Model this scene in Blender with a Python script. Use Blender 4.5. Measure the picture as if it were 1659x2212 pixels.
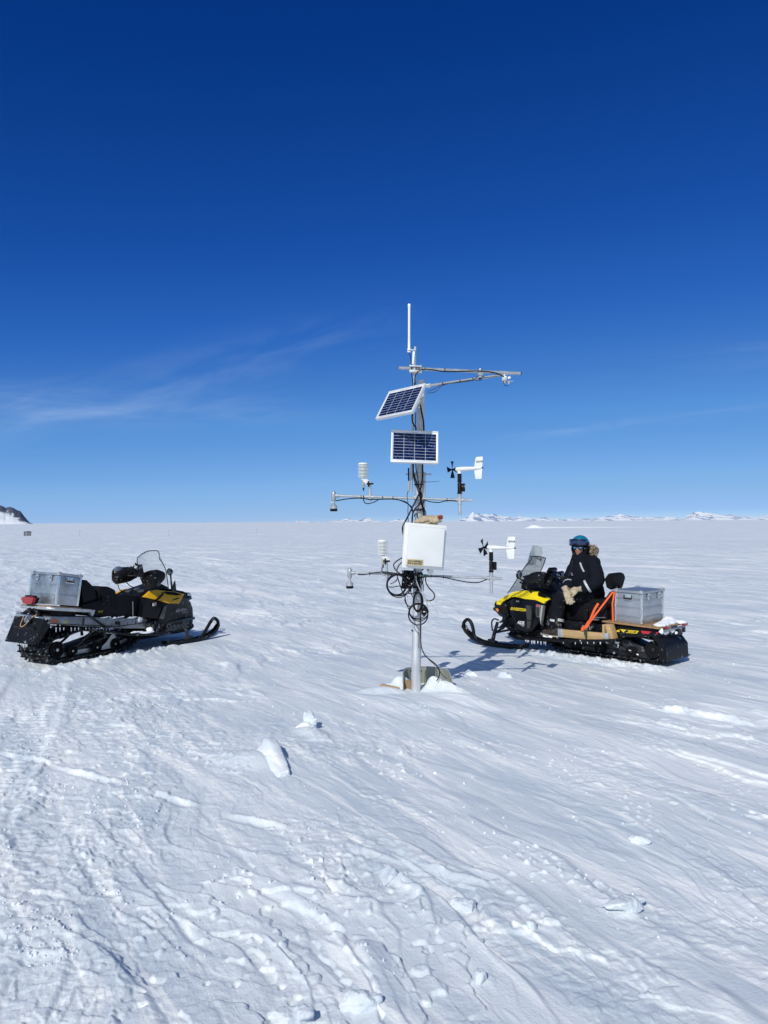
import bpy, bmesh, math, random
import numpy as np
from mathutils import Vector, Matrix, noise as mnoise

random.seed(7)
rng = np.random.default_rng(11)
for _o in list(bpy.data.objects):
    bpy.data.objects.remove(_o)
SC = bpy.context.scene
COL = SC.collection
R = math.radians

# ------------------------------------------------------------------ camera
CAM_H = 1.75
cam_d = bpy.data.cameras.new('camera')
cam_d.sensor_fit = 'HORIZONTAL'
cam_d.sensor_width = 36.0
cam_d.lens = 36.0 * 1661.0 / 1659.0
cam_d.clip_start = 0.05
cam_d.clip_end = 200000.0
cam = bpy.data.objects.new('camera', cam_d)
COL.objects.link(cam)
cam.matrix_world = (Matrix.Translation((0, 0, CAM_H)) @ Matrix.Rotation(R(90) + math.atan(20.5 / 1661.0), 4, 'X')
                    @ Matrix.Rotation(R(-0.31), 4, 'Z'))
SC.camera = cam

# ------------------------------------------------------------------ sky and sun
SUN_EL = 40.5
SUN_AZ = 205.5          # compass bearing of the sun, clockwise from +Y: behind the viewer, a little to the left
world = bpy.data.worlds.new('World')
SC.world = world
world.use_nodes = True
wn, wl = world.node_tree.nodes, world.node_tree.links
wn.clear()
w_out = wn.new('ShaderNodeOutputWorld')
w_bg = wn.new('ShaderNodeBackground')
w_sky = wn.new('ShaderNodeTexSky')
w_sky.sky_type = 'NISHITA'
w_sky.sun_disc = False
w_sky.sun_elevation = R(SUN_EL)
w_sky.sun_rotation = R(SUN_AZ)
w_sky.altitude = 3000.0
w_sky.air_density = 0.6
w_sky.dust_density = 0.0
w_sky.ozone_density = 6.0
SKY_STRENGTH = 0.1
# the camera's colour response to a very clear, deep polar sky
w_pre = wn.new('ShaderNodeVectorMath')
w_pre.operation = 'SCALE'
w_pre.inputs['Scale'].default_value = 0.05
w_cur = wn.new('ShaderNodeRGBCurve')
for ci, pts in enumerate((
        [(0, 0), (.0155, .0009), (.026, .0045), (.0375, .012), (.069, .048), (.142, .108), (.27, .165), (.5, .5), (1, .9)],
        [(0, 0), (.0315, .0175), (.054, .039), (.0775, .066), (.1415, .146), (.2655, .222), (.41, .262), (.6, .5), (1, .95)],
        [(0, 0), (.077, .108), (.129, .185), (.18, .25), (.302, .342), (.463, .402), (.535, .404), (.7, .55), (1, .95)])):
    cv = w_cur.mapping.curves[ci]
    cv.points[0].location = pts[0]
    cv.points[1].location = pts[-1]
    for p_ in pts[1:-1]:
        cv.points.new(*p_)
    for p_ in cv.points:
        p_.handle_type = 'VECTOR'
w_cur.mapping.update()
w_gam = wn.new('ShaderNodeVectorMath')
w_gam.operation = 'SCALE'
w_gam.inputs['Scale'].default_value = 20.0
wl.new(w_sky.outputs[0], w_pre.inputs[0])
wl.new(w_pre.outputs[0], w_cur.inputs['Color'])
wl.new(w_cur.outputs[0], w_gam.inputs[0])
# thin cirrus: a flat layer high up, read through the direction of view (so it is infinitely far)
w_tc = wn.new('ShaderNodeTexCoord')
w_sep = wn.new('ShaderNodeSeparateXYZ')
wl.new(w_tc.outputs['Generated'], w_sep.inputs[0])


def wmath(op, a, b=None, c=None):
    n = wn.new('ShaderNodeMath')
    n.operation = op
    for i, v in enumerate((a, b, c)):
        if v is None:
            continue
        if isinstance(v, (int, float)):
            n.inputs[i].default_value = v
        else:
            wl.new(v, n.inputs[i])
    return n.outputs[0]


az = wmath('ARCTAN2', w_sep.outputs[0], w_sep.outputs[1])          # azimuth from +Y towards +X
elv = wmath('ARCSINE', w_sep.outputs[2])


def cloud_streak(az0, el0, slope, width, a_lo, a_hi, amp, sc=(5, 40), seed=0.0):
    """a long soft streak of cirrus crossing (az0, el0), rising with azimuth by slope"""
    d = wmath('SUBTRACT', elv, wmath('MULTIPLY_ADD', wmath('SUBTRACT', az, az0), slope, el0))
    comb = wn.new('ShaderNodeCombineXYZ')
    wl.new(wmath('MULTIPLY', az, sc[0]), comb.inputs[0])
    wl.new(wmath('MULTIPLY', d, sc[1]), comb.inputs[1])
    comb.inputs[2].default_value = seed
    nz = wn.new('ShaderNodeTexNoise')
    nz.inputs['Scale'].default_value = 1.0
    nz.inputs['Detail'].default_value = 6.0
    nz.inputs['Roughness'].default_value = 0.55
    nz.inputs['Distortion'].default_value = 0.6
    wl.new(comb.outputs[0], nz.inputs['Vector'])
    g = wmath('DIVIDE', d, width)
    g = wmath('POWER', 2.718, wmath('MULTIPLY', wmath('MULTIPLY', g, g), -1.0))
    fade = wn.new('ShaderNodeMapRange')
    fade.interpolation_type = 'SMOOTHSTEP'
    fade.inputs['From Min'].default_value = a_lo
    fade.inputs['From Max'].default_value = a_hi
    wl.new(az, fade.inputs['Value'])
    m = wn.new('ShaderNodeMapRange')
    m.interpolation_type = 'SMOOTHSTEP'
    m.inputs['From Min'].default_value = 0.35
    m.inputs['From Max'].default_value = 0.75
    wl.new(nz.outputs['Fac'], m.inputs['Value'])
    return wmath('MULTIPLY', wmath('MULTIPLY', wmath('MULTIPLY', m.outputs[0], g), fade.outputs[0]), amp)


cl = [cloud_streak(-0.20, 0.190, 0.27, 0.034, 0.10, -0.16, 0.13, (6, 26), 1.0),
      cloud_streak(-0.40, 0.127, 0.115, 0.010, -0.06, -0.46, 0.15, (8, 55), 4.0),
      cloud_streak(-0.45, 0.152, -0.02, 0.012, -0.22, -0.5, 0.12, (9, 50), 9.0),
      cloud_streak(-0.15, 0.140, 0.02, 0.016, 0.0, -0.20, 0.08, (9, 50), 6.0),
      cloud_streak(0.22, 0.110, 0.10, 0.007, 0.10, 0.26, 0.12, (8, 60), 13.0),
      cloud_streak(0.42, 0.190, 0.03, 0.020, 0.2, 0.5, 0.06, (8, 40), 17.0)]
cs = cl[0]
for c_ in cl[1:]:
    cs = wmath('ADD', cs, c_)
w_mix = wn.new('ShaderNodeMixRGB')
w_mix.inputs['Color2'].default_value = (6.0, 7.4, 9.6, 1)
wl.new(cs, w_mix.inputs['Fac'])
wl.new(w_gam.outputs[0], w_mix.inputs['Color1'])
# second brighter sky, added overhead and behind the camera to fill the shadows
w_fill_sky = wn.new('ShaderNodeTexSky')
w_fill_sky.sky_type = 'NISHITA'
w_fill_sky.sun_disc = False
w_fill_sky.sun_elevation = R(SUN_EL)
w_fill_sky.sun_rotation = R(SUN_AZ)
w_fill_sky.altitude = 1000.0
w_fill_sky.air_density = 1.0
w_fill_sky.dust_density = 0.3
w_fill_sky.ozone_density = 2.5


def wramp(v, lo, hi):
    n = wn.new('ShaderNodeMapRange')
    n.interpolation_type = 'SMOOTHSTEP'
    n.inputs['From Min'].default_value = lo
    n.inputs['From Max'].default_value = hi
    wl.new(v, n.inputs['Value'])
    return n.outputs[0]


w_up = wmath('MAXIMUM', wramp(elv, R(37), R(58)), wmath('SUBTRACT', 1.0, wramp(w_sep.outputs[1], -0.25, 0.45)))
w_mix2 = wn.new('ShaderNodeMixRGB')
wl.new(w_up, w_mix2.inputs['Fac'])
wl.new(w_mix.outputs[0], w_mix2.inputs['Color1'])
wl.new(w_fill_sky.outputs[0], w_mix2.inputs['Color2'])
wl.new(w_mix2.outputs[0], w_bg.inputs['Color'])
w_bg.inputs['Strength'].default_value = SKY_STRENGTH
wl.new(w_bg.outputs[0], w_out.inputs['Surface'])

sun_d = bpy.data.lights.new('sun', 'SUN')
sun_d.energy = 3.2
sun_d.angle = R(0.53)
sun_d.color = (1.0, 0.975, 0.895)
sun = bpy.data.objects.new('sun', sun_d)
COL.objects.link(sun)
sv = Vector((math.sin(R(SUN_AZ)) * math.cos(R(SUN_EL)), math.cos(R(SUN_AZ)) * math.cos(R(SUN_EL)), math.sin(R(SUN_EL))))
sun.rotation_euler = sv.to_track_quat('Z', 'Y').to_euler()
sun.location = sv * 60

SC.view_settings.view_transform = 'Standard'
SC.view_settings.look = 'None'
SC.view_settings.exposure = 0.0
SC.view_settings.gamma = 1.0
SC.render.film_transparent = False


# ------------------------------------------------------------------ materials
MATS = {}


def mat(name, col, rough=0.5, metal=0.0, var=0.0, vscale=8.0, bump=0.0, bscale=40.0, spec=0.5, coat=0.0,
        dust=0.0, dustcol=(0.82, 0.85, 0.9), dscale=9.0, trans=0.0, alpha=1.0):
    """principled material with colour variation, fine bump and frost patches"""
    if name in MATS:
        return MATS[name]
    m = bpy.data.materials.new(name)
    m.use_nodes = True
    nt = m.node_tree
    n, l = nt.nodes, nt.links
    b = n['Principled BSDF']
    b.inputs['Base Color'].default_value = (*col, 1)
    b.inputs['Roughness'].default_value = rough
    b.inputs['Metallic'].default_value = metal
    b.inputs['Specular IOR Level'].default_value = spec
    if max(col) < 0.02 and spec == 0.5:
        spec = 0.22
        b.inputs['Specular IOR Level'].default_value = spec
    b.inputs['Coat Weight'].default_value = coat
    b.inputs['Transmission Weight'].default_value = trans
    b.inputs['Alpha'].default_value = alpha
    tc = n.new('ShaderNodeTexCoord')
    last = None
    if var > 0:
        t = n.new('ShaderNodeTexNoise')
        t.inputs['Scale'].default_value = vscale
        t.inputs['Detail'].default_value = 5
        l.new(tc.outputs['Object'], t.inputs['Vector'])
        r = n.new('ShaderNodeMapRange')
        r.inputs['From Min'].default_value = 0.3
        r.inputs['From Max'].default_value = 0.7
        r.inputs['To Min'].default_value = 1 - var
        r.inputs['To Max'].default_value = 1 + var
        l.new(t.outputs['Fac'], r.inputs['Value'])
        x = n.new('ShaderNodeVectorMath')
        x.operation = 'SCALE'
        x.inputs[0].default_value = col
        l.new(r.outputs[0], x.inputs['Scale'])
        last = x.outputs[0]
        rr = n.new('ShaderNodeMapRange')
        rr.inputs['To Min'].default_value = max(0.03, rough - 0.12)
        rr.inputs['To Max'].default_value = min(1, rough + 0.12)
        l.new(t.outputs['Fac'], rr.inputs['Value'])
        l.new(rr.outputs[0], b.inputs['Roughness'])
    if dust > 0:
        t2 = n.new('ShaderNodeTexNoise')
        t2.inputs['Scale'].default_value = dscale
        t2.inputs['Detail'].default_value = 9
        t2.inputs['Roughness'].default_value = 0.7
        l.new(tc.outputs['Object'], t2.inputs['Vector'])
        r2 = n.new('ShaderNodeMapRange')
        r2.inputs['From Min'].default_value = 0.62 - dust * 0.25
        r2.inputs['From Max'].default_value = 0.78 - dust * 0.2
        l.new(t2.outputs['Fac'], r2.inputs['Value'])
        mx = n.new('ShaderNodeMixRGB')
        mx.inputs['Color1'].default_value = (*col, 1)
        mx.inputs['Color2'].default_value = (*dustcol, 1)
        if last is not None:
            l.new(last, mx.inputs['Color1'])
        l.new(r2.outputs[0], mx.inputs['Fac'])
        last = mx.outputs[0]
    if last is not None:
        l.new(last, b.inputs['Base Color'])
    if bump > 0:
        t3 = n.new('ShaderNodeTexNoise')
        t3.inputs['Scale'].default_value = bscale
        t3.inputs['Detail'].default_value = 4
        l.new(tc.outputs['Object'], t3.inputs['Vector'])
        bp = n.new('ShaderNodeBump')
        bp.inputs['Strength'].default_value = bump
        bp.inputs['Distance'].default_value = 0.01
        l.new(t3.outputs['Fac'], bp.inputs['Height'])
        l.new(bp.outputs[0], b.inputs['Normal'])
    MATS[name] = m
    return m


M_BLACK = mat('black_plastic', (0.0055, 0.006, 0.008), 0.45, var=0.3, bump=0.12, bscale=90, dust=0.10, dscale=14)
M_BLACKG = mat('gloss_black_panel', (0.005, 0.0055, 0.008), 0.22, var=0.25, vscale=5, spec=0.5)
M_RUBBER = mat('black_rubber', (0.005, 0.005, 0.007), 0.75, var=0.3, bump=0.3, bscale=60, dust=0.06, dscale=20)
M_TRACK = mat('track_rubber', (0.006, 0.006, 0.008), 0.65, var=0.4, bump=0.4, bscale=50, dust=0.26, dscale=26)
M_SEAT = mat('black_vinyl', (0.005, 0.005, 0.007), 0.6, var=0.2, bump=0.25, bscale=120)
M_CABLE = mat('black_cable', (0.005, 0.005, 0.008), 0.45)
M_CABLEG = mat('grey_cable', (0.42, 0.43, 0.45), 0.5)
M_ALU = mat('aluminium_sheet', (0.46, 0.48, 0.51), 0.42, 0.8, var=0.10, vscale=6, bump=0.15, bscale=30)
M_ALU2 = mat('aluminium_worn', (0.42, 0.45, 0.49), 0.38, 0.85, var=0.22, vscale=9, bump=0.2, bscale=25, dust=0.08, dscale=5)
M_ALUP = mat('aluminium_profile', (0.72, 0.74, 0.76), 0.25, 0.95, var=0.06)
M_GALV = mat('galvanised_tube', (0.52, 0.54, 0.56), 0.42, 0.55, var=0.14, vscale=14, bump=0.1, bscale=70)
M_CAST = mat('cast_fitting', (0.46, 0.48, 0.50), 0.5, 0.6, var=0.15, vscale=22, bump=0.25, bscale=90)
M_TUNNEL = mat('worn_tunnel', (0.24, 0.25, 0.27), 0.45, 0.6, var=0.3, vscale=9, bump=0.2, bscale=25, dust=0.1, dscale=7)
M_POLE = mat('pole_anodised', (0.60, 0.61, 0.63), 0.42, 0.45, var=0.08, vscale=6)
M_STEEL = mat('bare_steel', (0.42, 0.43, 0.44), 0.35, 0.9, var=0.15)
M_DSTEEL = mat('dark_steel', (0.035, 0.036, 0.04), 0.4, 0.4, var=0.3, dust=0.12, dscale=18)
M_WHITE = mat('white_plastic', (0.78, 0.79, 0.78), 0.38, var=0.04, vscale=4)
M_WHITEB = mat('white_enclosure', (0.76, 0.765, 0.755), 0.33, var=0.05, vscale=4, bump=0.12, bscale=110)
M_FRAME = mat('white_frame', (0.72, 0.73, 0.74), 0.35, 0.1, var=0.05)
M_YEL = mat('yellow_panel', (0.86, 0.66, 0.01), 0.28, var=0.06, vscale=4, coat=0.4)
M_YEL2 = mat('amber_panel', (0.80, 0.43, 0.005), 0.30, var=0.08, vscale=4, coat=0.4, dust=0.03)
M_AMBER = mat('amber_lens', (0.9, 0.32, 0.01), 0.15, coat=0.6)
M_RED = mat('red_lens', (0.30, 0.004, 0.008), 0.12, coat=0.8, var=0.2, vscale=30)
M_REDM = mat('red_reflector', (0.55, 0.02, 0.04), 0.3)
M_ORST = mat('orange_webbing', (0.95, 0.13, 0.02), 0.6, bump=0.3, bscale=200)
M_LET_Y = mat('yellow_lettering', (0.75, 0.55, 0.02), 0.5)
M_LET_G = mat('grey_lettering', (0.22, 0.23, 0.25), 0.5)
M_LET_W = mat('white_lettering', (0.7, 0.7, 0.7), 0.5)
M_LET_K = mat('dark_lettering', (0.03, 0.028, 0.02), 0.5)
M_PLATE = mat('tan_plate', (0.62, 0.50, 0.29), 0.4, 0.2, var=0.04)
M_GREEN = mat('green_fitting', (0.02, 0.16, 0.08), 0.5)
M_SNOWP = mat('packed_snow', (0.86, 0.88, 0.92), 0.75, bump=0.4, bscale=30)
M_FUR = mat('fur', (0.40, 0.32, 0.23), 0.9, var=0.35, vscale=60)
M_FABRIC = mat('navy_fabric', (0.0032, 0.0048, 0.0105), 0.9, var=0.3, vscale=9, bump=0.35, bscale=22)
M_FABRIC2 = mat('dark_trouser', (0.004, 0.005, 0.009), 0.9, var=0.35, vscale=7, bump=0.35, bscale=20, dust=0.10, dscale=16)
M_REFL = mat('reflective_band', (0.50, 0.52, 0.54), 0.4, var=0.1)
M_GLOVE = mat('suede_glove', (0.44, 0.36, 0.25), 0.85, var=0.22, vscale=22, bump=0.3, bscale=60)
M_SKIN = mat('skin', (0.42, 0.20, 0.13), 0.5, var=0.08, vscale=20)
M_TEAL = mat('teal_helmet', (0.006, 0.17, 0.29), 0.38, var=0.06, bump=0.05)
M_GOG = mat('goggle_lens', (0.03, 0.05, 0.14), 0.08, 0.6, coat=0.5)
M_SUNG = mat('mirror_lens', (0.10, 0.35, 0.55), 0.08, 0.9)
M_BOOT = mat('boot_leather', (0.035, 0.024, 0.02), 0.6, var=0.4, vscale=14, dust=0.18, dscale=15)
M_BOOTS = mat('boot_trim', (0.40, 0.36, 0.28), 0.6, dust=0.2)
M_TARP = mat('grey_olive_plastic', (0.27, 0.28, 0.255), 0.5, var=0.15, vscale=5, bump=0.2, bscale=20)
M_LIME = mat('lime_strap', (0.42, 0.46, 0.03), 0.6)
M_DKRED = mat('dark_red_cloth', (0.17, 0.02, 0.022), 0.8, var=0.2)


def wood(name, c1, c2, scale=(3, 30, 30)):
    m = bpy.data.materials.new(name)
    m.use_nodes = True
    n, l = m.node_tree.nodes, m.node_tree.links
    b = n['Principled BSDF']
    b.inputs['Roughness'].default_value = 0.65
    tc = n.new('ShaderNodeTexCoord')
    mp = n.new('ShaderNodeMapping')
    mp.inputs['Scale'].default_value = scale
    l.new(tc.outputs['Object'], mp.inputs['Vector'])
    t = n.new('ShaderNodeTexNoise')
    t.inputs['Scale'].default_value = 2.5
    t.inputs['Detail'].default_value = 6
    t.inputs['Distortion'].default_value = 0.7
    l.new(mp.outputs[0], t.inputs['Vector'])
    cr = n.new('ShaderNodeValToRGB')
    cr.color_ramp.elements[0].position = 0.3
    cr.color_ramp.elements[0].color = (*c1, 1)
    cr.color_ramp.elements[1].position = 0.7
    cr.color_ramp.elements[1].color = (*c2, 1)
    l.new(t.outputs['Fac'], cr.inputs['Fac'])
    l.new(cr.outputs[0], b.inputs['Base Color'])
    return m


M_WOOD = wood('pine_board', (0.42, 0.26, 0.11), (0.58, 0.40, 0.20))
M_PLY = wood('plywood', (0.24, 0.13, 0.06), (0.42, 0.26, 0.13), (8, 8, 60))


def glass_mat(name, col, alpha, rough=0.04):
    """clear sheet plastic: mostly see-through with a glossy face"""
    m = bpy.data.materials.new(name)
    m.use_nodes = True
    n, l = m.node_tree.nodes, m.node_tree.links
    n.clear()
    o = n.new('ShaderNodeOutputMaterial')
    tr = n.new('ShaderNodeBsdfTransparent')
    tr.inputs[0].default_value = (*col, 1)
    pb = n.new('ShaderNodeBsdfPrincipled')
    pb.inputs['Base Color'].default_value = (0.78, 0.81, 0.82, 1)
    pb.inputs['Roughness'].default_value = rough
    mx = n.new('ShaderNodeMixShader')
    tc = n.new('ShaderNodeTexCoord')
    t = n.new('ShaderNodeTexNoise')
    t.inputs['Scale'].default_value = 3.0
    t.inputs['Detail'].default_value = 4
    l.new(tc.outputs['Object'], t.inputs['Vector'])
    r = n.new('ShaderNodeMapRange')
    r.inputs['From Min'].default_value = 0.35
    r.inputs['From Max'].default_value = 0.7
    r.inputs['To Min'].default_value = alpha * 0.6
    r.inputs['To Max'].default_value = alpha * 1.5
    l.new(t.outputs['Fac'], r.inputs['Value'])
    l.new(r.outputs[0], mx.inputs[0])
    l.new(tr.outputs[0], mx.inputs[1])
    l.new(pb.outputs[0], mx.inputs[2])
    l.new(mx.outputs[0], o.inputs['Surface'])
    return m


M_CLEAR = glass_mat('clear_screen', (0.93, 0.945, 0.955), 0.13)
M_SMOKE = glass_mat('smoked_screen', (0.80, 0.81, 0.80), 0.16)
M_FROST = glass_mat('frosted_screen', (0.86, 0.90, 0.89), 0.42, 0.2)


# ------------------------------------------------------------------ mesh helpers
class MB:
    """collects shapes and links them as ONE mesh object"""

    def __init__(self, M=None):
        self.bm = bmesh.new()
        self.M = M.copy() if M is not None else Matrix.Identity(4)

    def _add(self, vs, fs):
        bv = [self.bm.verts.new(self.M @ Vector(v)) for v in vs]
        out = []
        for f in fs:
            try:
                out.append(self.bm.faces.new([bv[i] for i in f]))
            except ValueError:
                pass
        return bv, out

    def box(self, c, s, rot=None, bev=0.0, taper=None):
        """c centre, s full size, rot (x,y,z) degrees; taper (tx,ty) scale of the top"""
        hx, hy, hz = s[0] / 2, s[1] / 2, s[2] / 2
        tx, ty = taper or (1, 1)
        vs = [(-hx, -hy, -hz), (hx, -hy, -hz), (hx, hy, -hz), (-hx, hy, -hz),
              (-hx * tx, -hy * ty, hz), (hx * tx, -hy * ty, hz), (hx * tx, hy * ty, hz), (-hx * tx, hy * ty, hz)]
        fs = [(3, 2, 1, 0), (4, 5, 6, 7), (0, 1, 5, 4), (1, 2, 6, 5), (2, 3, 7, 6), (3, 0, 4, 7)]
        T = Matrix.Translation(c)
        if rot is not None:
            T = T @ (Matrix.Rotation(R(rot[2]), 4, 'Z') @ Matrix.Rotation(R(rot[1]), 4, 'Y') @ Matrix.Rotation(R(rot[0]), 4, 'X'))
        bv, bf = self._add([T @ Vector(v) for v in vs], fs)
        if bev > 0:
            self._bevel(bv, bf, bev)
        return self

    def _bevel(self, bv, bf, w, seg=2):
        es = {e for f in bf for e in f.edges}
        bmesh.ops.bevel(self.bm, geom=list(es), offset=w, segments=seg, profile=0.6, affect='EDGES', clamp_overlap=True)

    def wedge(self, poly, wid, bev=0.0, y0=None):
        """solid from a side outline poly [(x,z)], each vertex spreading to +-wid (number or list); or y0..wid if y0 given"""
        n = len(poly)
        ws = wid if isinstance(wid, (list, tuple)) else [wid] * n
        lo = [(-w if y0 is None else (y0[i] if isinstance(y0, (list, tuple)) else y0)) for i, w in enumerate(ws)]
        vs = [(p[0], ws[i], p[1]) for i, p in enumerate(poly)] + [(p[0], lo[i], p[1]) for i, p in enumerate(poly)]
        fs = [tuple(range(n)), tuple(reversed(range(n, 2 * n)))]
        for i in range(n):
            j = (i + 1) % n
            fs.append((j, i, n + i, n + j))
        bv, bf = self._add(vs, fs)
        bmesh.ops.recalc_face_normals(self.bm, faces=bf)
        if bev > 0:
            self._bevel(bv, bf, bev)
        else:
            bmesh.ops.triangulate(self.bm, faces=[f for f in bf[:2]])
        return self

    def plate(self, pts, th, bev=0.0):
        """flat or bent plate: ngon pts in 3-D thickened along its normal"""
        P = [Vector(p) for p in pts]
        nrm = Vector((0, 0, 0))
        for i in range(len(P)):
            nrm += P[i].cross(P[(i + 1) % len(P)])
        nrm.normalize()
        n = len(P)
        vs = [p + nrm * th / 2 for p in P] + [p - nrm * th / 2 for p in P]
        fs = [tuple(range(n)), tuple(reversed(range(n, 2 * n)))]
        for i in range(n):
            j = (i + 1) % n
            fs.append((j, i, n + i, n + j))
        bv, bf = self._add(vs, fs)
        if bev > 0:
            self._bevel(bv, bf, bev)
        return self

    def tube(self, pts, r, n=8, curve=False, sub=6, cap=True, flat=None):
        """tube along pts; r number or list; curve=True runs a Catmull-Rom spline; flat=(a,b) makes a strap section"""
        P = [Vector(p) for p in pts]
        rs = list(r) if isinstance(r, (list, tuple)) else [r] * len(P)
        if curve and len(P) > 2:
            Q, q = [], []
            for i in range(len(P) - 1):
                p0, p1, p2, p3 = P[max(i - 1, 0)], P[i], P[i + 1], P[min(i + 2, len(P) - 1)]
                for k in range(sub):
                    t = k / sub
                    Q.append(0.5 * ((2 * p1) + (p2 - p0) * t + (2 * p0 - 5 * p1 + 4 * p2 - p3) * t * t + (3 * p1 - p0 - 3 * p2 + p3) * t ** 3))
                    q.append(rs[i] * (1 - t) + rs[i + 1] * t)
            Q.append(P[-1])
            q.append(rs[-1])
            P, rs = Q, q
        m = len(P)
        tang = []
        for i in range(m):
            t = P[min(i + 1, m - 1)] - P[max(i - 1, 0)]
            tang.append(t.normalized() if t.length > 1e-9 else Vector((0, 0, 1)))
        ref = Vector((0, 0, 1)) if abs(tang[0].z) < 0.9 else Vector((0, 1, 0))
        u = (ref - tang[0] * ref.dot(tang[0])).normalized()
        vs, fs = [], []
        for i in range(m):
            u = u - tang[i] * u.dot(tang[i])
            u.normalize()
            v = tang[i].cross(u)
            for k in range(n):
                a = 2 * math.pi * (k + 0.5) / n
                ca, sa = math.cos(a), math.sin(a)
                if flat:
                    vs.append(P[i] + u * ca * flat[0] + v * sa * flat[1])
                else:
                    vs.append(P[i] + (u * ca + v * sa) * rs[i])
        for i in range(m - 1):
            for k in range(n):
                a, b = i * n + k, i * n + (k + 1) % n
                fs.append((a, b, b + n, a + n))
        if cap:
            fs.append(tuple(reversed(range(n))))
            fs.append(tuple(range((m - 1) * n, m * n)))
        self._add(vs, fs)
        return self

    def lathe(self, prof, o=(0, 0, 0), axis=(0, 0, 1), n=20, cap=True):
        """surface of revolution: prof [(r, h)] along axis from o"""
        ax = Vector(axis).normalized()
        q = Vector((0, 0, 1)).rotation_difference(ax)
        vs, fs = [], []
        for r, h in prof:
            for k in range(n):
                a = 2 * math.pi * k / n
                vs.append(Vector(o) + q @ Vector((r * math.cos(a), r * math.sin(a), h)))
        for i in range(len(prof) - 1):
            for k in range(n):
                a, b = i * n + k, i * n + (k + 1) % n
                fs.append((a, b, b + n, a + n))
        if cap:
            fs.append(tuple(reversed(range(n))))
            fs.append(tuple(range((len(prof) - 1) * n, len(prof) * n)))
        self._add(vs, fs)
        return self

    def ell(self, c, s, rot=None, nu=16, nv=10, pw=1.0):
        """ellipsoid; pw<1 squarer"""
        T = Matrix.Translation(c)
        if rot is not None:
            T = T @ (Matrix.Rotation(R(rot[2]), 4, 'Z') @ Matrix.Rotation(R(rot[1]), 4, 'Y') @ Matrix.Rotation(R(rot[0]), 4, 'X'))

        def sp(x):
            return math.copysign(abs(x) ** pw, x)
        vs, fs = [], []
        for j in range(1, nv):
            ph = math.pi * j / nv
            for i in range(nu):
                th = 2 * math.pi * i / nu
                vs.append(T @ Vector((s[0] * sp(math.sin(ph)) * sp(math.cos(th)), s[1] * sp(math.sin(ph)) * sp(math.sin(th)), s[2] * sp(math.cos(ph)))))
        vs.append(T @ Vector((0, 0, s[2])))
        vs.append(T @ Vector((0, 0, -s[2])))
        a, b = len(vs) - 2, len(vs) - 1
        for j in range(nv - 2):
            for i in range(nu):
                p, q = j * nu + i, j * nu + (i + 1) % nu
                fs.append((p, p + nu, q + nu, q))
        for i in range(nu):
            fs.append((a, i, (i + 1) % nu))
            p = (nv - 2) * nu
            fs.append((b, p + (i + 1) % nu, p + i))
        self._add(vs, fs)
        return self

    def loft(self, rings, cap=True, closed=True):
        n = len(rings[0])
        vs = [v for r in rings for v in r]
        fs = []
        for i in range(len(rings) - 1):
            for k in range(n if closed else n - 1):
                a, b = i * n + k, i * n + (k + 1) % n
                fs.append((a, b, b + n, a + n))
        if cap and closed:
            fs.append(tuple(reversed(range(n))))
            fs.append(tuple(range((len(rings) - 1) * n, len(rings) * n)))
        bv, bf = self._add(vs, fs)
        bmesh.ops.recalc_face_normals(self.bm, faces=bf)
        return self

    def sheet(self, grid, th=0.0):
        """grid of points [row][col] -> sheet, thickened by th along vertex normals"""
        rows, cols = len(grid), len(grid[0])
        P = [[Vector(p) for p in r] for r in grid]
        if th == 0:
            self._add([p for r in P for p in r], [(i * cols + j, i * cols + j + 1, (i + 1) * cols + j + 1, (i + 1) * cols + j)
                                                  for i in range(rows - 1) for j in range(cols - 1)])
            return self
        N = []
        for i in range(rows):
            for j in range(cols):
                du = P[min(i + 1, rows - 1)][j] - P[max(i - 1, 0)][j]
                dv = P[i][min(j + 1, cols - 1)] - P[i][max(j - 1, 0)]
                N.append(du.cross(dv).normalized())
        flatP = [p for r in P for p in r]
        k = rows * cols
        vs = [p + N[i] * th / 2 for i, p in enumerate(flatP)] + [p - N[i] * th / 2 for i, p in enumerate(flatP)]
        fs = []
        for i in range(rows - 1):
            for j in range(cols - 1):
                a = i * cols + j
                fs.append((a, a + 1, a + cols + 1, a + cols))
                fs.append((k + a + cols, k + a + cols + 1, k + a + 1, k + a))
        edge = [j for j in range(cols)] + [i * cols + cols - 1 for i in range(1, rows)] + \
               [(rows - 1) * cols + j for j in range(cols - 2, -1, -1)] + [i * cols for i in range(rows - 2, 0, -1)]
        for a, b in zip(edge, edge[1:] + edge[:1]):
            fs.append((b, a, k + a, k + b))
        bv, bf = self._add(vs, fs)
        bmesh.ops.recalc_face_normals(self.bm, faces=bf)
        return self

    def text(self, s, size, M, ext=0.002, sx=1.0, shear=0.0, bold=0.0):
        """lettering lying in the local XY plane of M, reading along +X, facing +Z, centred"""
        cu = bpy.data.curves.new('lettering', 'FONT')
        cu.body = s
        cu.size = size
        cu.align_x = 'CENTER'
        cu.align_y = 'CENTER'
        cu.extrude = ext
        cu.shear = shear
        cu.offset = bold
        cu.resolution_u = 3
        ob = bpy.data.objects.new('lettering', cu)
        COL.objects.link(ob)
        dg = bpy.context.evaluated_depsgraph_get()
        me = ob.evaluated_get(dg).to_mesh()
        T = M @ Matrix.Diagonal((sx, 1, 1, 1))
        self._add([T @ v.co for v in me.vertices], [tuple(p.vertices) for p in me.polygons])
        ob.evaluated_get(dg).to_mesh_clear()
        bpy.data.objects.remove(ob)
        bpy.data.curves.remove(cu)
        return self

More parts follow.
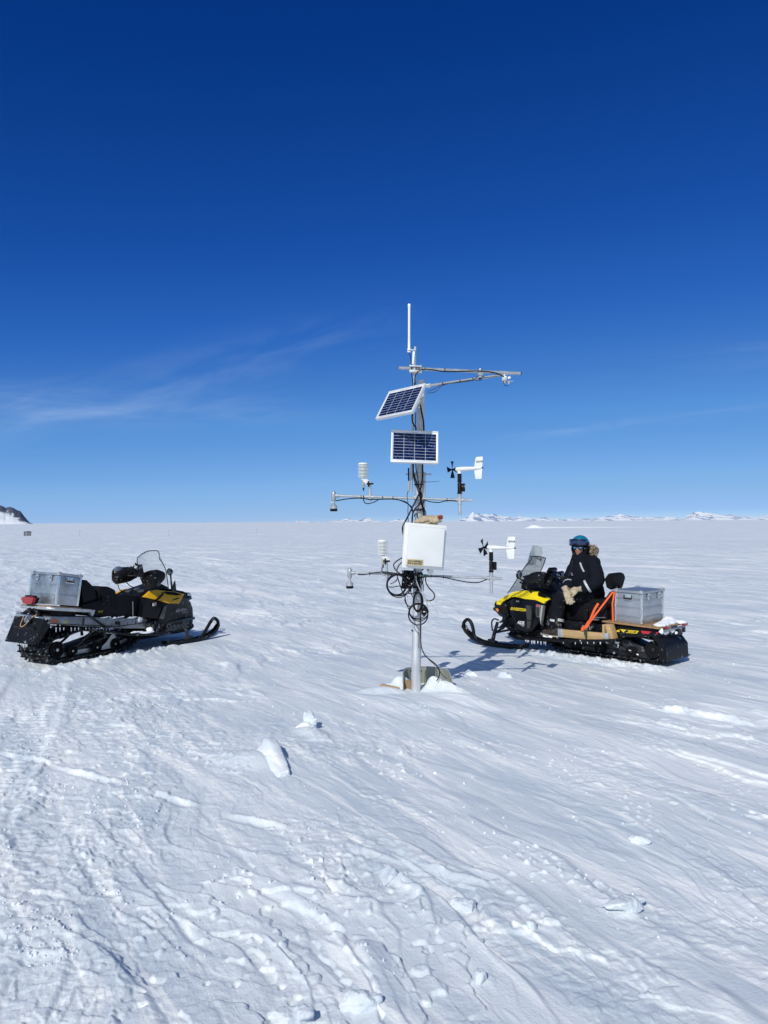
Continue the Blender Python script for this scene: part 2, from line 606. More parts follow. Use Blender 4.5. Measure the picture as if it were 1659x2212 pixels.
    def islands(self):
        self.bm.verts.ensure_lookup_table()
        seen, out = set(), []
        for v in self.bm.verts:
            if v in seen:
                continue
            st, grp = [v], []
            seen.add(v)
            while st:
                q = st.pop()
                grp.append(q)
                for e in q.link_edges:
                    w = e.other_vert(q)
                    if w not in seen:
                        seen.add(w)
                        st.append(w)
            out.append(grp)
        return out

    def build_each(self, name, m, parent=None, smooth=38.0):
        """one object per separate piece"""
        res = []
        for grp in self.islands():
            q = MB()
            idx = {v: i for i, v in enumerate(grp)}
            fs = {f for v in grp for f in v.link_faces}
            q._add([v.co for v in grp], [[idx[v] for v in f.verts] for f in fs])
            res.append(q.build(name, m, parent, smooth=smooth))
        self.bm.free()
        return res

    def build(self, name, m, parent=None, label=None, smooth=38.0, kind=None):
        me = bpy.data.meshes.new(name)
        self.bm.normal_update()
        self.bm.to_mesh(me)
        self.bm.free()
        me.materials.append(m)
        if smooth:
            me.polygons.foreach_set('use_smooth', [True] * len(me.polygons))
            me.set_sharp_from_angle(angle=R(smooth))
        o = bpy.data.objects.new(name, me)
        COL.objects.link(o)
        if parent is not None:
            o.parent = parent
        if label:
            o['label'] = label
        if kind:
            o['kind'] = kind
        return o


def thing(name, label, cat, loc=(0, 0, 0), rz=0.0, group=None, rx=0.0, ry=0.0):
    o = bpy.data.objects.new(name, None)
    o.empty_display_size = 0.1
    COL.objects.link(o)
    o.location = loc
    o.rotation_euler = (R(rx), R(ry), R(rz))
    o['label'] = label
    o['category'] = cat
    if group:
        o['group'] = group
    return o


def tag(o, label, cat, group=None):
    o['label'] = label
    o['category'] = cat
    if group:
        o['group'] = group
    return o


def face_M(o, xdir, up):
    """matrix at o with local X along xdir, Y along up, Z out of the face"""
    x = Vector(xdir).normalized()
    y = Vector(up)
    y = (y - x * y.dot(x)).normalized()
    z = x.cross(y)
    return Matrix(((x.x, y.x, z.x, o[0]), (x.y, y.y, z.y, o[1]), (x.z, y.z, z.z, o[2]), (0, 0, 0, 1)))


# ------------------------------------------------------------------ snow ground
_perm = np.random.default_rng(5).permutation(4096).astype(np.int64)


def _h(ix, iy, seed):
    return _perm[(_perm[(_perm[(ix + seed * 131) & 4095] + iy) & 4095] + seed * 17) & 4095]


def gn(x, y, seed=0):
    """2-D gradient noise, about -1..1"""
    x = np.asarray(x, dtype=np.float64)
    y = np.asarray(y, dtype=np.float64)
    ix = np.floor(x).astype(np.int64)
    iy = np.floor(y).astype(np.int64)
    fx, fy = x - ix, y - iy
    ux = fx * fx * fx * (fx * (fx * 6 - 15) + 10)
    uy = fy * fy * fy * (fy * (fy * 6 - 15) + 10)

    def g(dx, dy):
        a = _h(ix + dx, iy + dy, seed) * (2 * math.pi / 4096)
        return np.cos(a) * (fx - dx) + np.sin(a) * (fy - dy)
    a = g(0, 0) * (1 - ux) + g(1, 0) * ux
    b = g(0, 1) * (1 - ux) + g(1, 1) * ux
    return (a * (1 - uy) + b * uy) * 1.6


def ss(a, b, x):
    t = np.clip((x - a) / (b - a), 0, 1)
    return t * t * (3 - 2 * t)


def bump2(x, y, cx, cy, rx, ry, ang, h, p=1.8):
    """rounded mound; ang rotates its long axis (degrees)"""
    c, s = math.cos(R(ang)), math.sin(R(ang))
    a = ((x - cx) * c + (y - cy) * s) / rx
    b = (-(x - cx) * s + (y - cy) * c) / ry
    q = np.clip(1 - (a * a + b * b), 0, 1)
    return h * q ** p


WX, WY = 0.50, -0.866          # the way the wind blows: out of the far left, towards the viewer's right
SLED_L = (-4.372, 9.618, 60.0)
SLED_R = (3.499, 9.414, 133.0)


def sled_local(x, y, sled):
    t = R(sled[2])
    dx, dy = x - sled[0], y - sled[1]
    return dx * math.cos(t) + dy * math.sin(t), -dx * math.sin(t) + dy * math.cos(t)


def tongues(u, v, lu, lv, wob, seed, sharp=0.86):
    """wind-cut tongues: blunt head up-wind, long tail down-wind, one gentle and one steep flank"""
    t = v / lv + wob * gn(u / (lu * 1.3), v / (lv * 3.2), seed) + 0.35 * wob * gn(u / (lu * 0.4), v / lv, seed + 1)
    i = np.floor(t)
    s = t - i
    k = (_h(i.astype(np.int64), np.int64(seed), seed) / 4096.0)
    w = u / lu + k * 7.0 + 0.25 * gn(u / (lu * .5), v / (lv * .5), seed + 2)
    j = np.floor(w)
    q = w - j
    k2 = (_h(i.astype(np.int64), j.astype(np.int64), seed + 3) / 4096.0)
    fl = np.where(s < sharp, (s / sharp) ** 1.4, 1 - ss(sharp, 1.0, s))
    hd = ss(0.0, 0.10, q - 0.05 * (1 - fl)) * (1 - q) ** 0.8
    return fl * hd * (0.25 + 0.75 * k2)


def plates(x, y, size, seed, tilt=0.5):
    """broken crust: flat cells, each with its own height and tilt (about -1..1)"""
    px, py = x / size, y / size
    ix, iy = np.floor(px).astype(np.int64), np.floor(py).astype(np.int64)
    best = np.full(px.shape, 9.0)
    out = np.zeros(px.shape)
    for dx in (-1, 0, 1):
        for dy in (-1, 0, 1):
            cx, cy = ix + dx, iy + dy
            h1 = _h(cx, cy, seed) / 4096.0
            h2 = _h(cx, cy, seed + 1) / 4096.0
            h3 = _h(cx, cy, seed + 2) / 4096.0
            ex, ey = px - (cx + h1), py - (cy + h2)
            d = ex * ex + ey * ey
            k = d < best
            best = np.where(k, d, best)
            an = h3 * 25.0
            out = np.where(k, (h3 * 2 - 1) * .6 + tilt * (ex * np.cos(an) + ey * np.sin(an)), out)
    return out


def ground_h(x, y, fine=True):
    x = np.asarray(x, dtype=np.float64)
    y = np.asarray(y, dtype=np.float64)
    r = np.sqrt(x * x + y * y)
    # the plain lies a little lower than the camera's rise
    base = -2.3 * ss(18, 190, r)
    u = x * WX + y * WY
    v = -x * WY + y * WX
    far = ss(9, 40, r)
    near = 1 - ss(40, 110, r)
    u0 = u + 0.25 * gn(u / 1.1, v / 0.7, 3)
    v0 = v + 0.30 * gn(u / 1.9, v / 1.5, 1) + 0.075 * gn(u / 0.6, v / 0.45, 2)
    # broad swell
    z = 0.030 * gn(x / 4.6, y / 4.6, 4) + 0.022 * gn(u / 2.6, v / 1.3, 5)
    # drifts far out
    z = z + far * 0.09 * np.maximum(gn(u / 16, v / 3.2, 6), -0.1) * (1 - ss(120, 260, r)) + far * 0.05 * gn(u / 60, v / 14, 7) * (1 - ss(200, 500, r))
    z = z + far * near * 0.11 * np.maximum(gn(u / 5.5, v / 1.1, 26) - 0.12, 0)
    # smooth polished patches and cut patches
    cut = ss(-0.30, 0.45, gn(x / 2.6 + 3.1, y / 2.2, 8) + 0.25 * gn(x / 0.9, y / 0.9, 9))
    left = 1 - ss(-1.5, 0.5, x + 0.22 * (y - 3) + 0.7 * gn(x / 1.7, y / 1.7, 10))      # crusty, churned snow on the left
    left = left * (1 - 0.75 * ss(9, 20, r)) * (0.45 + 0.55 * ss(-0.2, 0.4, gn(x / 1.1, y / 1.3, 37)))
    flat_ = 1 - 0.45 * left
    fo = ss(1.0, 2.2, r) * (1 - 0.35 * ss(14, 60, r))
    big = tongues(u0, v0, 2.0, 0.46, 1.0, 40)
    z = z + fo * flat_ * (0.25 + 0.75 * cut) * 0.064 * (big - 0.2)
    mid = tongues(u0 + 0.3, v0 + 0.02 * big, 0.95, 0.17, 0.9, 50)
    z = z + fo * flat_ * (0.15 + 0.85 * cut) * 0.024 * (mid - 0.2)
    sm = tongues(u0 * 1.02, v0 + 0.04 * gn(u0 / 0.35, v0 / 0.25, 79), 0.42, 0.085, 1.1, 60)
    z = z + fo * near * ss(-0.15, 0.45, gn(x / 0.9, y / 1.1, 38)) * 0.0095 * sm
    n2b = gn(u0 / 0.34, v0 / 0.05, 13)
    z = z + fo * near * 0.0024 * n2b * ss(-0.3, 0.4, gn(u0 / 1.2, v0 / 0.6, 85)) * (0.3 + 0.7 * cut)
    # little scarps where a crust has broken away
    s1 = gn(u0 / 1.1, v0 / 0.55, 14) + 0.35 * gn(u0 / 0.35, v0 / 0.2, 15) + 0.10 * gn(x / 0.06, y / 0.06, 22)
    m1 = ss(-0.1, 0.4, gn(x / 1.9 + 5, y / 2.1, 39))
    for t0, a in ((-0.05, 0.015), (0.35, 0.015)):
        z = z + fo * near * a * (ss(t0, t0 + 0.035, s1) - 0.5) * m1
    if fine:
        # churned crust: angular flakes
        qx = x + 0.02 * gn(x / 0.10, y / 0.10, 18)
        qy = y + 0.02 * gn(x / 0.10 + 5, y / 0.10, 17)
        c1 = gn(qx / 0.15, qy / 0.12, 19)
        fl = ss(0.10, 0.16, c1) * (0.4 + c1)
        c2 = gn(qx / 0.060, qy / 0.052, 20)
        fl2 = ss(0.18, 0.26, c2) * (0.4 + c2)
        c3 = gn(x / 0.022, y / 0.022, 21)
        pat = ss(0.12, 0.5, gn(u0 / 1.5, v0 / 0.55, 77) + 0.4 * gn(u0 / 0.5, v0 / 0.3, 78))
        crust = np.maximum(left, 0.55 * pat)
        z = z + near * crust * (0.0045 * fl + 0.004 * fl2 + 0.0015 * c2)
        nr = near * crust > 0.02
        if nr.any():
            p1, p2, p3 = x[nr], y[nr], (near * crust)[nr]
            wx, wy = p1 + 0.03 * gn(p1 / 0.12, p2 / 0.12, 83), p2 + 0.03 * gn(p1 / 0.12 + 4, p2 / 0.12, 84)
            add = np.zeros(x.shape)
            add[nr] = p3 * (0.0068 * plates(wx, wy, 0.13, 80, .9) + 0.0040 * plates(wx, wy, 0.055, 90, .9))
            z = z + add
        z = z + near * (0.0010 * c2 + 0.0008 * c3) * (0.25 + 0.75 * crust + 0.4 * cut)
        # scattered crumbs
        pk2 = np.maximum(gn(x / 0.05 + 9, y / 0.05, 24) - 0.42, 0) * ss(0.2, 0.6, gn(u / 0.9, v / 0.5, 25))
        z = z + near * 0.04 * pk2
    # it lies nearly level where the mast and the sleds stand
    mm = 1 - ss(1.3, 3.0, np.sqrt((x - 0.8) ** 2 + (y - 8.4) ** 2))
    for sl in (SLED_L, SLED_R):
        lx, ly = sled_local(x, y, sl)
        mm = np.maximum(mm, 1 - ss(0.4, 2.4, np.sqrt(np.maximum(np.abs(lx - 1.3) - 1.5, 0) ** 2 + np.maximum(np.abs(ly) - 0.3, 0) ** 2)))
    z = base + z * (1 - 0.72 * mm) - 0.012 * mm
    # an old track of lugs running up to the sled on the left
    ty = np.clip((y - 1.2) / 8.4, 0, 1)
    cx = -1.75 - 2.55 * ty + 0.25 * np.sin(ty * 3.0)
    d = (x - cx) * 0.955
    band = (1 - ss(0.27, 0.33, np.abs(d))) * ss(1.0, 1.4, y) * (1 - ss(8.6, 9.4, y))
    edge = np.exp(-((np.abs(d) - 0.34) / 0.05) ** 2) * ss(1.0, 1.4, y) * (1 - ss(8.6, 9.4, y)) * (0.5 + 0.5 * gn(x / 0.3, y / 0.3, 27))
    lug = np.maximum(np.cos((y + 0.06 * gn(x / 0.4, y / 0.4, 28)) * 2 * math.pi / 0.10), -0.3) * (0.55 + 0.45 * np.cos(d * 2 * math.pi / 0.17))
    wear = ss(-0.5, 0.3, gn(x / 0.7, y / 0.9, 29))
    z = z - band * 0.008 + band * wear * 0.009 * lug + 0.012 * edge
    # a ski groove and its thrown-up rim crossing the left half
    gx0, gy0, gx1, gy1 = -2.97, 5.94, 0.35, 3.80
    L = math.hypot(gx1 - gx0, gy1 - gy0)
    ga = ((x - gx0) * (gx1 - gx0) + (y - gy0) * (gy1 - gy0)) / L
    gb = (-(x - gx0) * (gy1 - gy0) + (y - gy0) * (gx1 - gx0)) / L + 0.05 * gn(x / 0.8, y / 0.8, 30)
    gm = ss(-1.5, 0.2, ga) * (1 - ss(L - 0.6, L + 1.0, ga)) * ss(-0.25, 0.25, gn(ga / 0.7, 0 * ga, 31))
    z = z + gm * (0.017 * np.exp(-((gb - 0.02) / 0.020) ** 2) - 0.010 * np.exp(-((gb + 0.03) / 0.025) ** 2))
    # wind-carved fin and knob left of the mast
    a = (x + 0.80) * WX + (y - 5.72) * WY
    b = -(x + 0.80) * WY + (y - 5.72) * WX
    b = b - 0.10 * np.clip(a, -0.2, 0.5) ** 2 * 3
    fin = np.where(b < 0, np.exp(-(b / 0.075) ** 4) * .75 + .25 * np.exp(-(b / 0.14) ** 2), 1 - ss(0.005, 0.030, b)) * ss(-0.18, -0.145, a + .15 * b) * (1 - ss(0.0, 0.46, a) ** .8)
    z = z + 0.03 * fin + bump2(x, y, -1.00, 5.64, 0.42, 0.22, -25, 0.045) + bump2(x, y, -0.60, 6.34, 0.34, 0.16, -60, 0.045)
    # drift behind the foot of the mast
    a = (x - 0.50) * 0.62 + (y - 8.02) * -0.785
    b = (x - 0.50) * 0.785 + (y - 8.02) * 0.62
    b = b + 0.03 * gn(a / 0.2, b / 0.2, 32)
    dr = np.exp(-(np.where(b > 0, b / 0.12, b / 0.065)) ** 2) * ss(-0.16, 0.0, a) * (1 - ss(0.0, 0.72, a)) ** 1.3
    z = z + (0.150 + 0.06 * gn(a / 0.25, b / 0.05, 36) + 0.015 * gn(x / 0.05, y / 0.05, 74)) * dr
    z = z + bump2(x, y, 0.78, 7.55, 0.55, 0.22, -52, 0.06) + bump2(x, y, 0.20, 8.22, 0.14, 0.11, 10, 0.08, 0.8)
    z = z + bump2(x, y, 0.33, 7.45, 0.75, 0.45, -40, 0.045) + bump2(x, y, -0.02, 7.93, 0.34, 0.17, -20, 0.06) + bump2(x, y, 0.12, 8.16, 0.20, 0.10, 0, 0.06)
    z = z + (bump2(x, y, 1.36, 8.72, 0.10, 0.05, -40, 0.06, .7) + bump2(x, y, 0.99, 8.86, 0.10, 0.045, -50, 0.045, .7)) * (1 + .6 * gn(x / .04, y / .04, 75))
    # the sleds press the snow flat and throw a rim of lumps along their tracks
    for k, sl in enumerate((SLED_L, SLED_R)):
        lx, ly = sled_local(x, y, sl)
        m = ss(-0.5, -0.15, lx) * (1 - ss(3.0, 3.5, lx)) * (1 - ss(0.42, 0.85, np.abs(ly)))
        z = z * (1 - m) + (base - 0.006 + 0.25 * (z - base - 0.01)) * m
        side = -1 if k == 0 else 1
        rim = np.exp(-((ly - side * 0.50) / 0.15) ** 2) * ss(-0.5, 0.1, lx) * (1 - ss(1.4, 2.3, lx))
        z = z + rim * (0.030 * ss(.0, .12, gn(x / 0.16, y / 0.16, 33)) + 0.022 * ss(.1, .2, gn(x / 0.07, y / 0.07, 34)) + 0.012)
        tail = np.exp(-((lx + 0.25) / 0.22) ** 2) * (1 - ss(0.35, 0.6, np.abs(ly)))
        z = z + tail * 0.02 * np.abs(gn(x / 0.1, y / 0.1, 35))
    # a few larger lumps with drifts on the right
    z = z + (bump2(x, y, 2.92, 6.90, 0.50, 0.10, -35, 0.05) + bump2(x, y, 2.66, 7.08, 0.12, 0.06, -30, 0.045, 0.6)) * (1 + 0.35 * gn(x / 0.06, y / 0.06, 73))
    z = z + bump2(x, y, 3.3, 5.9, 0.20, 0.07, -30, 0.035)
    z = z * (1 - ss(2000, 5000, r)) + (-2.3) * ss(2000, 5000, r)
    return z


def gz(x, y):
    return float(ground_h(np.array([x]), np.array([y]), True)[0])


def build_ground():
    a_in = np.arange(-34.0, 34.0001, math.degrees(0.00165))
    a_l = np.linspace(-70, -34, 70, endpoint=False)
    a_r = np.linspace(34, 70, 71)[1:]
    a_b = np.linspace(70, 290, 60)[1:-1]
    ang = np.radians(np.concatenate([a_l, a_in, a_r, a_b]))
    rr = [0.5]
    while rr[-1] < 60000:
        q = rr[-1]
        f = 1.05 if q < 1.6 else 1.0021 if q < 9 else 1.003 if q < 16 else 1.006 if q < 60 else 1.012 if q < 700 else 1.08
        rr.append(q * f)
    rr = np.array(rr)
    na, nr = len(ang), len(rr)
    A, RR = np.meshgrid(ang, rr)
    x = (RR * np.sin(A)).ravel()
    y = (RR * np.cos(A)).ravel()
    z = ground_h(x, y)
    co = np.empty((na * nr + 1, 3), dtype=np.float32)
    co[:-1, 0], co[:-1, 1], co[:-1, 2] = x, y, z
    co[-1] = (0, 0, z[:na].mean())
    i = np.arange(nr - 1)[:, None] * na
    j = np.arange(na)[None, :]
    j2 = (j + 1) % na
    q = np.stack([i + j, i + na + j, i + na + j2, i + j2], axis=-1).reshape(-1, 4)
    q = q[:, ::-1]
    tri = np.stack([np.full(na, na * nr), np.arange(na), (np.arange(na) + 1) % na], axis=-1)[:, ::-1]
    me = bpy.data.meshes.new('snow_ground')
    nv, nq, nt_ = len(co), len(q), len(tri)
    me.vertices.add(nv)
    me.vertices.foreach_set('co', co.ravel())
    me.loops.add(nq * 4 + nt_ * 3)
    me.loops.foreach_set('vertex_index', np.concatenate([q.ravel(), tri.ravel()]).astype(np.int32))
    me.polygons.add(nq + nt_)
    starts = np.concatenate([np.arange(nq) * 4, nq * 4 + np.arange(nt_) * 3]).astype(np.int32)
    me.polygons.foreach_set('loop_start', starts)
    me.update(calc_edges=True)
    me.polygons.foreach_set('use_smooth', np.ones(nq + nt_, dtype=bool))
    o = bpy.data.objects.new('snow_ground', me)
    COL.objects.link(o)
    o['kind'] = 'structure'
    o['label'] = 'wind-carved white snow plain reaching to the horizon'
    print('ground verts', nv)
    return o


def snow_material():
    m = bpy.data.materials.new('wind_packed_snow')
    m.use_nodes = True
    n, l = m.node_tree.nodes, m.node_tree.links
    b = n['Principled BSDF']
    b.inputs['Roughness'].default_value = 0.62
    b.inputs['Specular IOR Level'].default_value = 0.35
    tc = n.new('ShaderNodeTexCoord')
    # streaked patches of fresh drift (whiter) over older, bluer crust
    mp = n.new('ShaderNodeMapping')
    mp.vector_type = 'TEXTURE'
    mp.inputs['Rotation'].default_value = (0, 0, R(-60))
    mp.inputs['Scale'].default_value = (2.4, 0.42, 1.0)
    l.new(tc.outputs['Object'], mp.inputs['Vector'])
    t = n.new('ShaderNodeTexNoise')
    t.inputs['Scale'].default_value = 0.9
    t.inputs['Detail'].default_value = 8
    t.inputs['Roughness'].default_value = 0.62
    l.new(mp.outputs[0], t.inputs['Vector'])
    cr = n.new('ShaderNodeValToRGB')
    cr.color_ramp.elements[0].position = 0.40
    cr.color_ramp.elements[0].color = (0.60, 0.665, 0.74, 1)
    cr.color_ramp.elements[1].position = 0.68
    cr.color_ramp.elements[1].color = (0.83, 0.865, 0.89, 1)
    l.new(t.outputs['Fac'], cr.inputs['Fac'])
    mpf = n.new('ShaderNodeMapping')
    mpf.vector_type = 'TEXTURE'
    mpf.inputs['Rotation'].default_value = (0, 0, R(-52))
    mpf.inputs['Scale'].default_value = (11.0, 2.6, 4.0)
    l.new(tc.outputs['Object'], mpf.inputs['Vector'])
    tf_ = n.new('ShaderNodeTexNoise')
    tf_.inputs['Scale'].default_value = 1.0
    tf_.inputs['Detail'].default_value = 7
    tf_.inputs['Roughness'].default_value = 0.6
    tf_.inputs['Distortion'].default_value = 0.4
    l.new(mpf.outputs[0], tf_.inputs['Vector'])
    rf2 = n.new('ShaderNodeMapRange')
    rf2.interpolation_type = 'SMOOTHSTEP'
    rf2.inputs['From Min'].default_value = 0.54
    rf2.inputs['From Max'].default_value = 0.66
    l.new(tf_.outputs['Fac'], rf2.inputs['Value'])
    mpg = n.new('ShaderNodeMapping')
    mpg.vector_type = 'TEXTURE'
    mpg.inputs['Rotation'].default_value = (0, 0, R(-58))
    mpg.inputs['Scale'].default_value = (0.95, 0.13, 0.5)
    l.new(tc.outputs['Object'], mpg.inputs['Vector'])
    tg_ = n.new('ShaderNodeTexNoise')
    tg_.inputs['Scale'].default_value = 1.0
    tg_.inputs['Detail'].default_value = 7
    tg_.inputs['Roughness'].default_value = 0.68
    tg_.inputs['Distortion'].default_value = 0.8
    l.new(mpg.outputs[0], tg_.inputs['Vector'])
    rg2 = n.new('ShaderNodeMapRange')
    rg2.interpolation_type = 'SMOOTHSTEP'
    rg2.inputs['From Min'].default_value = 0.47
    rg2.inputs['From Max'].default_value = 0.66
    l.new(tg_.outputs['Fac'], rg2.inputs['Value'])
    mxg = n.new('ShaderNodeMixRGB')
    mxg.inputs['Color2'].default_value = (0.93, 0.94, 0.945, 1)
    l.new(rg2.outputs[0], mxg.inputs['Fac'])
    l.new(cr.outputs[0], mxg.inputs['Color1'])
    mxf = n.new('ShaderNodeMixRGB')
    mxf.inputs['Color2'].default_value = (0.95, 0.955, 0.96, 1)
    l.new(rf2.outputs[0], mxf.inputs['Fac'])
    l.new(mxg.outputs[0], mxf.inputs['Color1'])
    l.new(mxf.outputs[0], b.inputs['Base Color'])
    t2 = n.new('ShaderNodeTexNoise')
    t2.inputs['Scale'].default_value = 70
    t2.inputs['Detail'].default_value = 5
    t2.inputs['Roughness'].default_value = 0.75
    l.new(tc.outputs['Object'], t2.inputs['Vector'])
    mp2 = n.new('ShaderNodeMapping')
    mp2.vector_type = 'TEXTURE'
    mp2.inputs['Rotation'].default_value = (0, 0, R(-60))
    mp2.inputs['Scale'].default_value = (0.22, 0.045, 0.2)
    l.new(tc.outputs['Object'], mp2.inputs['Vector'])
    t3 = n.new('ShaderNodeTexNoise')
    t3.inputs['Scale'].default_value = 1.0
    t3.inputs['Detail'].default_value = 6
    l.new(mp2.outputs[0], t3.inputs['Vector'])
    b1 = n.new('ShaderNodeBump')
    b1.inputs['Strength'].default_value = 0.5
    b1.inputs['Distance'].default_value = 0.012
    l.new(t2.outputs['Fac'], b1.inputs['Height'])
    b2 = n.new('ShaderNodeBump')
    b2.inputs['Strength'].default_value = 0.18
    b2.inputs['Distance'].default_value = 0.03
    l.new(t3.outputs['Fac'], b2.inputs['Height'])
    l.new(b1.outputs[0], b2.inputs['Normal'])
    l.new(b2.outputs[0], b.inputs['Normal'])
    return m


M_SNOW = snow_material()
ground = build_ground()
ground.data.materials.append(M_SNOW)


# ------------------------------------------------------------------ far mountains
def mountain_mat(name, rock, snow, lo, hi, hz, attr=False):
    """bare rock above and on steep faces, snow lying between"""
    m = bpy.data.materials.new(name)
    m.use_nodes = True
    n, l = m.node_tree.nodes, m.node_tree.links
    b = n['Principled BSDF']
    b.inputs['Roughness'].default_value = 0.9
    b.inputs['Specular IOR Level'].default_value = 0.1
    tc = n.new('ShaderNodeTexCoord')
    t = n.new('ShaderNodeTexNoise')
    t.inputs['Scale'].default_value = 1.0 / hz
    t.inputs['Detail'].default_value = 8
    t.inputs['Roughness'].default_value = 0.6
    l.new(tc.outputs['Object'], t.inputs['Vector'])
    ge = n.new('ShaderNodeNewGeometry')
    sp = n.new('ShaderNodeSeparateXYZ')
    l.new(ge.outputs['Normal'], sp.inputs[0])
    mu = n.new('ShaderNodeMath')
    mu.operation = 'MULTIPLY_ADD'
    l.new(sp.outputs[2], mu.inputs[0])
    mu.inputs[1].default_value = 0.5
    l.new(t.outputs['Fac'], mu.inputs[2])
    r = n.new('ShaderNodeMapRange')
    r.inputs['From Min'].default_value = lo
    r.inputs['From Max'].default_value = hi
    l.new(mu.outputs[0], r.inputs['Value'])
    if attr:
        r = n.new('ShaderNodeAttribute')
        r.attribute_name = 'rock'
        r2_ = n.new('ShaderNodeMath')
        r2_.operation = 'SUBTRACT'
        r2_.inputs[0].default_value = 1.0
        l.new(r.outputs['Fac'], r2_.inputs[1])
        r = r2_
    mx = n.new('ShaderNodeMixRGB')
    mx.inputs['Color1'].default_value = (*rock, 1)
    mx.inputs['Color2'].default_value = (*snow, 1)
    l.new(r.outputs[0], mx.inputs['Fac'])
    l.new(mx.outputs[0], b.inputs['Base Color'])
    return m


def px_az(px):
    return math.atan((px - 829.5) / 1661.0)


def mountain(name, dist, outline, depth, m, label, seed, rough=0.25, rockfn=None):
    """ridge at dist whose skyline follows outline [(pixel column of the 1659 px wide photo, height in px)]"""
    cols = []
    px0, px1 = outline[0][0], outline[-1][0]
    hx = 1.0 if px0 < 0 else 1.25
    n = max(24, int((px1 - px0) * 1.2))
    rows = 26
    grid = []
    rocks = []
    xs = np.array([o[0] for o in outline], float)
    hs = np.array([o[1] for o in outline], float)
    for j in range(rows):
        s = j / (rows - 1)
        prof = max(0.0, 1 - abs(s - 0.62) / (0.62 if s < 0.62 else 0.38)) ** 0.85
        row = []
        for i in range(n + 1):
            px = px0 + (px1 - px0) * i / n
            a = px_az(px)
            h = np.interp(px, xs, hs) * hx / 1661.0 * dist
            d = dist + (s - 0.62) * depth
            X, Y = d * math.tan(a), d
            k = dist / 9000.0
            nz = mnoise.fractal(Vector((X / (160 * k) + seed, Y / (160 * k), 0)), 0.9, 2.0, 5)
            rid = 1 - abs(mnoise.noise(Vector((X / (120 * k) + seed * 3, s * 2.2, 4))))
            z = h * prof * (1 + rough * nz * (1 - 0.6 * prof)) * (0.72 + 0.28 * rid if 0.05 < prof < 0.93 else 1)
            row.append((X, Y, -2.3 + z - (0 if prof > 0 else 1.0)))
            if rockfn:
                n2 = mnoise.fractal(Vector((X / (90 * k) + seed, s * 5 + X / (200 * k), 7)), 0.9, 2.0, 5)
                rocks.append(rockfn(px, prof, n2))
        grid.append(row)
    mb = MB()
    mb.sheet(grid)
    bmesh.ops.recalc_face_normals(mb.bm, faces=mb.bm.faces)
    o = mb.build(name, m, smooth=0)
    me = o.data
    me.polygons.foreach_set('use_smooth', [True] * len(me.polygons))
    if sum(p.normal.z for p in me.polygons) < 0:
        me.flip_normals()
    if rockfn:
        at = me.attributes.new('rock', 'FLOAT', 'POINT')
        at.data.foreach_set('value', rocks)
    o['kind'] = 'structure'
    o['label'] = label
    return o


def farrock(px, prof, n2):
    return float(ss(0.02, 0.22, n2 - 0.10 * (1 - prof)))


MM1 = mountain_mat('hazed_dark_rock_and_snow', (0.095, 0.105, 0.155), (0.80, 0.84, 0.90), 0.93, 0.965, 60.0, True)  # bluish air haze is put into the rock colour
MM2 = mountain_mat('hazed_far_rock', (0.30, 0.37, 0.53), (0.86, 0.895, 0.94), 0.885, 0.955, 90.0, True)  # rock paled and blued, distance haze painted into its colour
mountain('mountain', 5200.0, [(-190, 30), (-120, 60), (-60, 48), (-30, 52), (0, 41), (6, 40), (12, 36), (20, 38), (28, 36), (36, 31), (44, 28), (52, 18), (60, 8), (66, 2), (72, 0)],
         1100.0, MM1, 'dark rocky mountain with snow patches at the left edge of the horizon', 2.3, 0.16,
         lambda px, prof, n2: float(ss(0.50, 0.68, prof + 0.36 * n2 - 0.06 + 0.40 * ss(24, 50, px) - 0.20 * ss(0, -60, px))))
mountain('mountains', 9000.0, [(985, 0), (996, 4), (1006, 6), (1014, 9), (1022, 16), (1027, 13), (1033, 14), (1040, 13), (1050, 14), (1058, 11), (1066, 13), (1074, 10), (1090, 8),
                               (1100, 9), (1112, 5), (1124, 9), (1132, 6), (1150, 5), (1160, 4), (1176, 8), (1188, 4), (1200, 3), (1206, 5), (1218, 0)],
         1300.0, MM2, 'pale snowy mountain group on the horizon right of the mast', 5.1, 0.35, farrock)
mountain('mountains', 9600.0, [(1210, 1), (1230, 4), (1250, 3), (1268, 4), (1290, 5), (1308, 7), (1330, 9), (1342, 12), (1352, 9), (1372, 7), (1400, 6), (1420, 5), (1440, 6), (1460, 5), (1478, 3), (1484, 8), (1498, 13),
                               (1516, 14), (1534, 13), (1546, 10), (1562, 8), (1580, 10), (1590, 7), (1610, 6), (1630, 4), (1650, 7), (1680, 9), (1730, 12), (1800, 6), (1850, 0)],
         1500.0, MM2, 'low pale snowy range on the horizon behind the rider', 8.7, 0.35, farrock)
mountain('mountains', 11000.0, [(632, 0), (640, 2), (652, 2), (664, 1), (700, 0), (722, 2), (740, 4), (752, 6), (764, 3), (776, 3), (790, 7), (800, 6), (808, 2), (830, 1), (845, 1), (858, 4), (872, 4), (886, 0)],
         1200.0, MM2, 'tiny pale peaks on the horizon left of the mast', 12.4, 0.35, farrock)


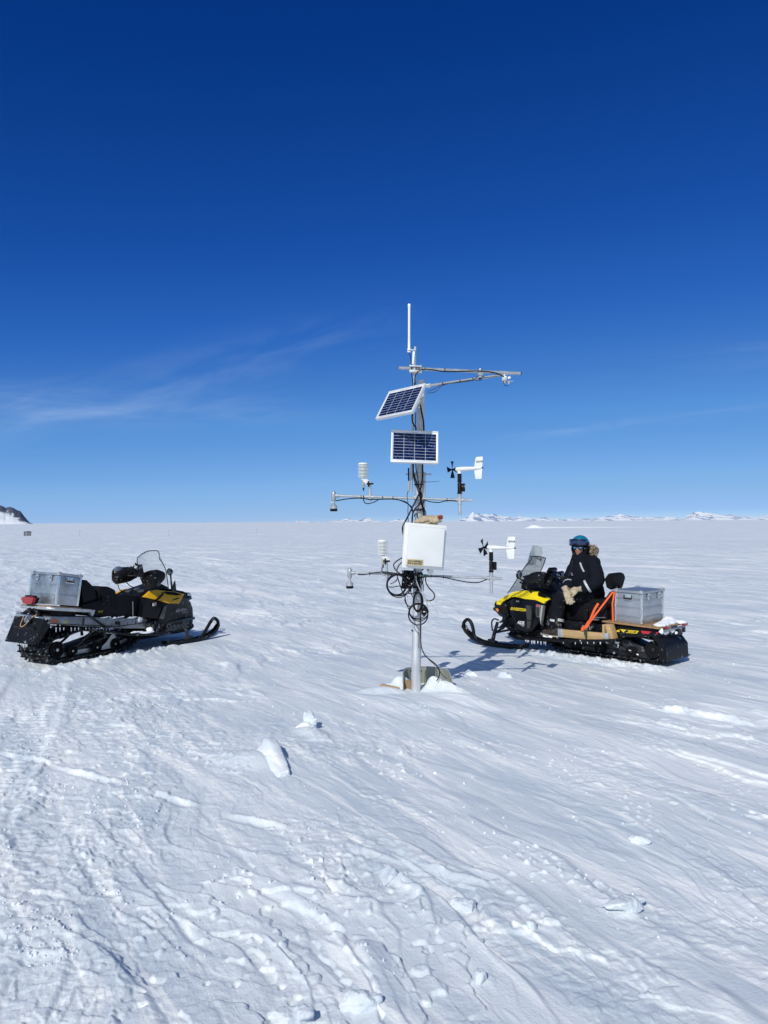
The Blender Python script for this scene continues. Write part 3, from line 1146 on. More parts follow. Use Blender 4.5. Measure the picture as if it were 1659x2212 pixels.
def far_drift():
    mb = MB()
    n = 60
    grid = []
    for j in range(9):
        s = j / 8
        row = []
        for i in range(n + 1):
            t = i / n
            X = 80.0 + 84.0 * t
            h = (0.85 * math.exp(-((t - 0.045) / 0.035) ** 2) + 0.95 * (1 - t) ** 0.7) * (1 + 0.15 * mnoise.noise(Vector((t * 14, s, 3)))) * ss(0, 0.03, t)
            row.append((X - 6 * s, 408 + 9 * s + 26 * t, -2.45 + float(h) * math.sin(math.pi * min(1, 0.02 + s)) * 1.0))
        grid.append(row)
    mb.sheet(grid)
    o = mb.build('snow_drift', M_SNOWP, smooth=0)
    if sum(p.normal.z for p in o.data.polygons) < 0:
        o.data.flip_normals()
    o['kind'] = 'structure'
    o['label'] = 'long low bright snow drift far out on the plain, behind the rider'


far_drift()


# ------------------------------------------------------------------ measuring helper
CAM_R = cam.matrix_world.to_3x3()


def P(px, py, Y):
    """world point seen at column px, row py (photo 1659 x 2212) that lies Y metres out"""
    d = CAM_R @ Vector(((px - 829.5) / 1661.0, -(py - 1106.0) / 1661.0, -1.0))
    return Vector((0, 0, CAM_H)) + d * (Y / d.y)


def melt(o, voxel, smooth=4, fac=0.5):
    """fuse the overlapping shapes of a mesh into one continuous skin"""
    a = o.modifiers.new('fuse', 'REMESH')
    a.mode = 'VOXEL'
    a.voxel_size = voxel
    a.use_smooth_shade = True
    b = o.modifiers.new('ease', 'SMOOTH')
    b.iterations = smooth
    b.factor = fac
    dg = bpy.context.evaluated_depsgraph_get()
    me = bpy.data.meshes.new_from_object(o.evaluated_get(dg))
    old = o.data
    o.modifiers.clear()
    o.data = me
    bpy.data.meshes.remove(old)
    me.name = o.name
    me.polygons.foreach_set('use_smooth', [True] * len(me.polygons))
    return o


def wrinkle(o, amp, sc, seed=0.0):
    me = o.data
    for v in me.vertices:
        n = mnoise.noise(Vector((v.co.x * sc[0] + seed, v.co.y * sc[1], v.co.z * sc[2])))
        n += 0.5 * mnoise.noise(v.co * (max(sc) * 2.2) + Vector((seed, 3, 1)))
        v.co += v.normal * n * amp
    me.update()
    return o


# ------------------------------------------------------------------ the weather mast
MO = Vector((0.3195, 8.011, 0.0))
mast = thing('weather_mast', 'tall slightly leaning metal weather mast with solar panels, sensors and a white box', 'weather station', MO)


def L(px, py, Y):
    return P(px, py, Y) - MO


# main pole
mb = MB()
foot, top = L(898, 1490, 8.011), L(909.8, 821.6, 8.06)
foot = foot + (foot - top).normalized() * 0.4
mb.tube([foot, L(898.9, 1440, 8.013), L(899.3, 1419, 8.014), L(899.4, 1418, 8.014), L(905, 1100, 8.04), top], [.050, .050, .050, .0485, .0455, .040], 28)
mb.build('pole', M_POLE, mast)
mb = MB()
mb.tube([L(897, 749, 7.95), L(893.6, 860, 7.95), L(888.2, 1063, 7.97)], .0135, 14)
mb.build('support_tube', M_GALV, mast)
mb = MB()
mb.tube([L(917.2, 1020, 8.0), L(915, 1120, 8.0)], .0135, 14)
mb.build('support_tube', M_GALV, mast)
mb = MB()
for (x0, y0, x1, y1, Y) in ((876, 1024.2, 932, 1024.6, 7.985), (885, 1161, 905, 1160, 7.98)):
    mb.tube([L(x0, y0, Y), L(x1, y1, Y)], .007, 8)
mb.box(L(905, 1024.4, 7.975), (.12, .012, .035), bev=.003)
mb.box(L(906, 1076, 7.975), (.12, .012, .045), bev=.003)
mb.box(L(900.5, 1243, 7.965), (.13, .012, .05), bev=.003)
mb.build_each('pole_clamp', M_CAST, mast)
mb = MB()
for (px, py, w) in ((905.5, 1047, 1), (906.8, 1100, 1), (899.2, 1362, 1), (898.6, 1449, 1.1), (901, 1205, 1)):
    c = L(px, py, 8.03)
    a = L(px + (909.8 - 898) / 668 * -10, py + 10, 8.03) - c
    mb.lathe([(.050 * w, -.006), (.053 * w, -.006), (.053 * w, .006), (.050 * w, .006)], c, a, 22, cap=False)
mb.build_each('pole_strap', M_CABLE, mast)


def tee(mb, c, along, r=.020, ln=.075, up=None, rz=.0):
    a = Vector(along).normalized()
    mb.tube([c - a * ln / 2, c + a * ln / 2], r, 14)
    if up is not None:
        b = Vector(up).normalized()
        mb.tube([c - b * ln / 2, c + b * ln / 2], r, 14)
    mb.box(c + Vector((0, -r * 1.0, 0)), (.010, .008, .010))


# upper boom with its diagonal brace
ya, yb = 7.945, 8.22
mb = MB()
mb.tube([L(861.8, 794.8, ya - .03), L(1124.5, 806.6, yb)], .0170, 14)
mb.build('boom', M_GALV, mast)
mb = MB()
mb.tube([L(1122.5, 806.5, yb), L(1126.5, 806.7, yb)], .0174, 12)
mb.build('boom_end_cap', M_CABLE, mast)
mb = MB()
mb.tube([L(924.5, 833.5, 7.99), L(1000, 822, 8.07), L(1076, 811.5, 8.15)], .0138, 12)
mb.tube([L(1072, 812, 8.15), L(1118, 805.8, 8.20)], .008, 8)
mb.box(L(925.5, 833.5, 7.985), (.05, .03, .04), (0, -12, 0), bev=.004)
mb.build('brace', M_GALV, mast)
mb = MB()
c = L(895.5, 796.5, 7.94)
mb.box(c + Vector((.01, -.005, .022)), (.13, .05, .018), (0, 3, 0), bev=.004)
mb.box(c + Vector((.01, -.005, -.032)), (.13, .05, .030), (0, 3, 0), bev=.006)
for s in (-1, 1):
    mb.tube([c + Vector((s * .055 + .01, -.02, .036)), c + Vector((s * .055 + .01, -.025, 0)), c + Vector((s * .055 + .01, -.02, -.05))], .004, 6)
mb.tube([c + Vector((0, 0, -.06)), c + Vector((0, 0, .05))], .019, 14)
mb.build('boom_clamp', M_CAST, mast)


def radiation_sensor(px, py, Y, s):
    mb = MB()
    c = L(px, py, Y)
    mb.lathe([(.012, .05), (.016, .045), (.016, .028), (.011, .028)], c, (0, 0, 1), 12)
    mb.box(c, (.055, .05, .055), (0, 4, 12 * s), bev=.010)
    mb.lathe([(.018, -.05), (.020, -.045), (.020, -.03), (.012, -.028)], c, (0, 0, 1), 14)
    o = mb.build('radiation_sensor', M_CAST, mast)
    d = MB()
    if s > 0:
        d.lathe([(.012, 0), (.016, .004), (.011, .014), (.003, .018)], c + Vector((-.005, -.005, -.052)), (0, 0, -1), 14)
        d.build('dome', M_CABLE, o)
    else:
        d.lathe([(.013, 0), (.014, .02), (.010, .030)], c + Vector((.035, -.01, .0)), (1, -.2, .5), 14)
        d.build('dome', M_WHITE, o)
        e = MB()
        e.box(c + Vector((.055, 0, -.03)), (.08, .03, .006), (0, -4, 0), bev=.002)
        e.lathe([(.012, 0), (.012, .022), (.008, .024)], c + Vector((.045, 0, -.056)), (0, 0, 1), 12)
        e.build('level_plate', M_CAST, o)
    return o


radiation_sensor(1037.5, 806, 8.10, 1)
radiation_sensor(1090, 818, 8.16, -1)

# whip antenna
mb = MB()
b = L(883.7, 761.5, 7.93)
t = L(884.0, 656.5, 7.93)
ax = (t - b)
h = ax.length
mb.lathe([(.015, 0), (.018, .003), (.018, .040), (.0145, .046), (.0125, .15), (.0125, h - .035), (.0150, h - .033), (.0155, h - .008), (.012, h)], b, ax, 16)
ant = mb.build('antenna', M_WHITE, mast, 'white whip antenna standing on the very top')
mb = MB()
mb.box(L(889.3, 756.2, 7.925), (.085, .045, .006), (0, 0, 0), bev=.002)
mb.plate([L(891.5, 757, 7.92), L(896.5, 757, 7.92), L(894.5, 787, 7.92), L(889.5, 787, 7.92)], .006, .0015)
mb.build('bracket', M_WHITE, ant)

# solar panels
M_CELL = bpy.data.materials.new('solar_cell')
M_CELL.use_nodes = True
_n, _l = M_CELL.node_tree.nodes, M_CELL.node_tree.links
_b = _n['Principled BSDF']
_tc = _n.new('ShaderNodeTexCoord')
_v = _n.new('ShaderNodeTexVoronoi')
_v.inputs['Scale'].default_value = 90
_l.new(_tc.outputs['Object'], _v.inputs['Vector'])
_sx = _n.new('ShaderNodeSeparateXYZ')
_l.new(_v.outputs['Color'], _sx.inputs[0])
_cr = _n.new('ShaderNodeValToRGB')
_cr.color_ramp.elements[0].color = (0.001, 0.004, 0.030, 1)
_cr.color_ramp.elements[1].color = (0.003, 0.012, 0.085, 1)
_e = _cr.color_ramp.elements.new(0.93)
_e.color = (0.003, 0.011, 0.075, 1)
_e = _cr.color_ramp.elements.new(0.985)
_e.color = (0.05, 0.16, 0.5, 1)
_l.new(_sx.outputs[0], _cr.inputs['Fac'])
_l.new(_cr.outputs[0], _b.inputs['Base Color'])
_b.inputs['Roughness'].default_value = 0.15
_b.inputs['Specular IOR Level'].default_value = 0.4
M_GRID = mat('cell_grid_line', (0.42, 0.46, 0.52), 0.3)
M_BACK = mat('panel_backsheet', (0.74, 0.76, 0.78), 0.25, coat=0.3)


def solar_panel(c, xd, up, w, h, label):
    """c world centre of the face"""
    M = face_M(c - MO, xd, up)
    f = MB(M)
    t, b_ = .032, .014
    f.box((0, h / 2 - b_ / 2, -t / 2), (w, b_, t), bev=.0015)
    f.box((0, -h / 2 + b_ / 2, -t / 2), (w, b_, t), bev=.0015)
    for s in (-1, 1):
        f.box((s * (w / 2 - b_ / 2), 0, -t / 2), (b_, h - 2 * b_, t), bev=.0015)
    for s in (-1, 1):
        f.box((s * w * .28, 0, -t - .008), (.03, h * .8, .016), bev=.002)
    o = f.build('solar_panel', M_FRAME, mast, label)
    g = MB(M)
    g.box((0, 0, -.008), (w - 2 * b_ + .002, h - 2 * b_ + .002, .006))
    g.build('glass', M_BACK, o)
    k = MB(M)
    iw, ih = w - 2 * b_ - .012, h - 2 * b_ - .036
    cw, ch = iw / 4, ih / 9
    k.box((0, -.002, -.0045), (iw - .004, ih - .004, .0012))
    k.build('solar_cells', M_CELL, o)
    k = MB(M)
    for i in range(1, 4):
        k.box((-iw / 2 + cw * i, -.002, -.0040), (.0038, ih, .0010))
    for j in range(1, 9):
        k.box((0, -.002 - ih / 2 + ch * j, -.0038), (iw, .0032, .0010))
    k.build('cell_grid', M_GRID, o)
    q = MB(M)
    for s, l0 in ((-1, .42), (.9, .46)):
        q.box((s * w * .22, -h / 2 + b_ + .007, -.0046), (w * .36, .0022, .001))
    q.box((-w * .06, h / 2 - b_ - .009, -.0046), (w * .24, .0022, .001))
    q.box((w * .30, h / 2 - b_ - .009, -.0046), (w * .07, .004, .001))
    q.build_each('contact_strip', M_STEEL, o)
    return o


solar_panel(P(864, 866.5, 7.76), (.36, -.33, .0246), (.143, .18, .3125), .490, .386, 'upper solar panel, turned to the left and tipped back')
solar_panel(P(895.8, 964, 7.84), (1, 0.02, -.045), (.045, .36, .94), .482, .366, 'lower solar panel, facing the viewer squarely')
mb = MB()
mb.tube([L(897, 862, 7.84), L(910, 862, 8.0)], .012, 8)
mb.plate([L(915.5, 851, 7.86), L(919, 856, 8.0), L(904, 880, 8.0), L(903, 877, 7.86)], .008)
mb.box(L(902, 950, 7.94), (.10, .10, .05), bev=.004)
mb.build_each('panel_bracket', M_CAST, mast)


# middle and lower cross arms
def arm(p0, p1, r=.0128):
    m_ = MB()
    m_.tube([p0, p1], r, 14)
    return m_.build('cross_arm', M_GALV, mast)


A1, B1 = L(727, 1070.9, 7.93), L(1020, 1080.8, 7.97)
A2, B2 = L(760, 1237.3, 7.92), L(1085, 1250.2, 7.96)
arm(A1, B1)
arm(A2, B2)
d1, d2 = (B1 - A1).normalized(), (B2 - A2).normalized()


def on_arm(A, B, px):
    # point on an arm at photo column px
    f_ = (px - 829.5) / 1661.0
    a, b = A + MO, B + MO
    t_ = (f_ * a.y - a.x) / ((b.x - a.x) - f_ * (b.y - a.y))
    return A + (B - A) * t_


def distance_sensor(A, B, px):
    d = (B - A).normalized()
    c = on_arm(A, B, px)
    f = MB()
    f.lathe([(.019, -.052), (.0235, -.045), (.0235, -.012), (.025, 0), (.0235, .018), (.0215, .030), (.0185, .036)], c, (0, 0, 1), 18)
    f.tube([c, c + d * .052], .0205, 14)
    f.tube([c + d * .052, c + d * .056], .017, 14)
    f.lathe([(.0155, .036), (.0155, .051)], c, (0, 0, 1), 14)
    o = f.build('distance_sensor', M_CAST, mast)
    s = MB()
    s.lathe([(.014, -.092), (.014, -.05)], c, (0, 0, 1), 14)
    s.tube([c + Vector((-.012, 0, -.074)), c + Vector((-.036, 0, -.074))], .0075, 10)
    s.lathe([(.036, -.135), (.036, -.108), (.034, -.106), (.016, -.090)], c, (0, 0, 1), 18)
    s.build('transducer', M_GALV, o)
    k = MB()
    k.lathe([(.034, -.162), (.0375, -.161), (.0375, -.1355), (.030, -.1350)], c, (0, 0, 1), 20)
    k.build('sensor_mesh', M_CABLE, o)
    return o


distance_sensor(A1, B1, 721.0)
distance_sensor(A2, B2, 754.8)


def temperature_shield(A, B, px_post, dx, z_low):
    """louvred shield on a post clamped to the arm"""
    c = on_arm(A, B, px_post)
    f = MB()
    f.tube([c + Vector((0, 0, z_low)), c + Vector((0, 0, .162))], .0125, 12)
    tee(f, c, B - A, .0185, .085)
    f.tube([c + Vector((0, 0, -.035)), c + Vector((0, 0, .035))], .0185, 12)
    post = f.build('sensor_post', M_GALV, mast)
    k = MB()
    k.box(c + Vector((0, -.018, .135)), (.070, .014, .018), bev=.003)
    k.box(c + Vector((-.016, -.020, .133)), (.015, .014, .060), bev=.003)
    k.build('clamp_knob', M_CABLE, post)
    sc = c + Vector((dx, .02, .205))
    g = MB()
    pr = []
    z = 0.0
    for i in range(9):
        pr += [(.026, z), (.0500, z - .003), (.0525, z - .0012), (.0505, z + .003), (.030, z + .0055)]
        z += .0148
    pr += [(.028, z), (.050, z - .004), (.0525, z - .001), (.045, z + .013), (.038, z + .016), (.010, z + .017)]
    g.lathe(pr, sc, (0, 0, 1), 28)
    o = g.build('temperature_shield', M_WHITE, mast, smooth=30)
    br = MB()
    br.box(sc + Vector((0, 0, -.013)), (.052, .052, .018), bev=.004)
    br.plate([sc + Vector((-.018, -.035, -.021)), sc + Vector((.042, -.035, -.021)), sc + Vector((.085, -.03, -.062)), sc + Vector((.030, -.03, -.075))], .005)
    br.build('bracket', M_WHITE, o)
    pb = MB()
    pb.lathe([(.008, -.118), (.0115, -.112), (.0115, -.036), (.009, -.030)], sc + Vector((.004, -.02, 0)), (0, 0, 1), 12)
    pb.build('probe', M_BOOTS, o)
    pk = MB()
    pk.lathe([(.005, -.145), (.007, -.122), (.0118, -.118), (.0118, -.112)], sc + Vector((.004, -.02, 0)), (0, 0, 1), 10)
    pk.build('probe_plug', M_CABLE, o)
    return o


temperature_shield(A1, B1, 799.7, -.072, -.045)
temperature_shield(A2, B2, 834.8, -.042, -.085)


def wind_monitor(A, B, px_post, low, spin, split, text):
    c = on_arm(A, B, px_post)
    up = Vector((0, 0, 1))
    f = MB()
    f.tube([c - up * low, c + up * .045], .0165, 14)
    f.tube([c - up * .045, c + up * .03], .0205, 14)
    tee(f, c, B - A, .0195, .095)
    f.lathe([(.020, .03), (.020, .045), (.0215, .05), (.0215, .062)], c, up, 16)
    post = f.build('sensor_post', M_GALV, mast)
    k = MB()
    k.lathe([(.0245, .062), (.0255, .066), (.0255, .078), (.0215, .080), (.0215, .172), (.017, .178), (.017, .186), (.0255, .187), (.0255, .193), (.0218, .194), (.0218, .272), (.018, .273)], c, up, 20)
    k.box(c + Vector((.038, .004, .128)), (.034, .03, .084), (0, 0, 8), bev=.004)
    k.build('orientation_ring', M_BLACK, post)
    a = Vector((-math.cos(R(42)), math.sin(R(42)), 0)).normalized()       # the way the nose points: up-wind
    side = up.cross(a)
    ax = c + up * .318
    w = MB()
    w.lathe([(.0205, .262), (.0205, .285), (.022, .318)], c, up, 18)
    w.lathe([(.012, -.275), (.0135, -.245), (.0175, -.185), (.0225, -.105), (.0240, -.07), (.0245, -.03), (.0245, .028), (.0225, .036)] if not split else
            [(.008, -.275), (.0125, -.20), (.0135, -.172), (.0150, -.171), (.0225, -.062), (.0235, -.058), (.0235, -.052), (.0245, -.050), (.0245, .028), (.0225, .036)], ax, a, 20)
    o = w.build('wind_monitor', M_WHITE, mast)
    n = MB()
    n.lathe([(.0226, .036), (.020, .055), (.012, .072), (.0095, .098), (.006, .108)], ax, a, 18)
    n.build('nose_cone', M_CABLE, o)
    p = MB()
    hub = ax + a * .092
    for i in range(4):
        th = R(spin + 90 * i)
        rd = up * math.cos(th) + side * math.sin(th)
        tn = a.cross(rd)
        grid = []
        for j in range(6):
            s = j / 5
            r_ = .010 + .078 * s
            wd = (.008 + .056 * s ** .9)
            tw = R(62 - 42 * s)
            ch = tn * math.cos(R(90) - tw) + a * math.sin(R(90) - tw)
            ch = tn * math.cos(tw * .45) + a * math.sin(tw * .45)
            grid.append([hub + rd * r_ - ch * wd / 2, hub + rd * r_ + a * .001, hub + rd * r_ + ch * wd / 2])
        p.sheet(grid, .0022)
    p.lathe([(.009, -.012), (.011, -.006), (.011, .006), (.006, .014)], hub, a, 12)
    p.build('propeller', M_CABLE, o)
    v = MB()

    def tl(s, z):
        return ax + a * s + up * z
    v.plate([tl(-.185, .018), tl(-.285, .004), tl(-.293, .112), tl(-.288, .115), tl(-.215, .115), tl(-.205, .108)], .004, .001)
    v.plate([tl(-.285, -.004), tl(-.185, -.016), tl(-.200, -.104), tl(-.206, -.110), tl(-.272, -.110), tl(-.276, -.106)], .004, .001)
    v.build('tail_fin', M_WHITE, o)
    e = MB()
    e.lathe([(.0065, -.296), (.0075, -.292), (.0075, -.284)], ax, a, 10)
    e.build('balance_weight', M_CABLE, o)
    s_ = MB()
    n_ = a.cross(up)
    n_ = n_ if n_.y < 0 else -n_
    Mx = face_M(tl(-.252, .066) + n_ * .0024, -a, up)
    s_.M = Mx
    s_.box((0, 0, 0), (.074, .016, .001))
    st = s_.build('name_sticker', M_CABLE, o)
    tx = MB()
    tx.text(text, .0135, face_M(tl(-.252, .066) + n_ * .0034, -a, up), .0004, 1.15, bold=.0006)
    tx.build('lettering', M_LET_W, st, smooth=0)
    return o


wind_monitor(A1, B1, 993.2, .160, 2, False, 'YOUNG')
wind_monitor(A2, B2, 1060.2, .162, 24, True, 'YOUNG')

# black stub antenna and tie tail beside the pole
mb = MB()
mb.tube([L(882.6, 1011, 7.95), L(882.9, 1039, 7.95)], .0085, 10)
mb.build('stub_antenna', M_CABLE, mast)
mb = MB()
mb.tube([L(882.9, 1038, 7.95), L(883.2, 1060, 7.95)], .0075, 10)
mb.tube([L(879, 1023.5, 7.955), L(890, 1024, 7.955)], .005, 8)
mb.build_each('antenna_mount', M_GALV, mast)
mb = MB()
mb.tube([L(911, 1041.2, 7.98), L(930, 1041, 7.97), L(949.4, 1039.3, 7.96)], [.003, .0026, .0018], 6)
mb.tube([L(889, 1103.5, 7.96), L(909.5, 1102.5, 7.975)], .004, 6)
mb.build_each('cable_tie', M_CABLE, mast)

# white instrument box
yaw, rl = R(9), R(4.8)
bx = Vector((math.cos(yaw), math.sin(yaw), 0))
bz = Vector((0, 0, 1))
bxr = bx * math.cos(rl) - bz * math.sin(rl)
bup = bz * math.cos(rl) + bx * math.sin(rl)
bc = P(917.8, 1180.6, 7.70)
MBX = face_M(bc - MO, bxr, bup)
w_, h_ = .432, .455
mb = MB(MBX)
mb.box((0, 0, -.125), (w_ - .035, h_ - .035, .17), bev=.02)
box = mb.build('control_box', M_WHITEB, mast, 'white rectangular instrument box, tilted a little clockwise')
mb = MB(MBX)
mb.box((0, 0, -.030), (w_, h_, .022), bev=.0095)
mb.box((.006, .000, -.0005), (w_ - .050, h_ - .046, .060), (0, 0, 0), bev=.006, taper=(.94, .94))
mb.build('lid', M_WHITEB, box)
mb = MB(MBX)
mb.box((-.095, -.165, .0305), (.168, .064, .002), bev=.0008)
pl = mb.build('nameplate', M_PLATE, box)
mb = MB(MBX)
mb.box((-.150, -.165, .0319), (.034, .036, .0012))
mb.text('CAMPBELL', .0245, Matrix.Translation((-.073, -.153, .0319)), .0005, .98, bold=.0009)
mb.text('SCIENTIFIC', .0245, Matrix.Translation((-.073, -.177, .0319)), .0005, .86, bold=.0009)
mb.build('lettering', M_LET_K, pl, smooth=0)
mb = MB(MBX)
mb.plate([(-.161, -.153, 0.0327), (-.139, -.153, 0.0327), (-.139, -.170, 0.0327), (-.150, -.179, 0.0327), (-.161, -.170, 0.0327)], .0006)
em = mb.build('emblem', M_PLATE, pl, smooth=0)
mb = MB(MBX)
mb.text('CS', .018, Matrix.Translation((-.150, -.164, .0333)), .0003, .75, bold=.0007)
mb.build('emblem_lettering', M_LET_K, pl, smooth=0)
mb = MB(MBX)
for (qx, qy) in ((-.06, -.245), (.02, -.245), (.075, -.245)):
    mb.lathe([(.011, 0), (.012, -.01), (.009, -.02)], (qx, qy + .02, -.12), (0, 1, 0), 10)
mb.build_each('cable_gland', M_CABLE, box)
mb = MB()
mb.box(L(930, 1232, 7.93), (.055, .06, .07), (0, 4, 0), bev=.004)
mb.build('junction_box', M_FRAME, mast)
mb = MB()
mb.box(L(920.5, 1243.5, 7.90), (.040, .03, .026), (0, 10, 5), bev=.006)
mb.build('green_connector', M_GREEN, mast)

# cables
CABS = []


def cable(pts, r=.0055, m=M_CABLE, name='cable'):
    q = MB()
    q.tube([L(*p) for p in pts], r, 7, curve=True, sub=7)
    return q.build(name, m, mast)


def tz(zx, zy, Y):          # point read off the enlarged view of the cable knot
    return (822.9 + zx * .08598, 1196 + zy * .08598, Y)


def t4(zx, zy, Y):
    return (691.3 + zx * .23148, 976.5 + zy * .23148, Y)


def t3(zx, zy, Y):
    return (779 + zx * .23148, 636.4 + zy * .23148, Y)


def t5(zx, zy, Y):
    return (724.2 + zx * .24471, 1097.2 + zy * .24471, Y)


# along the upper boom
cable([t3(512, 832, 7.92), t3(505, 780, 7.91), t3(530, 725, 7.91), t3(590, 697, 7.92), t3(680, 703, 7.94), t3(785, 718, 7.97), t3(950, 716, 8.03), t3(1080, 712, 8.06), t3(1200, 720, 8.10), t3(1290, 742, 8.13), t3(1340, 770, 8.14)], .0062)
cable([t3(625, 903, 7.95), t3(690, 880, 7.96), t3(765, 838, 7.98), t3(900, 822, 8.01), t3(1040, 800, 8.06), t3(1090, 760, 8.08)], .0035, M_DSTEEL)
cable([t3(625, 920, 7.95), t3(700, 905, 7.96), t3(770, 845, 7.98), t3(930, 812, 8.02), t3(1050, 797, 8.06), t3(1120, 800, 8.08), t3(1150, 775, 8.08), t3(1280, 765, 8.12)], .0035, M_DSTEEL)
cable([t3(450, 540, 7.92), t3(466, 580, 7.92), t3(472, 640, 7.92), t3(478, 760, 7.92), t3(486, 840, 7.93), t3(482, 1150, 7.94)], .004)
cable([t3(1330, 810, 8.14), t3(1345, 845, 8.14), t3(1380, 852, 8.14)], .003)
# down behind the panels
cable([t3(505, 820, 7.93), t3(500, 900, 7.94), t3(480, 1150, 7.93), t3(500, 1220, 7.93), t3(516, 1270, 7.94), t4(872, 118, 7.93), t4(880, 220, 7.93), t4(920, 330, 7.93), t4(945, 400, 7.94), t4(935, 470, 7.94), t4(880, 540, 7.94), t4(862, 600, 7.94), t4(858, 660, 7.92)], .0075)
cable([t3(555, 1020, 7.97), t3(570, 1100, 7.97), t3(590, 1250, 7.97), t4(955, 118, 7.955), t4(958, 220, 7.95), t4(930, 370, 7.94), t4(870, 500, 7.92), t4(800, 640, 7.88), t4(772, 700, 7.86), t4(776, 770, 7.86)], .0085)
cable([t3(515, 1100, 7.96), t3(512, 1250, 7.95), t4(893, 118, 7.95), t4(905, 200, 7.95), t4(928, 350, 7.94), t4(950, 470, 7.95), t4(970, 540, 7.96), t4(980, 620, 7.96)], .005)
cable([t4(868, 118, 7.94), t4(874, 240, 7.93), t4(925, 390, 7.92), t4(940, 470, 7.93), t4(960, 530, 7.95), t4(968, 620, 7.95)], .006)
cable([t4(826, 355, 7.95), t4(812, 410, 7.94), t4(822, 480, 7.94), t4(820, 560, 7.93), t4(824, 650, 7.90)], .0035)
cable([t4(880, 600, 7.93), t4(885, 580, 7.92), t4(900, 575, 7.92), t4(912, 600, 7.92), t4(915, 640, 7.90)], .005)
# along the middle arm
cable([t4(148, 455, 7.92), t4(250, 438, 7.90), t4(370, 430, 7.90), t4(470, 442, 7.90), t4(590, 440, 7.91), t4(690, 440, 7.91), t4(760, 455, 7.92), t4(830, 490, 7.93), t4(862, 530, 7.93), t4(862, 620, 7.92)], .0055)
cable([t4(406, 405, 7.91), t4(405, 440, 7.90), t4(420, 475, 7.90), t4(460, 480, 7.90), t4(520, 460, 7.90), t4(555, 435, 7.90)], .005)
cable([t4(700, 440, 7.91), t4(800, 465, 7.92), t4(850, 520, 7.93), t4(866, 560, 7.93), t4(864, 650, 7.91)], .005)
cable([t4(978, 450, 7.95), t4(1040, 465, 7.94), t4(1110, 470, 7.94), t4(1180, 455, 7.95), t4(1280, 458, 7.95)], .005)
cable([t4(975, 440, 7.95), t4(960, 500, 7.95), t4(985, 560, 7.96), t4(988, 620, 7.95)], .005)
# along the lower arm
cable([t5(200, 588, 7.91), t5(260, 588, 7.90), t5(340, 572, 7.90), t5(430, 565, 7.90), t5(520, 575, 7.90), t5(600, 590, 7.90)], .0055)
cable([t5(412, 525, 7.91), t5(415, 560, 7.90), t5(450, 580, 7.90), t5(540, 585, 7.90)], .005)
cable([t5(780, 612, 7.93), t5(850, 605, 7.93), t5(950, 612, 7.93), t5(1060, 635, 7.93), t5(1170, 655, 7.93), t5(1260, 658, 7.93), t5(1340, 630, 7.94)], .0055)
cable([tz(1130, 540, 7.92), tz(1125, 700, 7.91), tz(1200, 850, 7.90), tz(1320, 980, 7.90), tz(1350, 1080, 7.90), tz(1300, 1160, 7.90), tz(1210, 1185, 7.91), tz(1130, 1170, 7.92)], .0062)
# out of the box on the left and into the knot
cable([tz(535, 100, 7.80), tz(420, 170, 7.80), tz(330, 250, 7.82), tz(325, 320, 7.83), tz(370, 410, 7.84), tz(480, 500, 7.86), tz(600, 560, 7.88)], .006)
cable([tz(525, 210, 7.80), tz(450, 300, 7.81), tz(405, 400, 7.83), tz(400, 480, 7.85), tz(420, 600, 7.86), tz(520, 900, 7.87), tz(590, 1040, 7.88)], .0055)
cable([tz(470, 250, 7.80), tz(400, 310, 7.81), tz(390, 400, 7.83), tz(400, 500, 7.85)], .0025, M_CABLEG)
cable([tz(600, 370, 7.80), tz(560, 430, 7.82), tz(560, 490, 7.85)], .0025, M_CABLEG)
cable([tz(880, 560, 7.84), tz(890, 680, 7.83), tz(960, 860, 7.83), tz(1050, 1030, 7.84), tz(1130, 1170, 7.85), tz(1165, 1290, 7.86), tz(1150, 1420, 7.87)], .0055, M_CABLEG)
cable([tz(1040, 760, 7.84), tz(1060, 950, 7.84), tz(1150, 1130, 7.84), tz(1290, 1300, 7.84), tz(1390, 1440, 7.84), tz(1415, 1520, 7.84), tz(1380, 1575, 7.84), tz(1280, 1520, 7.85), tz(1190, 1430, 7.86)], .003, M_CABLEG)
cable([tz(610, 1080, 7.88), tz(600, 1180, 7.88), tz(650, 1290, 7.88), tz(700, 1400, 7.88), tz(720, 1500, 7.88), tz(790, 1590, 7.89)], .0045)
cable([tz(590, 1000, 7.87), tz(620, 1180, 7.86), tz(660, 1290, 7.86), tz(740, 1340, 7.86)], .005)
cable([tz(670, 1050, 7.88), tz(672, 1180, 7.88)], .003, M_CABLEG)
cable([tz(240, 750, 7.84), tz(330, 720, 7.84), tz(390, 670, 7.85), tz(420, 600, 7.86)], .0048)
cable([tz(200, 835, 7.84), tz(300, 840, 7.84), tz(440, 815, 7.85), tz(580, 830, 7.87)], .0048)
cable([tz(240, 760, 7.84), tz(360, 800, 7.85), tz(520, 830, 7.87)], .0018, M_CABLEG)
cable([tz(820, 990, 7.88), tz(880, 950, 7.88), tz(930, 880, 7.88)], .005)
cable([tz(680, 990, 7.88), tz(760, 1010, 7.88), tz(840, 990, 7.88), tz(880, 950, 7.88)], .005)
cable([tz(750, 870, 7.88), tz(760, 1000, 7.88), tz(800, 1090, 7.88)], .005)
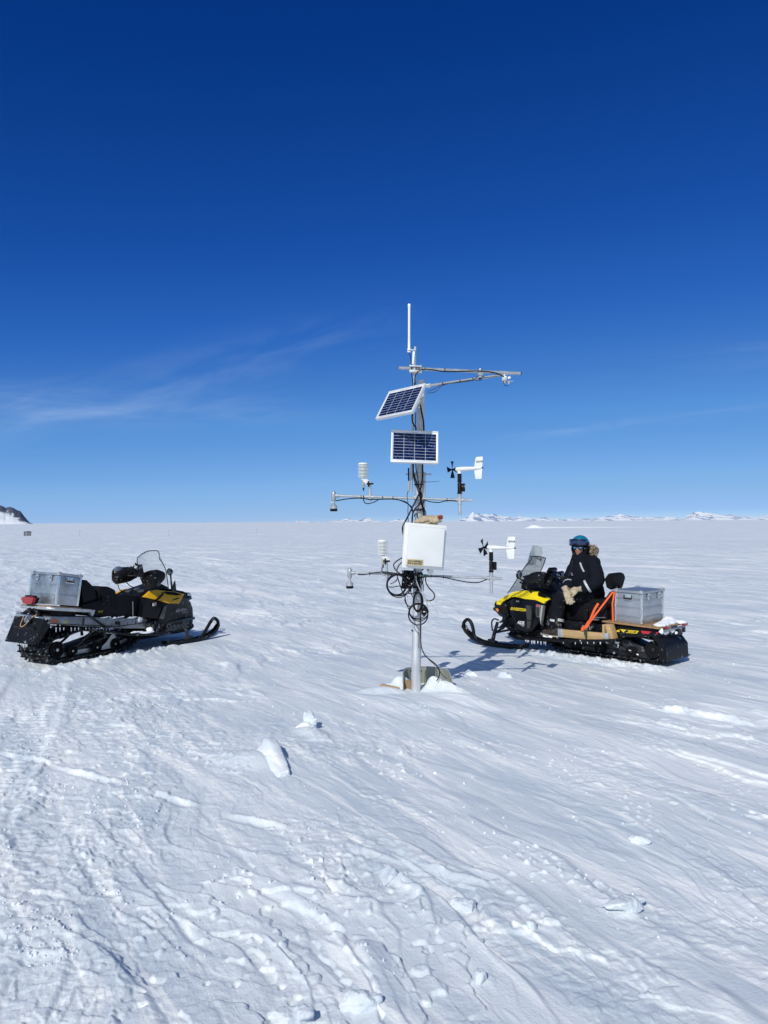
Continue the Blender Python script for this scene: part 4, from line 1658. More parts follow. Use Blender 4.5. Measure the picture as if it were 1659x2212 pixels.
# down the right side of the pole to the ground
cable([tz(985, 1420, 7.91), tz(990, 1600, 7.92), tz(990, 1800, 7.92), (908.8, 1380, 7.94), (911, 1400, 7.95), (920, 1418, 7.96), (938, 1432, 7.97), (947, 1442, 7.96), (949.5, 1453, 7.93), (947.5, 1464, 7.90), (943, 1471, 7.88)], .0055)
cable([(908.5, 1372, 7.945), (911.5, 1402, 7.95), (922, 1420, 7.97), (940, 1437, 7.98), (948, 1447, 7.97), (957, 1460, 7.95), (966, 1466, 7.93)], .004, M_DSTEEL)
cable([(904, 1366, 7.945), (905.5, 1380, 7.95), (904.5, 1400, 7.955)], .0035, M_DSTEEL)


def coil(cx, cy, Y, rx, ry, n, jit, r, thick, name='cable_coil'):
    """loops of cable hanging in front of the pole"""
    q = MB()
    rr = random.Random(int(cx * 7 + cy))
    pts = []
    N = 18
    ox, oy, sxx, syy = 0, 0, 1, 1
    for k in range(n * N + 1):
        if k % N == 0:
            tx, ty = rr.uniform(-jit, jit), rr.uniform(-jit, jit)
            ts, tu = rr.uniform(-thick, thick), rr.uniform(-thick, thick)
        ox += (tx - ox) * .2
        oy += (ty - oy) * .2
        sxx += (1 + ts - sxx) * .2
        syy += (1 + tu - syy) * .2
        a = 2 * math.pi * k / N + .9
        pts.append(L(cx + ox + rx * sxx * math.cos(a), cy + oy - ry * syy * math.sin(a) + (1 - math.sin(a)) * oy * .5, Y + rr.uniform(-.008, .008)))
    q.tube(pts, r, 6, curve=True, sub=2)
    return q.build(name, M_CABLE, mast)


coil(856.5, 1263.5, 7.84, 20.6, 22.6, 9, 0.7, .0066, .045)
coil(862, 1267, 7.86, 26, 24, 3, 2.0, .0050, .08)
coil(903.7, 1327, 7.85, 21.4, 22.0, 2, 0.8, .0058, .03)
coil(903.5, 1321, 7.85, 19.5, 17.5, 3, 1.8, .0050, .09)
coil(902.5, 1300, 7.87, 9.6, 20.5, 8, 1.2, .0058, .12)
# the knot itself
rk = random.Random(3)
mb = MB()
for i in range(26):
    pts = []
    x, y, Y = rk.uniform(560, 840), rk.uniform(470, 820), 7.88
    for k in range(7):
        pts.append(L(*tz(x, y, Y + rk.uniform(-.05, .035))))
        x = min(870, max(540, x + rk.uniform(-150, 150)))
        y = min(860, max(440, y + rk.uniform(-150, 150)))
    mb.tube(pts, rk.choice((.0045, .006, .0075)), 6, curve=True, sub=4)
mb.box(L(*tz(700, 600, 7.89)), (.10, .05, .11), (0, 10, 0), bev=.015)
mb.build('cable_knot', M_CABLE, mast)
mb = MB()
for i in range(12):
    pts = []
    x, y = rk.uniform(930, 1040), 470
    for k in range(6):
        pts.append(L(*tz(x, y, 7.92 + rk.uniform(-.02, .03))))
        x = min(1060, max(900, x + rk.uniform(-50, 50)))
        y += 95
    mb.tube(pts, rk.choice((.004, .006)), 6, curve=True, sub=4)
mb.build_each('cable_bundle', M_CABLE, mast)
mb = MB()
mb.box(L(*tz(1080, 1440, 7.86)), (.05, .03, .075), (0, 12, 0), bev=.010)
mb.box(L(*tz(1075, 1525, 7.86)), (.028, .025, .03), (0, 12, 0), bev=.006)
mb.build('cable_plug', M_CABLE, mast)
mb = MB()
for (zx, zy) in ((665, 600), (705, 625), (1075, 1458), (1100, 1458), (770, 755)):
    mb.box(L(*tz(zx, zy, 7.82)), (.010, .003, .010), (0, 20, 0))
mb.build_each('cable_tag', M_LET_W, mast)
mb = MB()
for A, B, lst in ((A1, B1, (780, 826.5, 849, 965.5)), (A2, B2, (798, 845, 930, 957))):
    for px in lst:
        c = on_arm(A, B, px)
        d = (B - A).normalized()
        mb.lathe([(.0132, -.003), (.0158, -.003), (.0158, .003), (.0132, .003)], c, d, 12, cap=False)
        mb.box(c + Vector((0, 0, -.018)), (.004, .004, .016))
for px, py, Y in ((917.8, 796.6, 7.98), (960.5, 798.6, 8.02), (1075.5, 804.4, 8.17)):
    c = L(px, py, Y)
    mb.lathe([(.0172, -.003), (.0195, -.003), (.0195, .003), (.0172, .003)], c, (1, .05, -.04), 12, cap=False)
for px, py, Y in ((956, 829, 8.02), (993, 823.2, 8.06), (1021, 819.5, 8.09)):
    c = L(px, py, Y)
    mb.lathe([(.013, -.004), (.0165, -.004), (.0165, .004), (.013, .004)], c, (1, .1, .15), 12, cap=False)
mb.build_each('cable_tie', M_CABLE, mast)


# ------------------------------------------------------------------ things at and on the mast
def glove_shape(mb, palm, fdir, nrm, s=1.0, curl=0.3, spread=0.10, thumb=1):
    """fingers, thumb, palm and cuff of a work glove; palm centre, finger direction, back-of-hand normal"""
    f = Vector(fdir).normalized()
    n = Vector(nrm)
    n = (n - f * n.dot(f)).normalized()
    w = f.cross(n)
    p = Vector(palm)
    mb.M = Matrix.Identity(4)
    Mx = Matrix(((f.x, w.x, n.x, p.x), (f.y, w.y, n.y, p.y), (f.z, w.z, n.z, p.z), (0, 0, 0, 1)))
    mb.M = Mx
    mb.ell((0, 0, 0), (.058 * s, .050 * s, .025 * s), pw=.8)
    for i, (o, ln) in enumerate(((-.036, .080), (-.012, .092), (.012, .087), (.035, .068))):
        c = curl * (1 + .15 * i)
        q = [(.035 * s, o * s, 0)]
        a = 0
        x, z = .035 * s, 0.0
        sp = o / .036 * spread
        y = o * s
        for k in range(3):
            a -= c
            st = ln * s * (.42, .32, .26)[k]
            x += math.cos(a) * st
            z += math.sin(a) * st
            y += sp * st
            q.append((x, y, z))
        mb.tube(q, [.0155 * s, .0150 * s, .0140 * s, .0115 * s], 8, curve=True, sub=3)
    t = thumb
    mb.tube([(-.030 * s, -.034 * s * t, 0), (.005 * s, -.062 * s * t, -.012 * s), (.042 * s, -.074 * s * t, -.022 * s)], [.019 * s, .0165 * s, .0125 * s], 8, curve=True, sub=3)
    mb.tube([(-.040 * s, 0, 0), (-.075 * s, 0, 0), (-.115 * s, 0, 0)], [.034 * s, .036 * s, .044 * s], 12)
    mb.M = Matrix.Identity(4)


gl = thing('work_gloves', 'pair of beige leather work gloves lying on top of the white box', 'gloves', P(925, 1126, 7.80))
go = gl.location.copy()
top_l, top_r = P(880, 1128, 7.78), P(962, 1137, 7.82)
td = (top_r - top_l).normalized()
for k, (px, py, Y, fd, nn, cu) in enumerate(((922, 1125.2, 7.80, -td + Vector((0, .1, 0)), (0, -.35, 1), .10), (930, 1119.8, 7.79, -td + Vector((0, -.15, -.10)), (0, -.5, 1), .16))):
    mb = MB()
    glove_shape(mb, P(px, py, Y) - go, fd, nn, 0.98, cu, .06, -1 if k else 1)
    g = mb.build('glove', M_GLOVE, gl)
    melt(g, .006, 3)
    wrinkle(g, .004, (30, 30, 30), k * 5)
mb = MB()
mb.ell(P(941, 1124.5, 7.77) - go, (.045, .03, .026), (0, 10, 0))
mb.ell(P(934, 1127, 7.76) - go, (.03, .026, .02), (0, 30, 0))
g = mb.build('glove_cuff', M_GLOVE, gl)
wrinkle(g, .008, (40, 40, 40), 3)
mb = MB()
mb.box(P(951, 1117.5, 7.78) - go, (.052, .03, .036), (0, -8, 0), bev=.008)
g = mb.build('glove_lining', M_DKRED, gl)
wrinkle(g, .004, (60, 60, 60), 1)

# half-buried tub behind the pole
tub = thing('plastic_tub', 'grey-olive plastic tub half buried in snow behind the mast foot', 'tub', (.42, 8.30, 0))
to = Vector((.42, 8.30, 0))
path = [(.190, 8.02), (.195, 8.18), (.23, 8.31), (.31, 8.37), (.42, 8.385), (.53, 8.365), (.63, 8.30), (.685, 8.16), (.70, 7.98)]
hts = [.07, .145, .158, .163, .166, .162, .158, .145, .06]
mb = MB()
P2 = []
for i in range(len(path) - 1):
    for k in range(5):
        t_ = k / 5
        t_ = t_
        P2.append((path[i][0] * (1 - t_) + path[i + 1][0] * t_, path[i][1] * (1 - t_) + path[i + 1][1] * t_, hts[i] * (1 - t_) + hts[i + 1] * t_))
P2.append((*path[-1], hts[-1]))
grid = [[Vector((x, y, -.12 + (h_ + .12) * j / 6)) - to + Vector((0, 0, 0)) for (x, y, h_) in P2] for j in range(7)]
mb.sheet(grid, .010)
mb.build('wall', M_TARP, tub)
mb = MB()
mb.tube([Vector((x, y, h_ + .002)) - to for (x, y, h_) in P2], .008, 8)
mb.build('rim', M_TARP, tub)
mb = MB()
mb.tube([Vector((.42, 8.12, .02)) - to, Vector((.425, 8.13, .10)) - to, Vector((.43, 8.16, .17)) - to], .022, 8, flat=(.024, .006))
mb.build('strap', M_LIME, tub)


def board(name, label, p0, p1, w, th, tilt, m=M_WOOD):
    a, b = Vector(p0), Vector(p1)
    d = (b - a)
    t_ = thing(name, label, 'board', a)
    q = MB()
    yaw_ = math.degrees(math.atan2(d.y, d.x))
    pit = -math.degrees(math.asin(d.z / d.length))
    q.box(d / 2, (d.length, w, th), (tilt, pit, yaw_), bev=.003)
    o = q.build(name, m, None)
    bpy.data.objects.remove(t_)
    o.location = a
    return tag(o, label, 'board')


board('wooden_board', 'short pine board sticking out of the snow left of the mast foot', (-.04, 8.10, .015), (.140, 7.99, -.002), .05, .055, 8)
board('wooden_board', 'stub of pine board in the snow close behind the mast pole', (.205, 8.10, .025), (.275, 8.09, .03), .03, .11, 0, M_PLY)


# ------------------------------------------------------------------ snowmobiles
def sled_M(s):
    return Matrix.Translation((s[0], s[1], 0)) @ Matrix.Rotation(R(s[2]), 4, 'Z')


def arc(cx, cz, r, a0, a1, n):
    return [(cx + r * math.cos(R(a0 + (a1 - a0) * i / n)), cz + r * math.sin(R(a0 + (a1 - a0) * i / n))) for i in range(n + 1)]


def resample(pts, step):
    P_ = [Vector((p[0], 0, p[1])) for p in pts] + [Vector((pts[0][0], 0, pts[0][1]))]
    tot = sum((b - a).length for a, b in zip(P_, P_[1:]))
    n = int(tot / step)
    out, k, acc = [], 0, 0.0
    for i in range(n):
        d = tot * i / n
        while acc + (P_[k + 1] - P_[k]).length < d:
            acc += (P_[k + 1] - P_[k]).length
            k += 1
        t_ = (d - acc) / max(1e-9, (P_[k + 1] - P_[k]).length)
        out.append(P_[k].lerp(P_[k + 1], t_))
    return out


def make_track(root, pts, w, lug, rnd):
    """endless belt with rows of rubber lugs; pts run bottom -> front -> top -> rear"""
    q = resample(pts, .034)
    n = len(q)
    mb = MB()
    rings, outs = [], []
    for i in range(n):
        t_ = (q[(i + 1) % n] - q[i - 1]).normalized()
        o = Vector((t_.z, 0, -t_.x))
        outs.append((t_, o))
        p = q[i]
        rings.append([p + Vector((0, w, 0)), p + Vector((0, -w, 0)), p - o * .014 + Vector((0, -w, 0)), p - o * .014 + Vector((0, w, 0))])
    rings.append(rings[0])
    mb.loft(rings, cap=False)
    for i in range(0, n, 2):
        t_, o = outs[i]
        p = q[i]
        segs = ((-.95, -.62), (-.42, .42), (.62, .95)) if (i // 2) % 2 else ((-.70, -.30), (-.16, .16), (.30, .70), (-1.0, -.86), (.86, 1.0))
        for a, b in segs:
            hgt = lug * rnd.uniform(.8, 1.1)
            c0, c1 = p + Vector((0, w * a, 0)), p + Vector((0, w * b, 0))
            vs = [c0 - t_ * .010, c0 + t_ * .010, c1 + t_ * .010, c1 - t_ * .010]
            vs = [v - o * .002 for v in vs] + [v + o * hgt + (t_ * .003) * (1 if k in (0, 3) else -1) for k, v in enumerate(vs)]
            mb._add(vs, [(0, 1, 2, 3), (7, 6, 5, 4), (0, 4, 5, 1), (1, 5, 6, 2), (2, 6, 7, 3), (3, 7, 4, 0)])
    return mb.build('track', M_TRACK, root, smooth=25)


def wheel(root, x, y, z, r, w=.03):
    mb = MB()
    mb.lathe([(r * .80, -w / 2), (r, -w / 2 + .004), (r, w / 2 - .004), (r * .80, w / 2), (r * .74, w * .3), (r * .30, w * .28), (r * .28, w / 2), (r * .10, w / 2)], (x, y, z), (0, 1, 0), 20)
    mb.lathe([(r * .10, -w / 2), (r * .28, -w / 2), (r * .30, -w * .28), (r * .74, -w * .3), (r * .80, -w / 2)], (x, y, z), (0, 1, 0), 20)
    o = mb.build('idler_wheel', M_RUBBER, root)
    k = MB()
    for i in range(5):
        a = R(72 * i)
        k.tube([(x + r * .25 * math.cos(a), y, z + r * .25 * math.sin(a)), (x + r * .78 * math.cos(a), y, z + r * .78 * math.sin(a))], .008, 6)
    k.lathe([(r * .16, -w * .56), (r * .2, -w * .5), (r * .2, w * .5), (r * .16, w * .56)], (x, y, z), (0, 1, 0), 14)
    k.build('hub', M_STEEL if root is SL else M_DSTEEL, o)
    return o


def make_ski(root, y, base, loop, spindle, tw=.065):
    """base [(x,z)] underside; loop handle points; spindle (bottom, top)"""
    mb = MB()
    rings = []
    P3 = base
    n = len(P3)
    for i, (x, z) in enumerate(P3):
        a = P3[max(0, i - 1)]
        b = P3[min(n - 1, i + 1)]
        t_ = Vector((b[0] - a[0], 0, b[1] - a[1])).normalized()
        o = Vector((-t_.z, 0, t_.x))
        f = i / (n - 1)
        w = tw * (0.80 + .2 * math.sin(math.pi * min(1, f * 1.4))) * (1 - .45 * max(0, f - .75) / .25)
        c = Vector((x, y, z))
        hi = .040
        rings.append([c + Vector((0, w, 0)), c + Vector((0, .02, 0)) - o * .014, c + Vector((0, -.02, 0)) - o * .014, c + Vector((0, -w, 0)),
                      c + Vector((0, -w, 0)) + o * hi, c + Vector((0, -w * .75, 0)) + o * hi, c + Vector((0, -w * .7, 0)) + o * .014, c + Vector((0, w * .7, 0)) + o * .014,
                      c + Vector((0, w * .75, 0)) + o * hi, c + Vector((0, w, 0)) + o * hi])
    mb.loft(rings)
    o = mb.build('ski', M_BLACK, root, smooth=30)
    h = MB()
    h.tube([(p[0], y, p[1]) for p in loop], .025, 10, curve=True, sub=5)
    h.build('ski_loop', M_BLACK, o)
    s = MB()
    (bx_, bz_), (tx, tz_, ty) = spindle
    s.tube([(bx_, y, bz_), (bx_ + (tx - bx_) * .5, y, bz_ + (tz_ - bz_) * .5), (tx, ty, tz_)], [.030, .026, .022], 8)
    s.box((bx_, y, bz_ - .005), (.14, .06, .055), (0, -8, 0), bev=.01)
    s.build('spindle', M_DSTEEL, o)
    return o


def muff(root, c, d, r, ln):
    """hand muff: open barrel, mouth at c facing back along -d"""
    mb = MB()
    mb.lathe([(r * .62, .05), (r * .88, .012), (r * .97, 0), (r * 1.02, .01), (r * 1.06, ln * .3), (r * .95, ln * .6), (r * .62, ln * .9), (r * .3, ln)], c, d, 20, cap=True)
    o = mb.build('hand_muff', M_RUBBER, root)
    wrinkle(o, .008, (16, 16, 16), c[1] * 9)
    return o


def packed_snow(root, pts, seed=0, name='packed_snow', each=False):
    if each:
        for i, p_ in enumerate(pts):
            packed_snow(root, [p_], seed + i, name)
        return None
    mb = MB()
    for (x, y, z, s) in pts:
        mb.ell((x, y, z), (s[0], s[1], s[2]), nu=12, nv=8)
    o = mb.build(name, M_SNOWP, root)
    melt(o, .012, 2)
    wrinkle(o, .010, (26, 26, 26), seed)
    return o


def sheet_grid(fn, nu, nv):
    return [[fn(-1 + 2 * i / nu, j / nv) for i in range(nu + 1)] for j in range(nv + 1)]


def sub(poly, n=1):
    return poly


rt = random.Random(4)
# ================= the older, boxier sled on the left ====================================================
SL = thing('snowmobile', 'black and amber snowmobile without rider, red tail light, left of the mast', 'snowmobile', (SLED_L[0], SLED_L[1], 0), SLED_L[2], 'parked snowmobiles')
ML = sled_M(SLED_L)
make_track(SL, [(.14, .03), (.6, .028), (1.12, .028), (1.30, .07), (1.52, .20)] + arc(1.56, .27, .085, -50, 95, 6) + [(1.2, .36), (.8, .385), (.45, .375)] + arc(.125, .178, .146, 75, 265, 12), .285, .036, rt)
for y in (-.205, -.02, .165):
    wheel(SL, .150, y - .02, .168, .105, .036)
for x, z in ((.40, .115), (.78, .105), (1.08, .11)):
    for y in (-.20, .20):
        wheel(SL, x, y, z, .075, .03)
for s in (-1, 1):
    mb = MB()
    mb.wedge([(.16, .05), (1.12, .05), (1.34, .12), (1.32, .15), (1.10, .105), (.20, .105)], .012 + s * .14, .0, y0=-.012 + s * .14)
    mb.build('slide_rail', M_ALU2, SL)
    mb = MB()
    mb.tube([(.42, s * .17, .12), (.62, s * .17, .25), (.86, s * .20, .44)], .016, 8)
    mb.tube([(.98, s * .17, .12), (1.22, s * .2, .36)], .016, 8)
    mb.tube([(.50, s * .17, .14), (.98, s * .17, .22)], .013, 8)
    mb.tube([(.86, s * .23, .43), (.89, s * .23, .22)], .02, 8)
    mb.build('suspension_arm', M_DSTEEL, SL)
    mb = MB()
    mb.wedge([(.80, .06), (1.06, .06), (1.10, .25), (1.05, .27), (.95, .16)], s * .19 + .006, 0, y0=s * .19 - .006)
    mb.build('rail_plate', M_ALU2, SL)
mb = MB()
mb.wedge([(.26, .09), (1.12, .09), (1.24, .17), (1.10, .24), (.72, .20), (.40, .16)], .13, .01)
mb.build('skid_frame_fill', M_DSTEEL, SL)  # solid block added to darken the see-through gaps in the suspension
mb = MB()
mb.tube([(.62, 0, .13), (.80, 0, .22), (1.12, 0, .30)], [.045, .045, .03], 12)
mb.build('shock_absorber', M_DSTEEL, SL)
# tunnel
mb = MB()
tun = [(-.03, .515), (.02, .60), (.5, .545), (1.0, .47), (1.58, .40), (1.58, .26), (1.0, .335), (.5, .42)]
mb.wedge(tun, .285, .006)
tl_ = mb.build('tunnel', M_TUNNEL, SL)
mb = MB()
mb.box((.50, -.289, .488), (.022, .006, .105), (0, 8, 0))
mb.tube([(.60, -.297, .545), (.80, -.305, .40), (.90, -.32, .36)], .012, 8)
mb.box((.55, -.292, .43), (1.10, .012, .012), (0, 8.5, 0))
mb.build('tunnel_brace', M_DSTEEL, tl_)
mb = MB()
mb.ell((.075, -.289, .535), (.062, .006, .018), (0, 8, 0))
mb.build('side_reflector', mat('orange_reflector', (.36, .09, .02), .3), tl_)
mb = MB()
mb.box((1.05, -.289, .40), (.085, .004, .044), (0, 8, 0), bev=.001)
mb.build('badge', M_BLACK, tl_)
mb = MB()
mb.text('REV', .036, face_M((.235, -.2885, .508), (1, 0, -.14), (0, 0, 1)), .0004, 1.1, .3)
mb.text('WT', .04, face_M((.80, -.2425, .575), (1, 0, -.10), (0, 0, 1)), .0004, 1.2, .3)
mb.build_each('lettering', M_LET_Y, tl_, smooth=0)
# running boards
for s in (-1, 1):
    mb = MB()
    bd = [(.56, .385), (1.10, .262), (1.66, .195), (1.80, .20), (1.80, .175), (1.66, .168), (1.10, .235), (.56, .365)]
    mb.wedge(bd, s * .50, .004, y0=s * .28)
    mb.build('running_board', M_DSTEEL, SL)
    mb = MB()
    mb.tube([(.56, s * .495, .375), (1.10, s * .505, .25), (1.66, s * .505, .19), (1.82, s * .46, .20)], .013, 8)
    mb.build('board_edge', M_BLACK, SL)
packed_snow(SL, [(1.46, -.40, .225, (.13, .07, .020)), (1.58, -.33, .25, (.06, .05, .045)), (1.62, -.32, .29, (.03, .03, .05)), (1.30, -.36, .248, (.11, .05, .012))], 2)
packed_snow(SL, [(1.44, -.288, .41, (.05, .008, .045)), (1.30, -.288, .445, (.10, .007, .014)), (1.05, -.288, .475, (.14, .007, .010)), (.85, -.288, .50, (.10, .006, .009))], 4, 'frost')
# engine bits behind the knee panel
mb = MB()
mb.box((1.63, -.28, .29), (.16, .12, .14), bev=.02)
mb.tube([(1.58, -.36, .22), (1.66, -.36, .36)], .016, 8)
mb.tube([(1.66, -.37, .20), (1.70, -.36, .36)], .02, 8)
mb.build('footwell', M_DSTEEL, SL)
# seat
mb = MB()
mb.wedge([(.52, .56), (.52, .70), (.80, .735), (1.05, .765), (1.26, .765), (1.45, .735), (1.76, .70), (1.80, .52), (1.76, .43), (1.40, .435), (.95, .48)], .235, .05)
seat = mb.build('seat', M_SEAT, SL)
mb = MB()
mb.wedge([(.80, .70), (.79, .86), (.86, .905), (.98, .895), (1.09, .845), (1.12, .76), (1.08, .70)], .205, .05)
mb.build('passenger_seat', M_SEAT, SL)
mb = MB()
mb.wedge([(.57, .70), (.53, .96), (.56, 1.01), (.63, 1.01), (.75, .90), (.80, .74)], .20, .04)
mb.build('backrest', M_SEAT, SL)
mb = MB()
mb.box((.93, -.215, .72), (.20, .06, .14), (0, 6, 0), bev=.02)
mb.box((.93, -.248, .72), (.10, .012, .07), (0, 6, 0), bev=.004)
mb.build('side_bag', M_RUBBER, SL)
mb = MB()
mb.tube([(1.36, -.236, .46), (1.355, -.238, .66)], .006, 6)
mb.build('seat_strap', M_LET_G, seat)
# cargo deck
dk = (0.0, .30, .655)
mb = MB()
a8 = R(8.6)


def dkp(x, y, z=0.0):
    return Vector((x, y, .70 - math.tan(a8) * x + z))


mb.tube([dkp(.60, -.31), dkp(.05, -.31), dkp(0, -.26), dkp(0, .26), dkp(.05, .31), dkp(.60, .31)], .022, 10)
deck = mb.build('cargo_deck', M_GALV, SL)
mb = MB()
mb.box(dkp(.245, 0, .028), (.46, .57, .014), (0, 8.6, 0), bev=.002)
mb.build('plywood', M_PLY, deck)
mb = MB()
mb.wedge([(.60, .585), (.58, .615), (.68, .615), (.66, .56), (.63, .53)], -.24, 0, y0=-.29)
mb.build('deck_bracket', M_ALU2, deck)
mb = MB()
for s in (-1, 1):
    mb.tube([(.00, s * .03 + .02, .69), (-.03, s * .17 + .03, .60)], .026, 8)
    mb.tube([(.42, s * .2, .64), (.42, s * .2, .53)], .02, 8)
mb.build_each('deck_strut', M_BLACK, deck)
mb = MB()
mb.wedge([(.05, .60), (.45, .55), (.45, .62), (.12, .66)], .20)
mb.build('under_tray', M_BLACK, SL)
# tail light
mb = MB()
mb.M = Matrix.Translation((-.022, .065, .790)) @ Matrix.Rotation(R(0), 4, 'Y')
hexo = [(-.135, .028), (-.06, .048), (.06, .048), (.135, .028), (.09, -.045), (-.09, -.045)]
mb.loft([[(-.035, y * .92, z * .9) for y, z in hexo], [(-.012, y, z) for y, z in hexo], [(.0, y, z) for y, z in hexo]])
tlq = mb.build('tail_light', M_RED, SL)
mb = MB()
mb.M = Matrix.Translation((-.022, .065, .790))
mb.loft([[(.001, y * 1.06, z * 1.10) for y, z in hexo], [(.05, y * .95, z * .95) for y, z in hexo]])
mb.box((.02, 0, .052), (.04, .20, .012), bev=.004)
mb.build('lamp_housing', M_BLACK, tlq)
# rear bumper, hitch, flap
mb = MB()
mb.tube([(-.05, -.29, .583), (-.06, .27, .607)], .017, 12)
bmp = mb.build('rear_bumper', M_ALUP, SL)
for y, z in ((-.33, .60), (.24, .635)):
    mb = MB()
    mb.box((-.05, y, z), (.03, .10, .012), bev=.004)
    mb.tube([(-.05, y - .018, z - .025), (-.05, y - .018, z)], .008, 6)
    mb.tube([(-.05, y + .018, z - .025), (-.05, y + .018, z)], .008, 6)
    mb.build('cleat', M_STEEL, bmp)
mb = MB()
mb.tube([(-.06, -.02, .59), (-.13, -.03, .55), (-.15, -.03, .53)], [.03, .022, .018], 8)
mb.tube([(-.08, -.06, .585), (-.15, -.08, .555)], .018, 8)
mb.tube([(-.08, .03, .60), (-.12, .03, .55)], .014, 8)
mb.build('tow_hitch', M_STEEL, bmp)
mb = MB()
mb.tube([(-.08, .10, .60), (-.10, .09, .56), (-.15, .06, .50), (-.17, .01, .48), (-.15, -.04, .51), (-.10, -.07, .58), (-.03, -.11, .63)], .0065, 7, curve=True)
mb.build('rope', mat('tan_rope', (.45, .26, .14), .8), bmp)
mb = MB()
mb.sheet([[(-.07, y, .585), (-.085, y * 1.0, .54), (-.15, y * 1.0, .40), (-.205, y * 1.0, .285)] for y in (-.285, -.26, -.22, 0, .22, .26, .285)], .012)
for s in (-1, 1):
    mb.plate([(-.07, s * .285, .585), (-.205, s * .285, .285), (-.10, s * .27, .33), (.02, s * .27, .50), (.02, s * .27, .56)], .010)
mb.box((-.125, 0, .43), (.016, .40, .13), (0, -26, 0), bev=.006)
mb.build('mud_flap', M_BLACK, SL)
ice = MB()
ri = random.Random(8)
for k in range(16):
    x = .10 + .055 * k
    if ri.random() < .75:
        zt = .50 - .13 * x
        ice.lathe([(.009, 0), (.007, -.02), (.002, -ri.uniform(.03, .06))], (x, -.28, zt - .03), (0, 0, 1), 6)
for k in range(5):
    ice.lathe([(.009, 0), (.007, -.02), (.002, -ri.uniform(.03, .07))], (-.19, -.12 + k * .03, .29), (0, 0, 1), 6)
ice.build_each('icicle', M_SNOWP, SL)

# cowl
mb = MB()
cw = [(1.50, .205, .33), (1.72, .165, .39), (2.02, .14, .40), (2.34, .135, .34), (2.54, .17, .21), (2.60, .30, .17), (2.58, .44, .18), (2.48, .555, .23), (2.28, .635, .33), (2.06, .655, .40), (1.84, .62, .41), (1.74, .50, .41), (1.66, .36, .39)]
mb.wedge([(x, z) for x, z, w in cw], [w for x, z, w in cw], .018)
cowl = mb.build('cowl', M_BLACK, SL, smooth=28)
mb = MB()
mb.wedge([(1.70, .285), (2.50, .29), (2.55, .31), (2.50, .325), (1.72, .32)], [.405, .30, .25, .29, .405], 0)
mb.build('cowl_crease', M_BLACKG, cowl)
# knee panel
for s in (-1, 1):
    mb = MB()
    if s < 0:
        mb.wedge([(1.46, .70), (1.42, .44), (1.60, .405), (1.74, .385), (1.82, .60), (1.62, .67)], [-.33, -.35, -.40, -.425, -.42, -.38], .012, y0=-.26)
    else:
        mb.wedge([(1.46, .70), (1.42, .44), (1.60, .405), (1.74, .385), (1.82, .60), (1.62, .67)], .42, .012, y0=.26)
    mb.build('knee_panel', M_BLACKG, SL)
mb = MB()
mb.plate([(1.66, -.4245, .40), (1.735, -.4345, .383), (1.80, -.432, .575), (1.755, -.428, .56)], .006, .002)
mb.build('panel_edge', mat('satin_grey_panel', (.10, .105, .11), .18, .6), SL)
mb = MB()
mb.box((1.60, -.398, .605), (.075, .008, .040), (0, -4, 9), bev=.001)
st = mb.build('warning_sticker', M_LET_W, SL)
mb = MB()
for k in range(3):
    mb.box((1.578 + k * .022, -.4045 - k * .0035, .600), (.012, .002, .018), (0, -4, 9))
mb.build_each('sticker_mark', M_LET_K, st)
mb = MB()
mb.box((1.60, -.4035, .619), (.07, .002, .008), (0, -4, 9))
mb.build('sticker_band', M_REDM, st)
# hood: black core with amber side panels
mb = MB()
hd = [(1.50, .62, .30), (1.47, .71, .29), (1.64, .775, .26), (1.80, .80, .24), (2.10, .775, .22), (2.38, .715, .19), (2.56, .65, .15), (2.58, .58, .17), (2.40, .60, .24), (2.1, .62, .34), (1.80, .60, .35)]
mb.wedge([(x, z) for x, z, w in hd], [w for x, z, w in hd], .012)
hood = mb.build('hood', M_BLACKG, SL, smooth=28)
for s in (-1, 1):
    mb = MB()
    ye = [(1.47, .715, .335), (1.63, .785, .30), (1.76, .792, .285), (1.90, .765, .30), (2.10, .735, .315), (2.24, .690, .335), (2.14, .63, .385), (2.05, .572, .425), (1.82, .60, .432), (1.73, .635, .415), (1.64, .665, .385)]
    mb.wedge([(x, z) for x, z, w in ye], [s * w for x, z, w in ye], .004, y0=[s * (w - .05) for x, z, w in ye])
    yp = mb.build('hood_panel', M_YEL2, SL, smooth=25)
    mb = MB()
    vn = [(1.80, .752, .325), (1.90, .758, .314), (2.08, .730, .326), (2.17, .688, .352), (2.06, .690, .365), (1.92, .715, .358)]
    mb.wedge([(x, z) for x, z, w in vn], [s * w for x, z, w in vn], .002, y0=[s * (w - .03) for x, z, w in vn])
    mb.build('hood_vent', M_BLACK, yp)
    mb = MB()
    mb.tube([(1.62, s * .40, .655), (1.74, s * .385, .715), (1.78, s * .375, .735)], .016, 6)
    mb.build('hood_latch', M_BLACK, yp)
mb = MB()
mb.wedge([(2.34, .70), (2.52, .685), (2.60, .655), (2.60, .575), (2.48, .56), (2.36, .62)], [.20, .17, .13, .14, .19, .22], .014)
hl = mb.build('headlight', M_BLACKG, SL)
mb = MB()
for s in (-1, 1):
    mb.ell((2.595, s * .07, .617), (.012, .05, .03))
    mb.box((2.50, s * .185, .655), (.09, .012, .035), (0, 10, s * -14), bev=.004)
mb.build_each('lens', mat('clear_lens', (.55, .57, .6), .08, coat=1.0), hl)
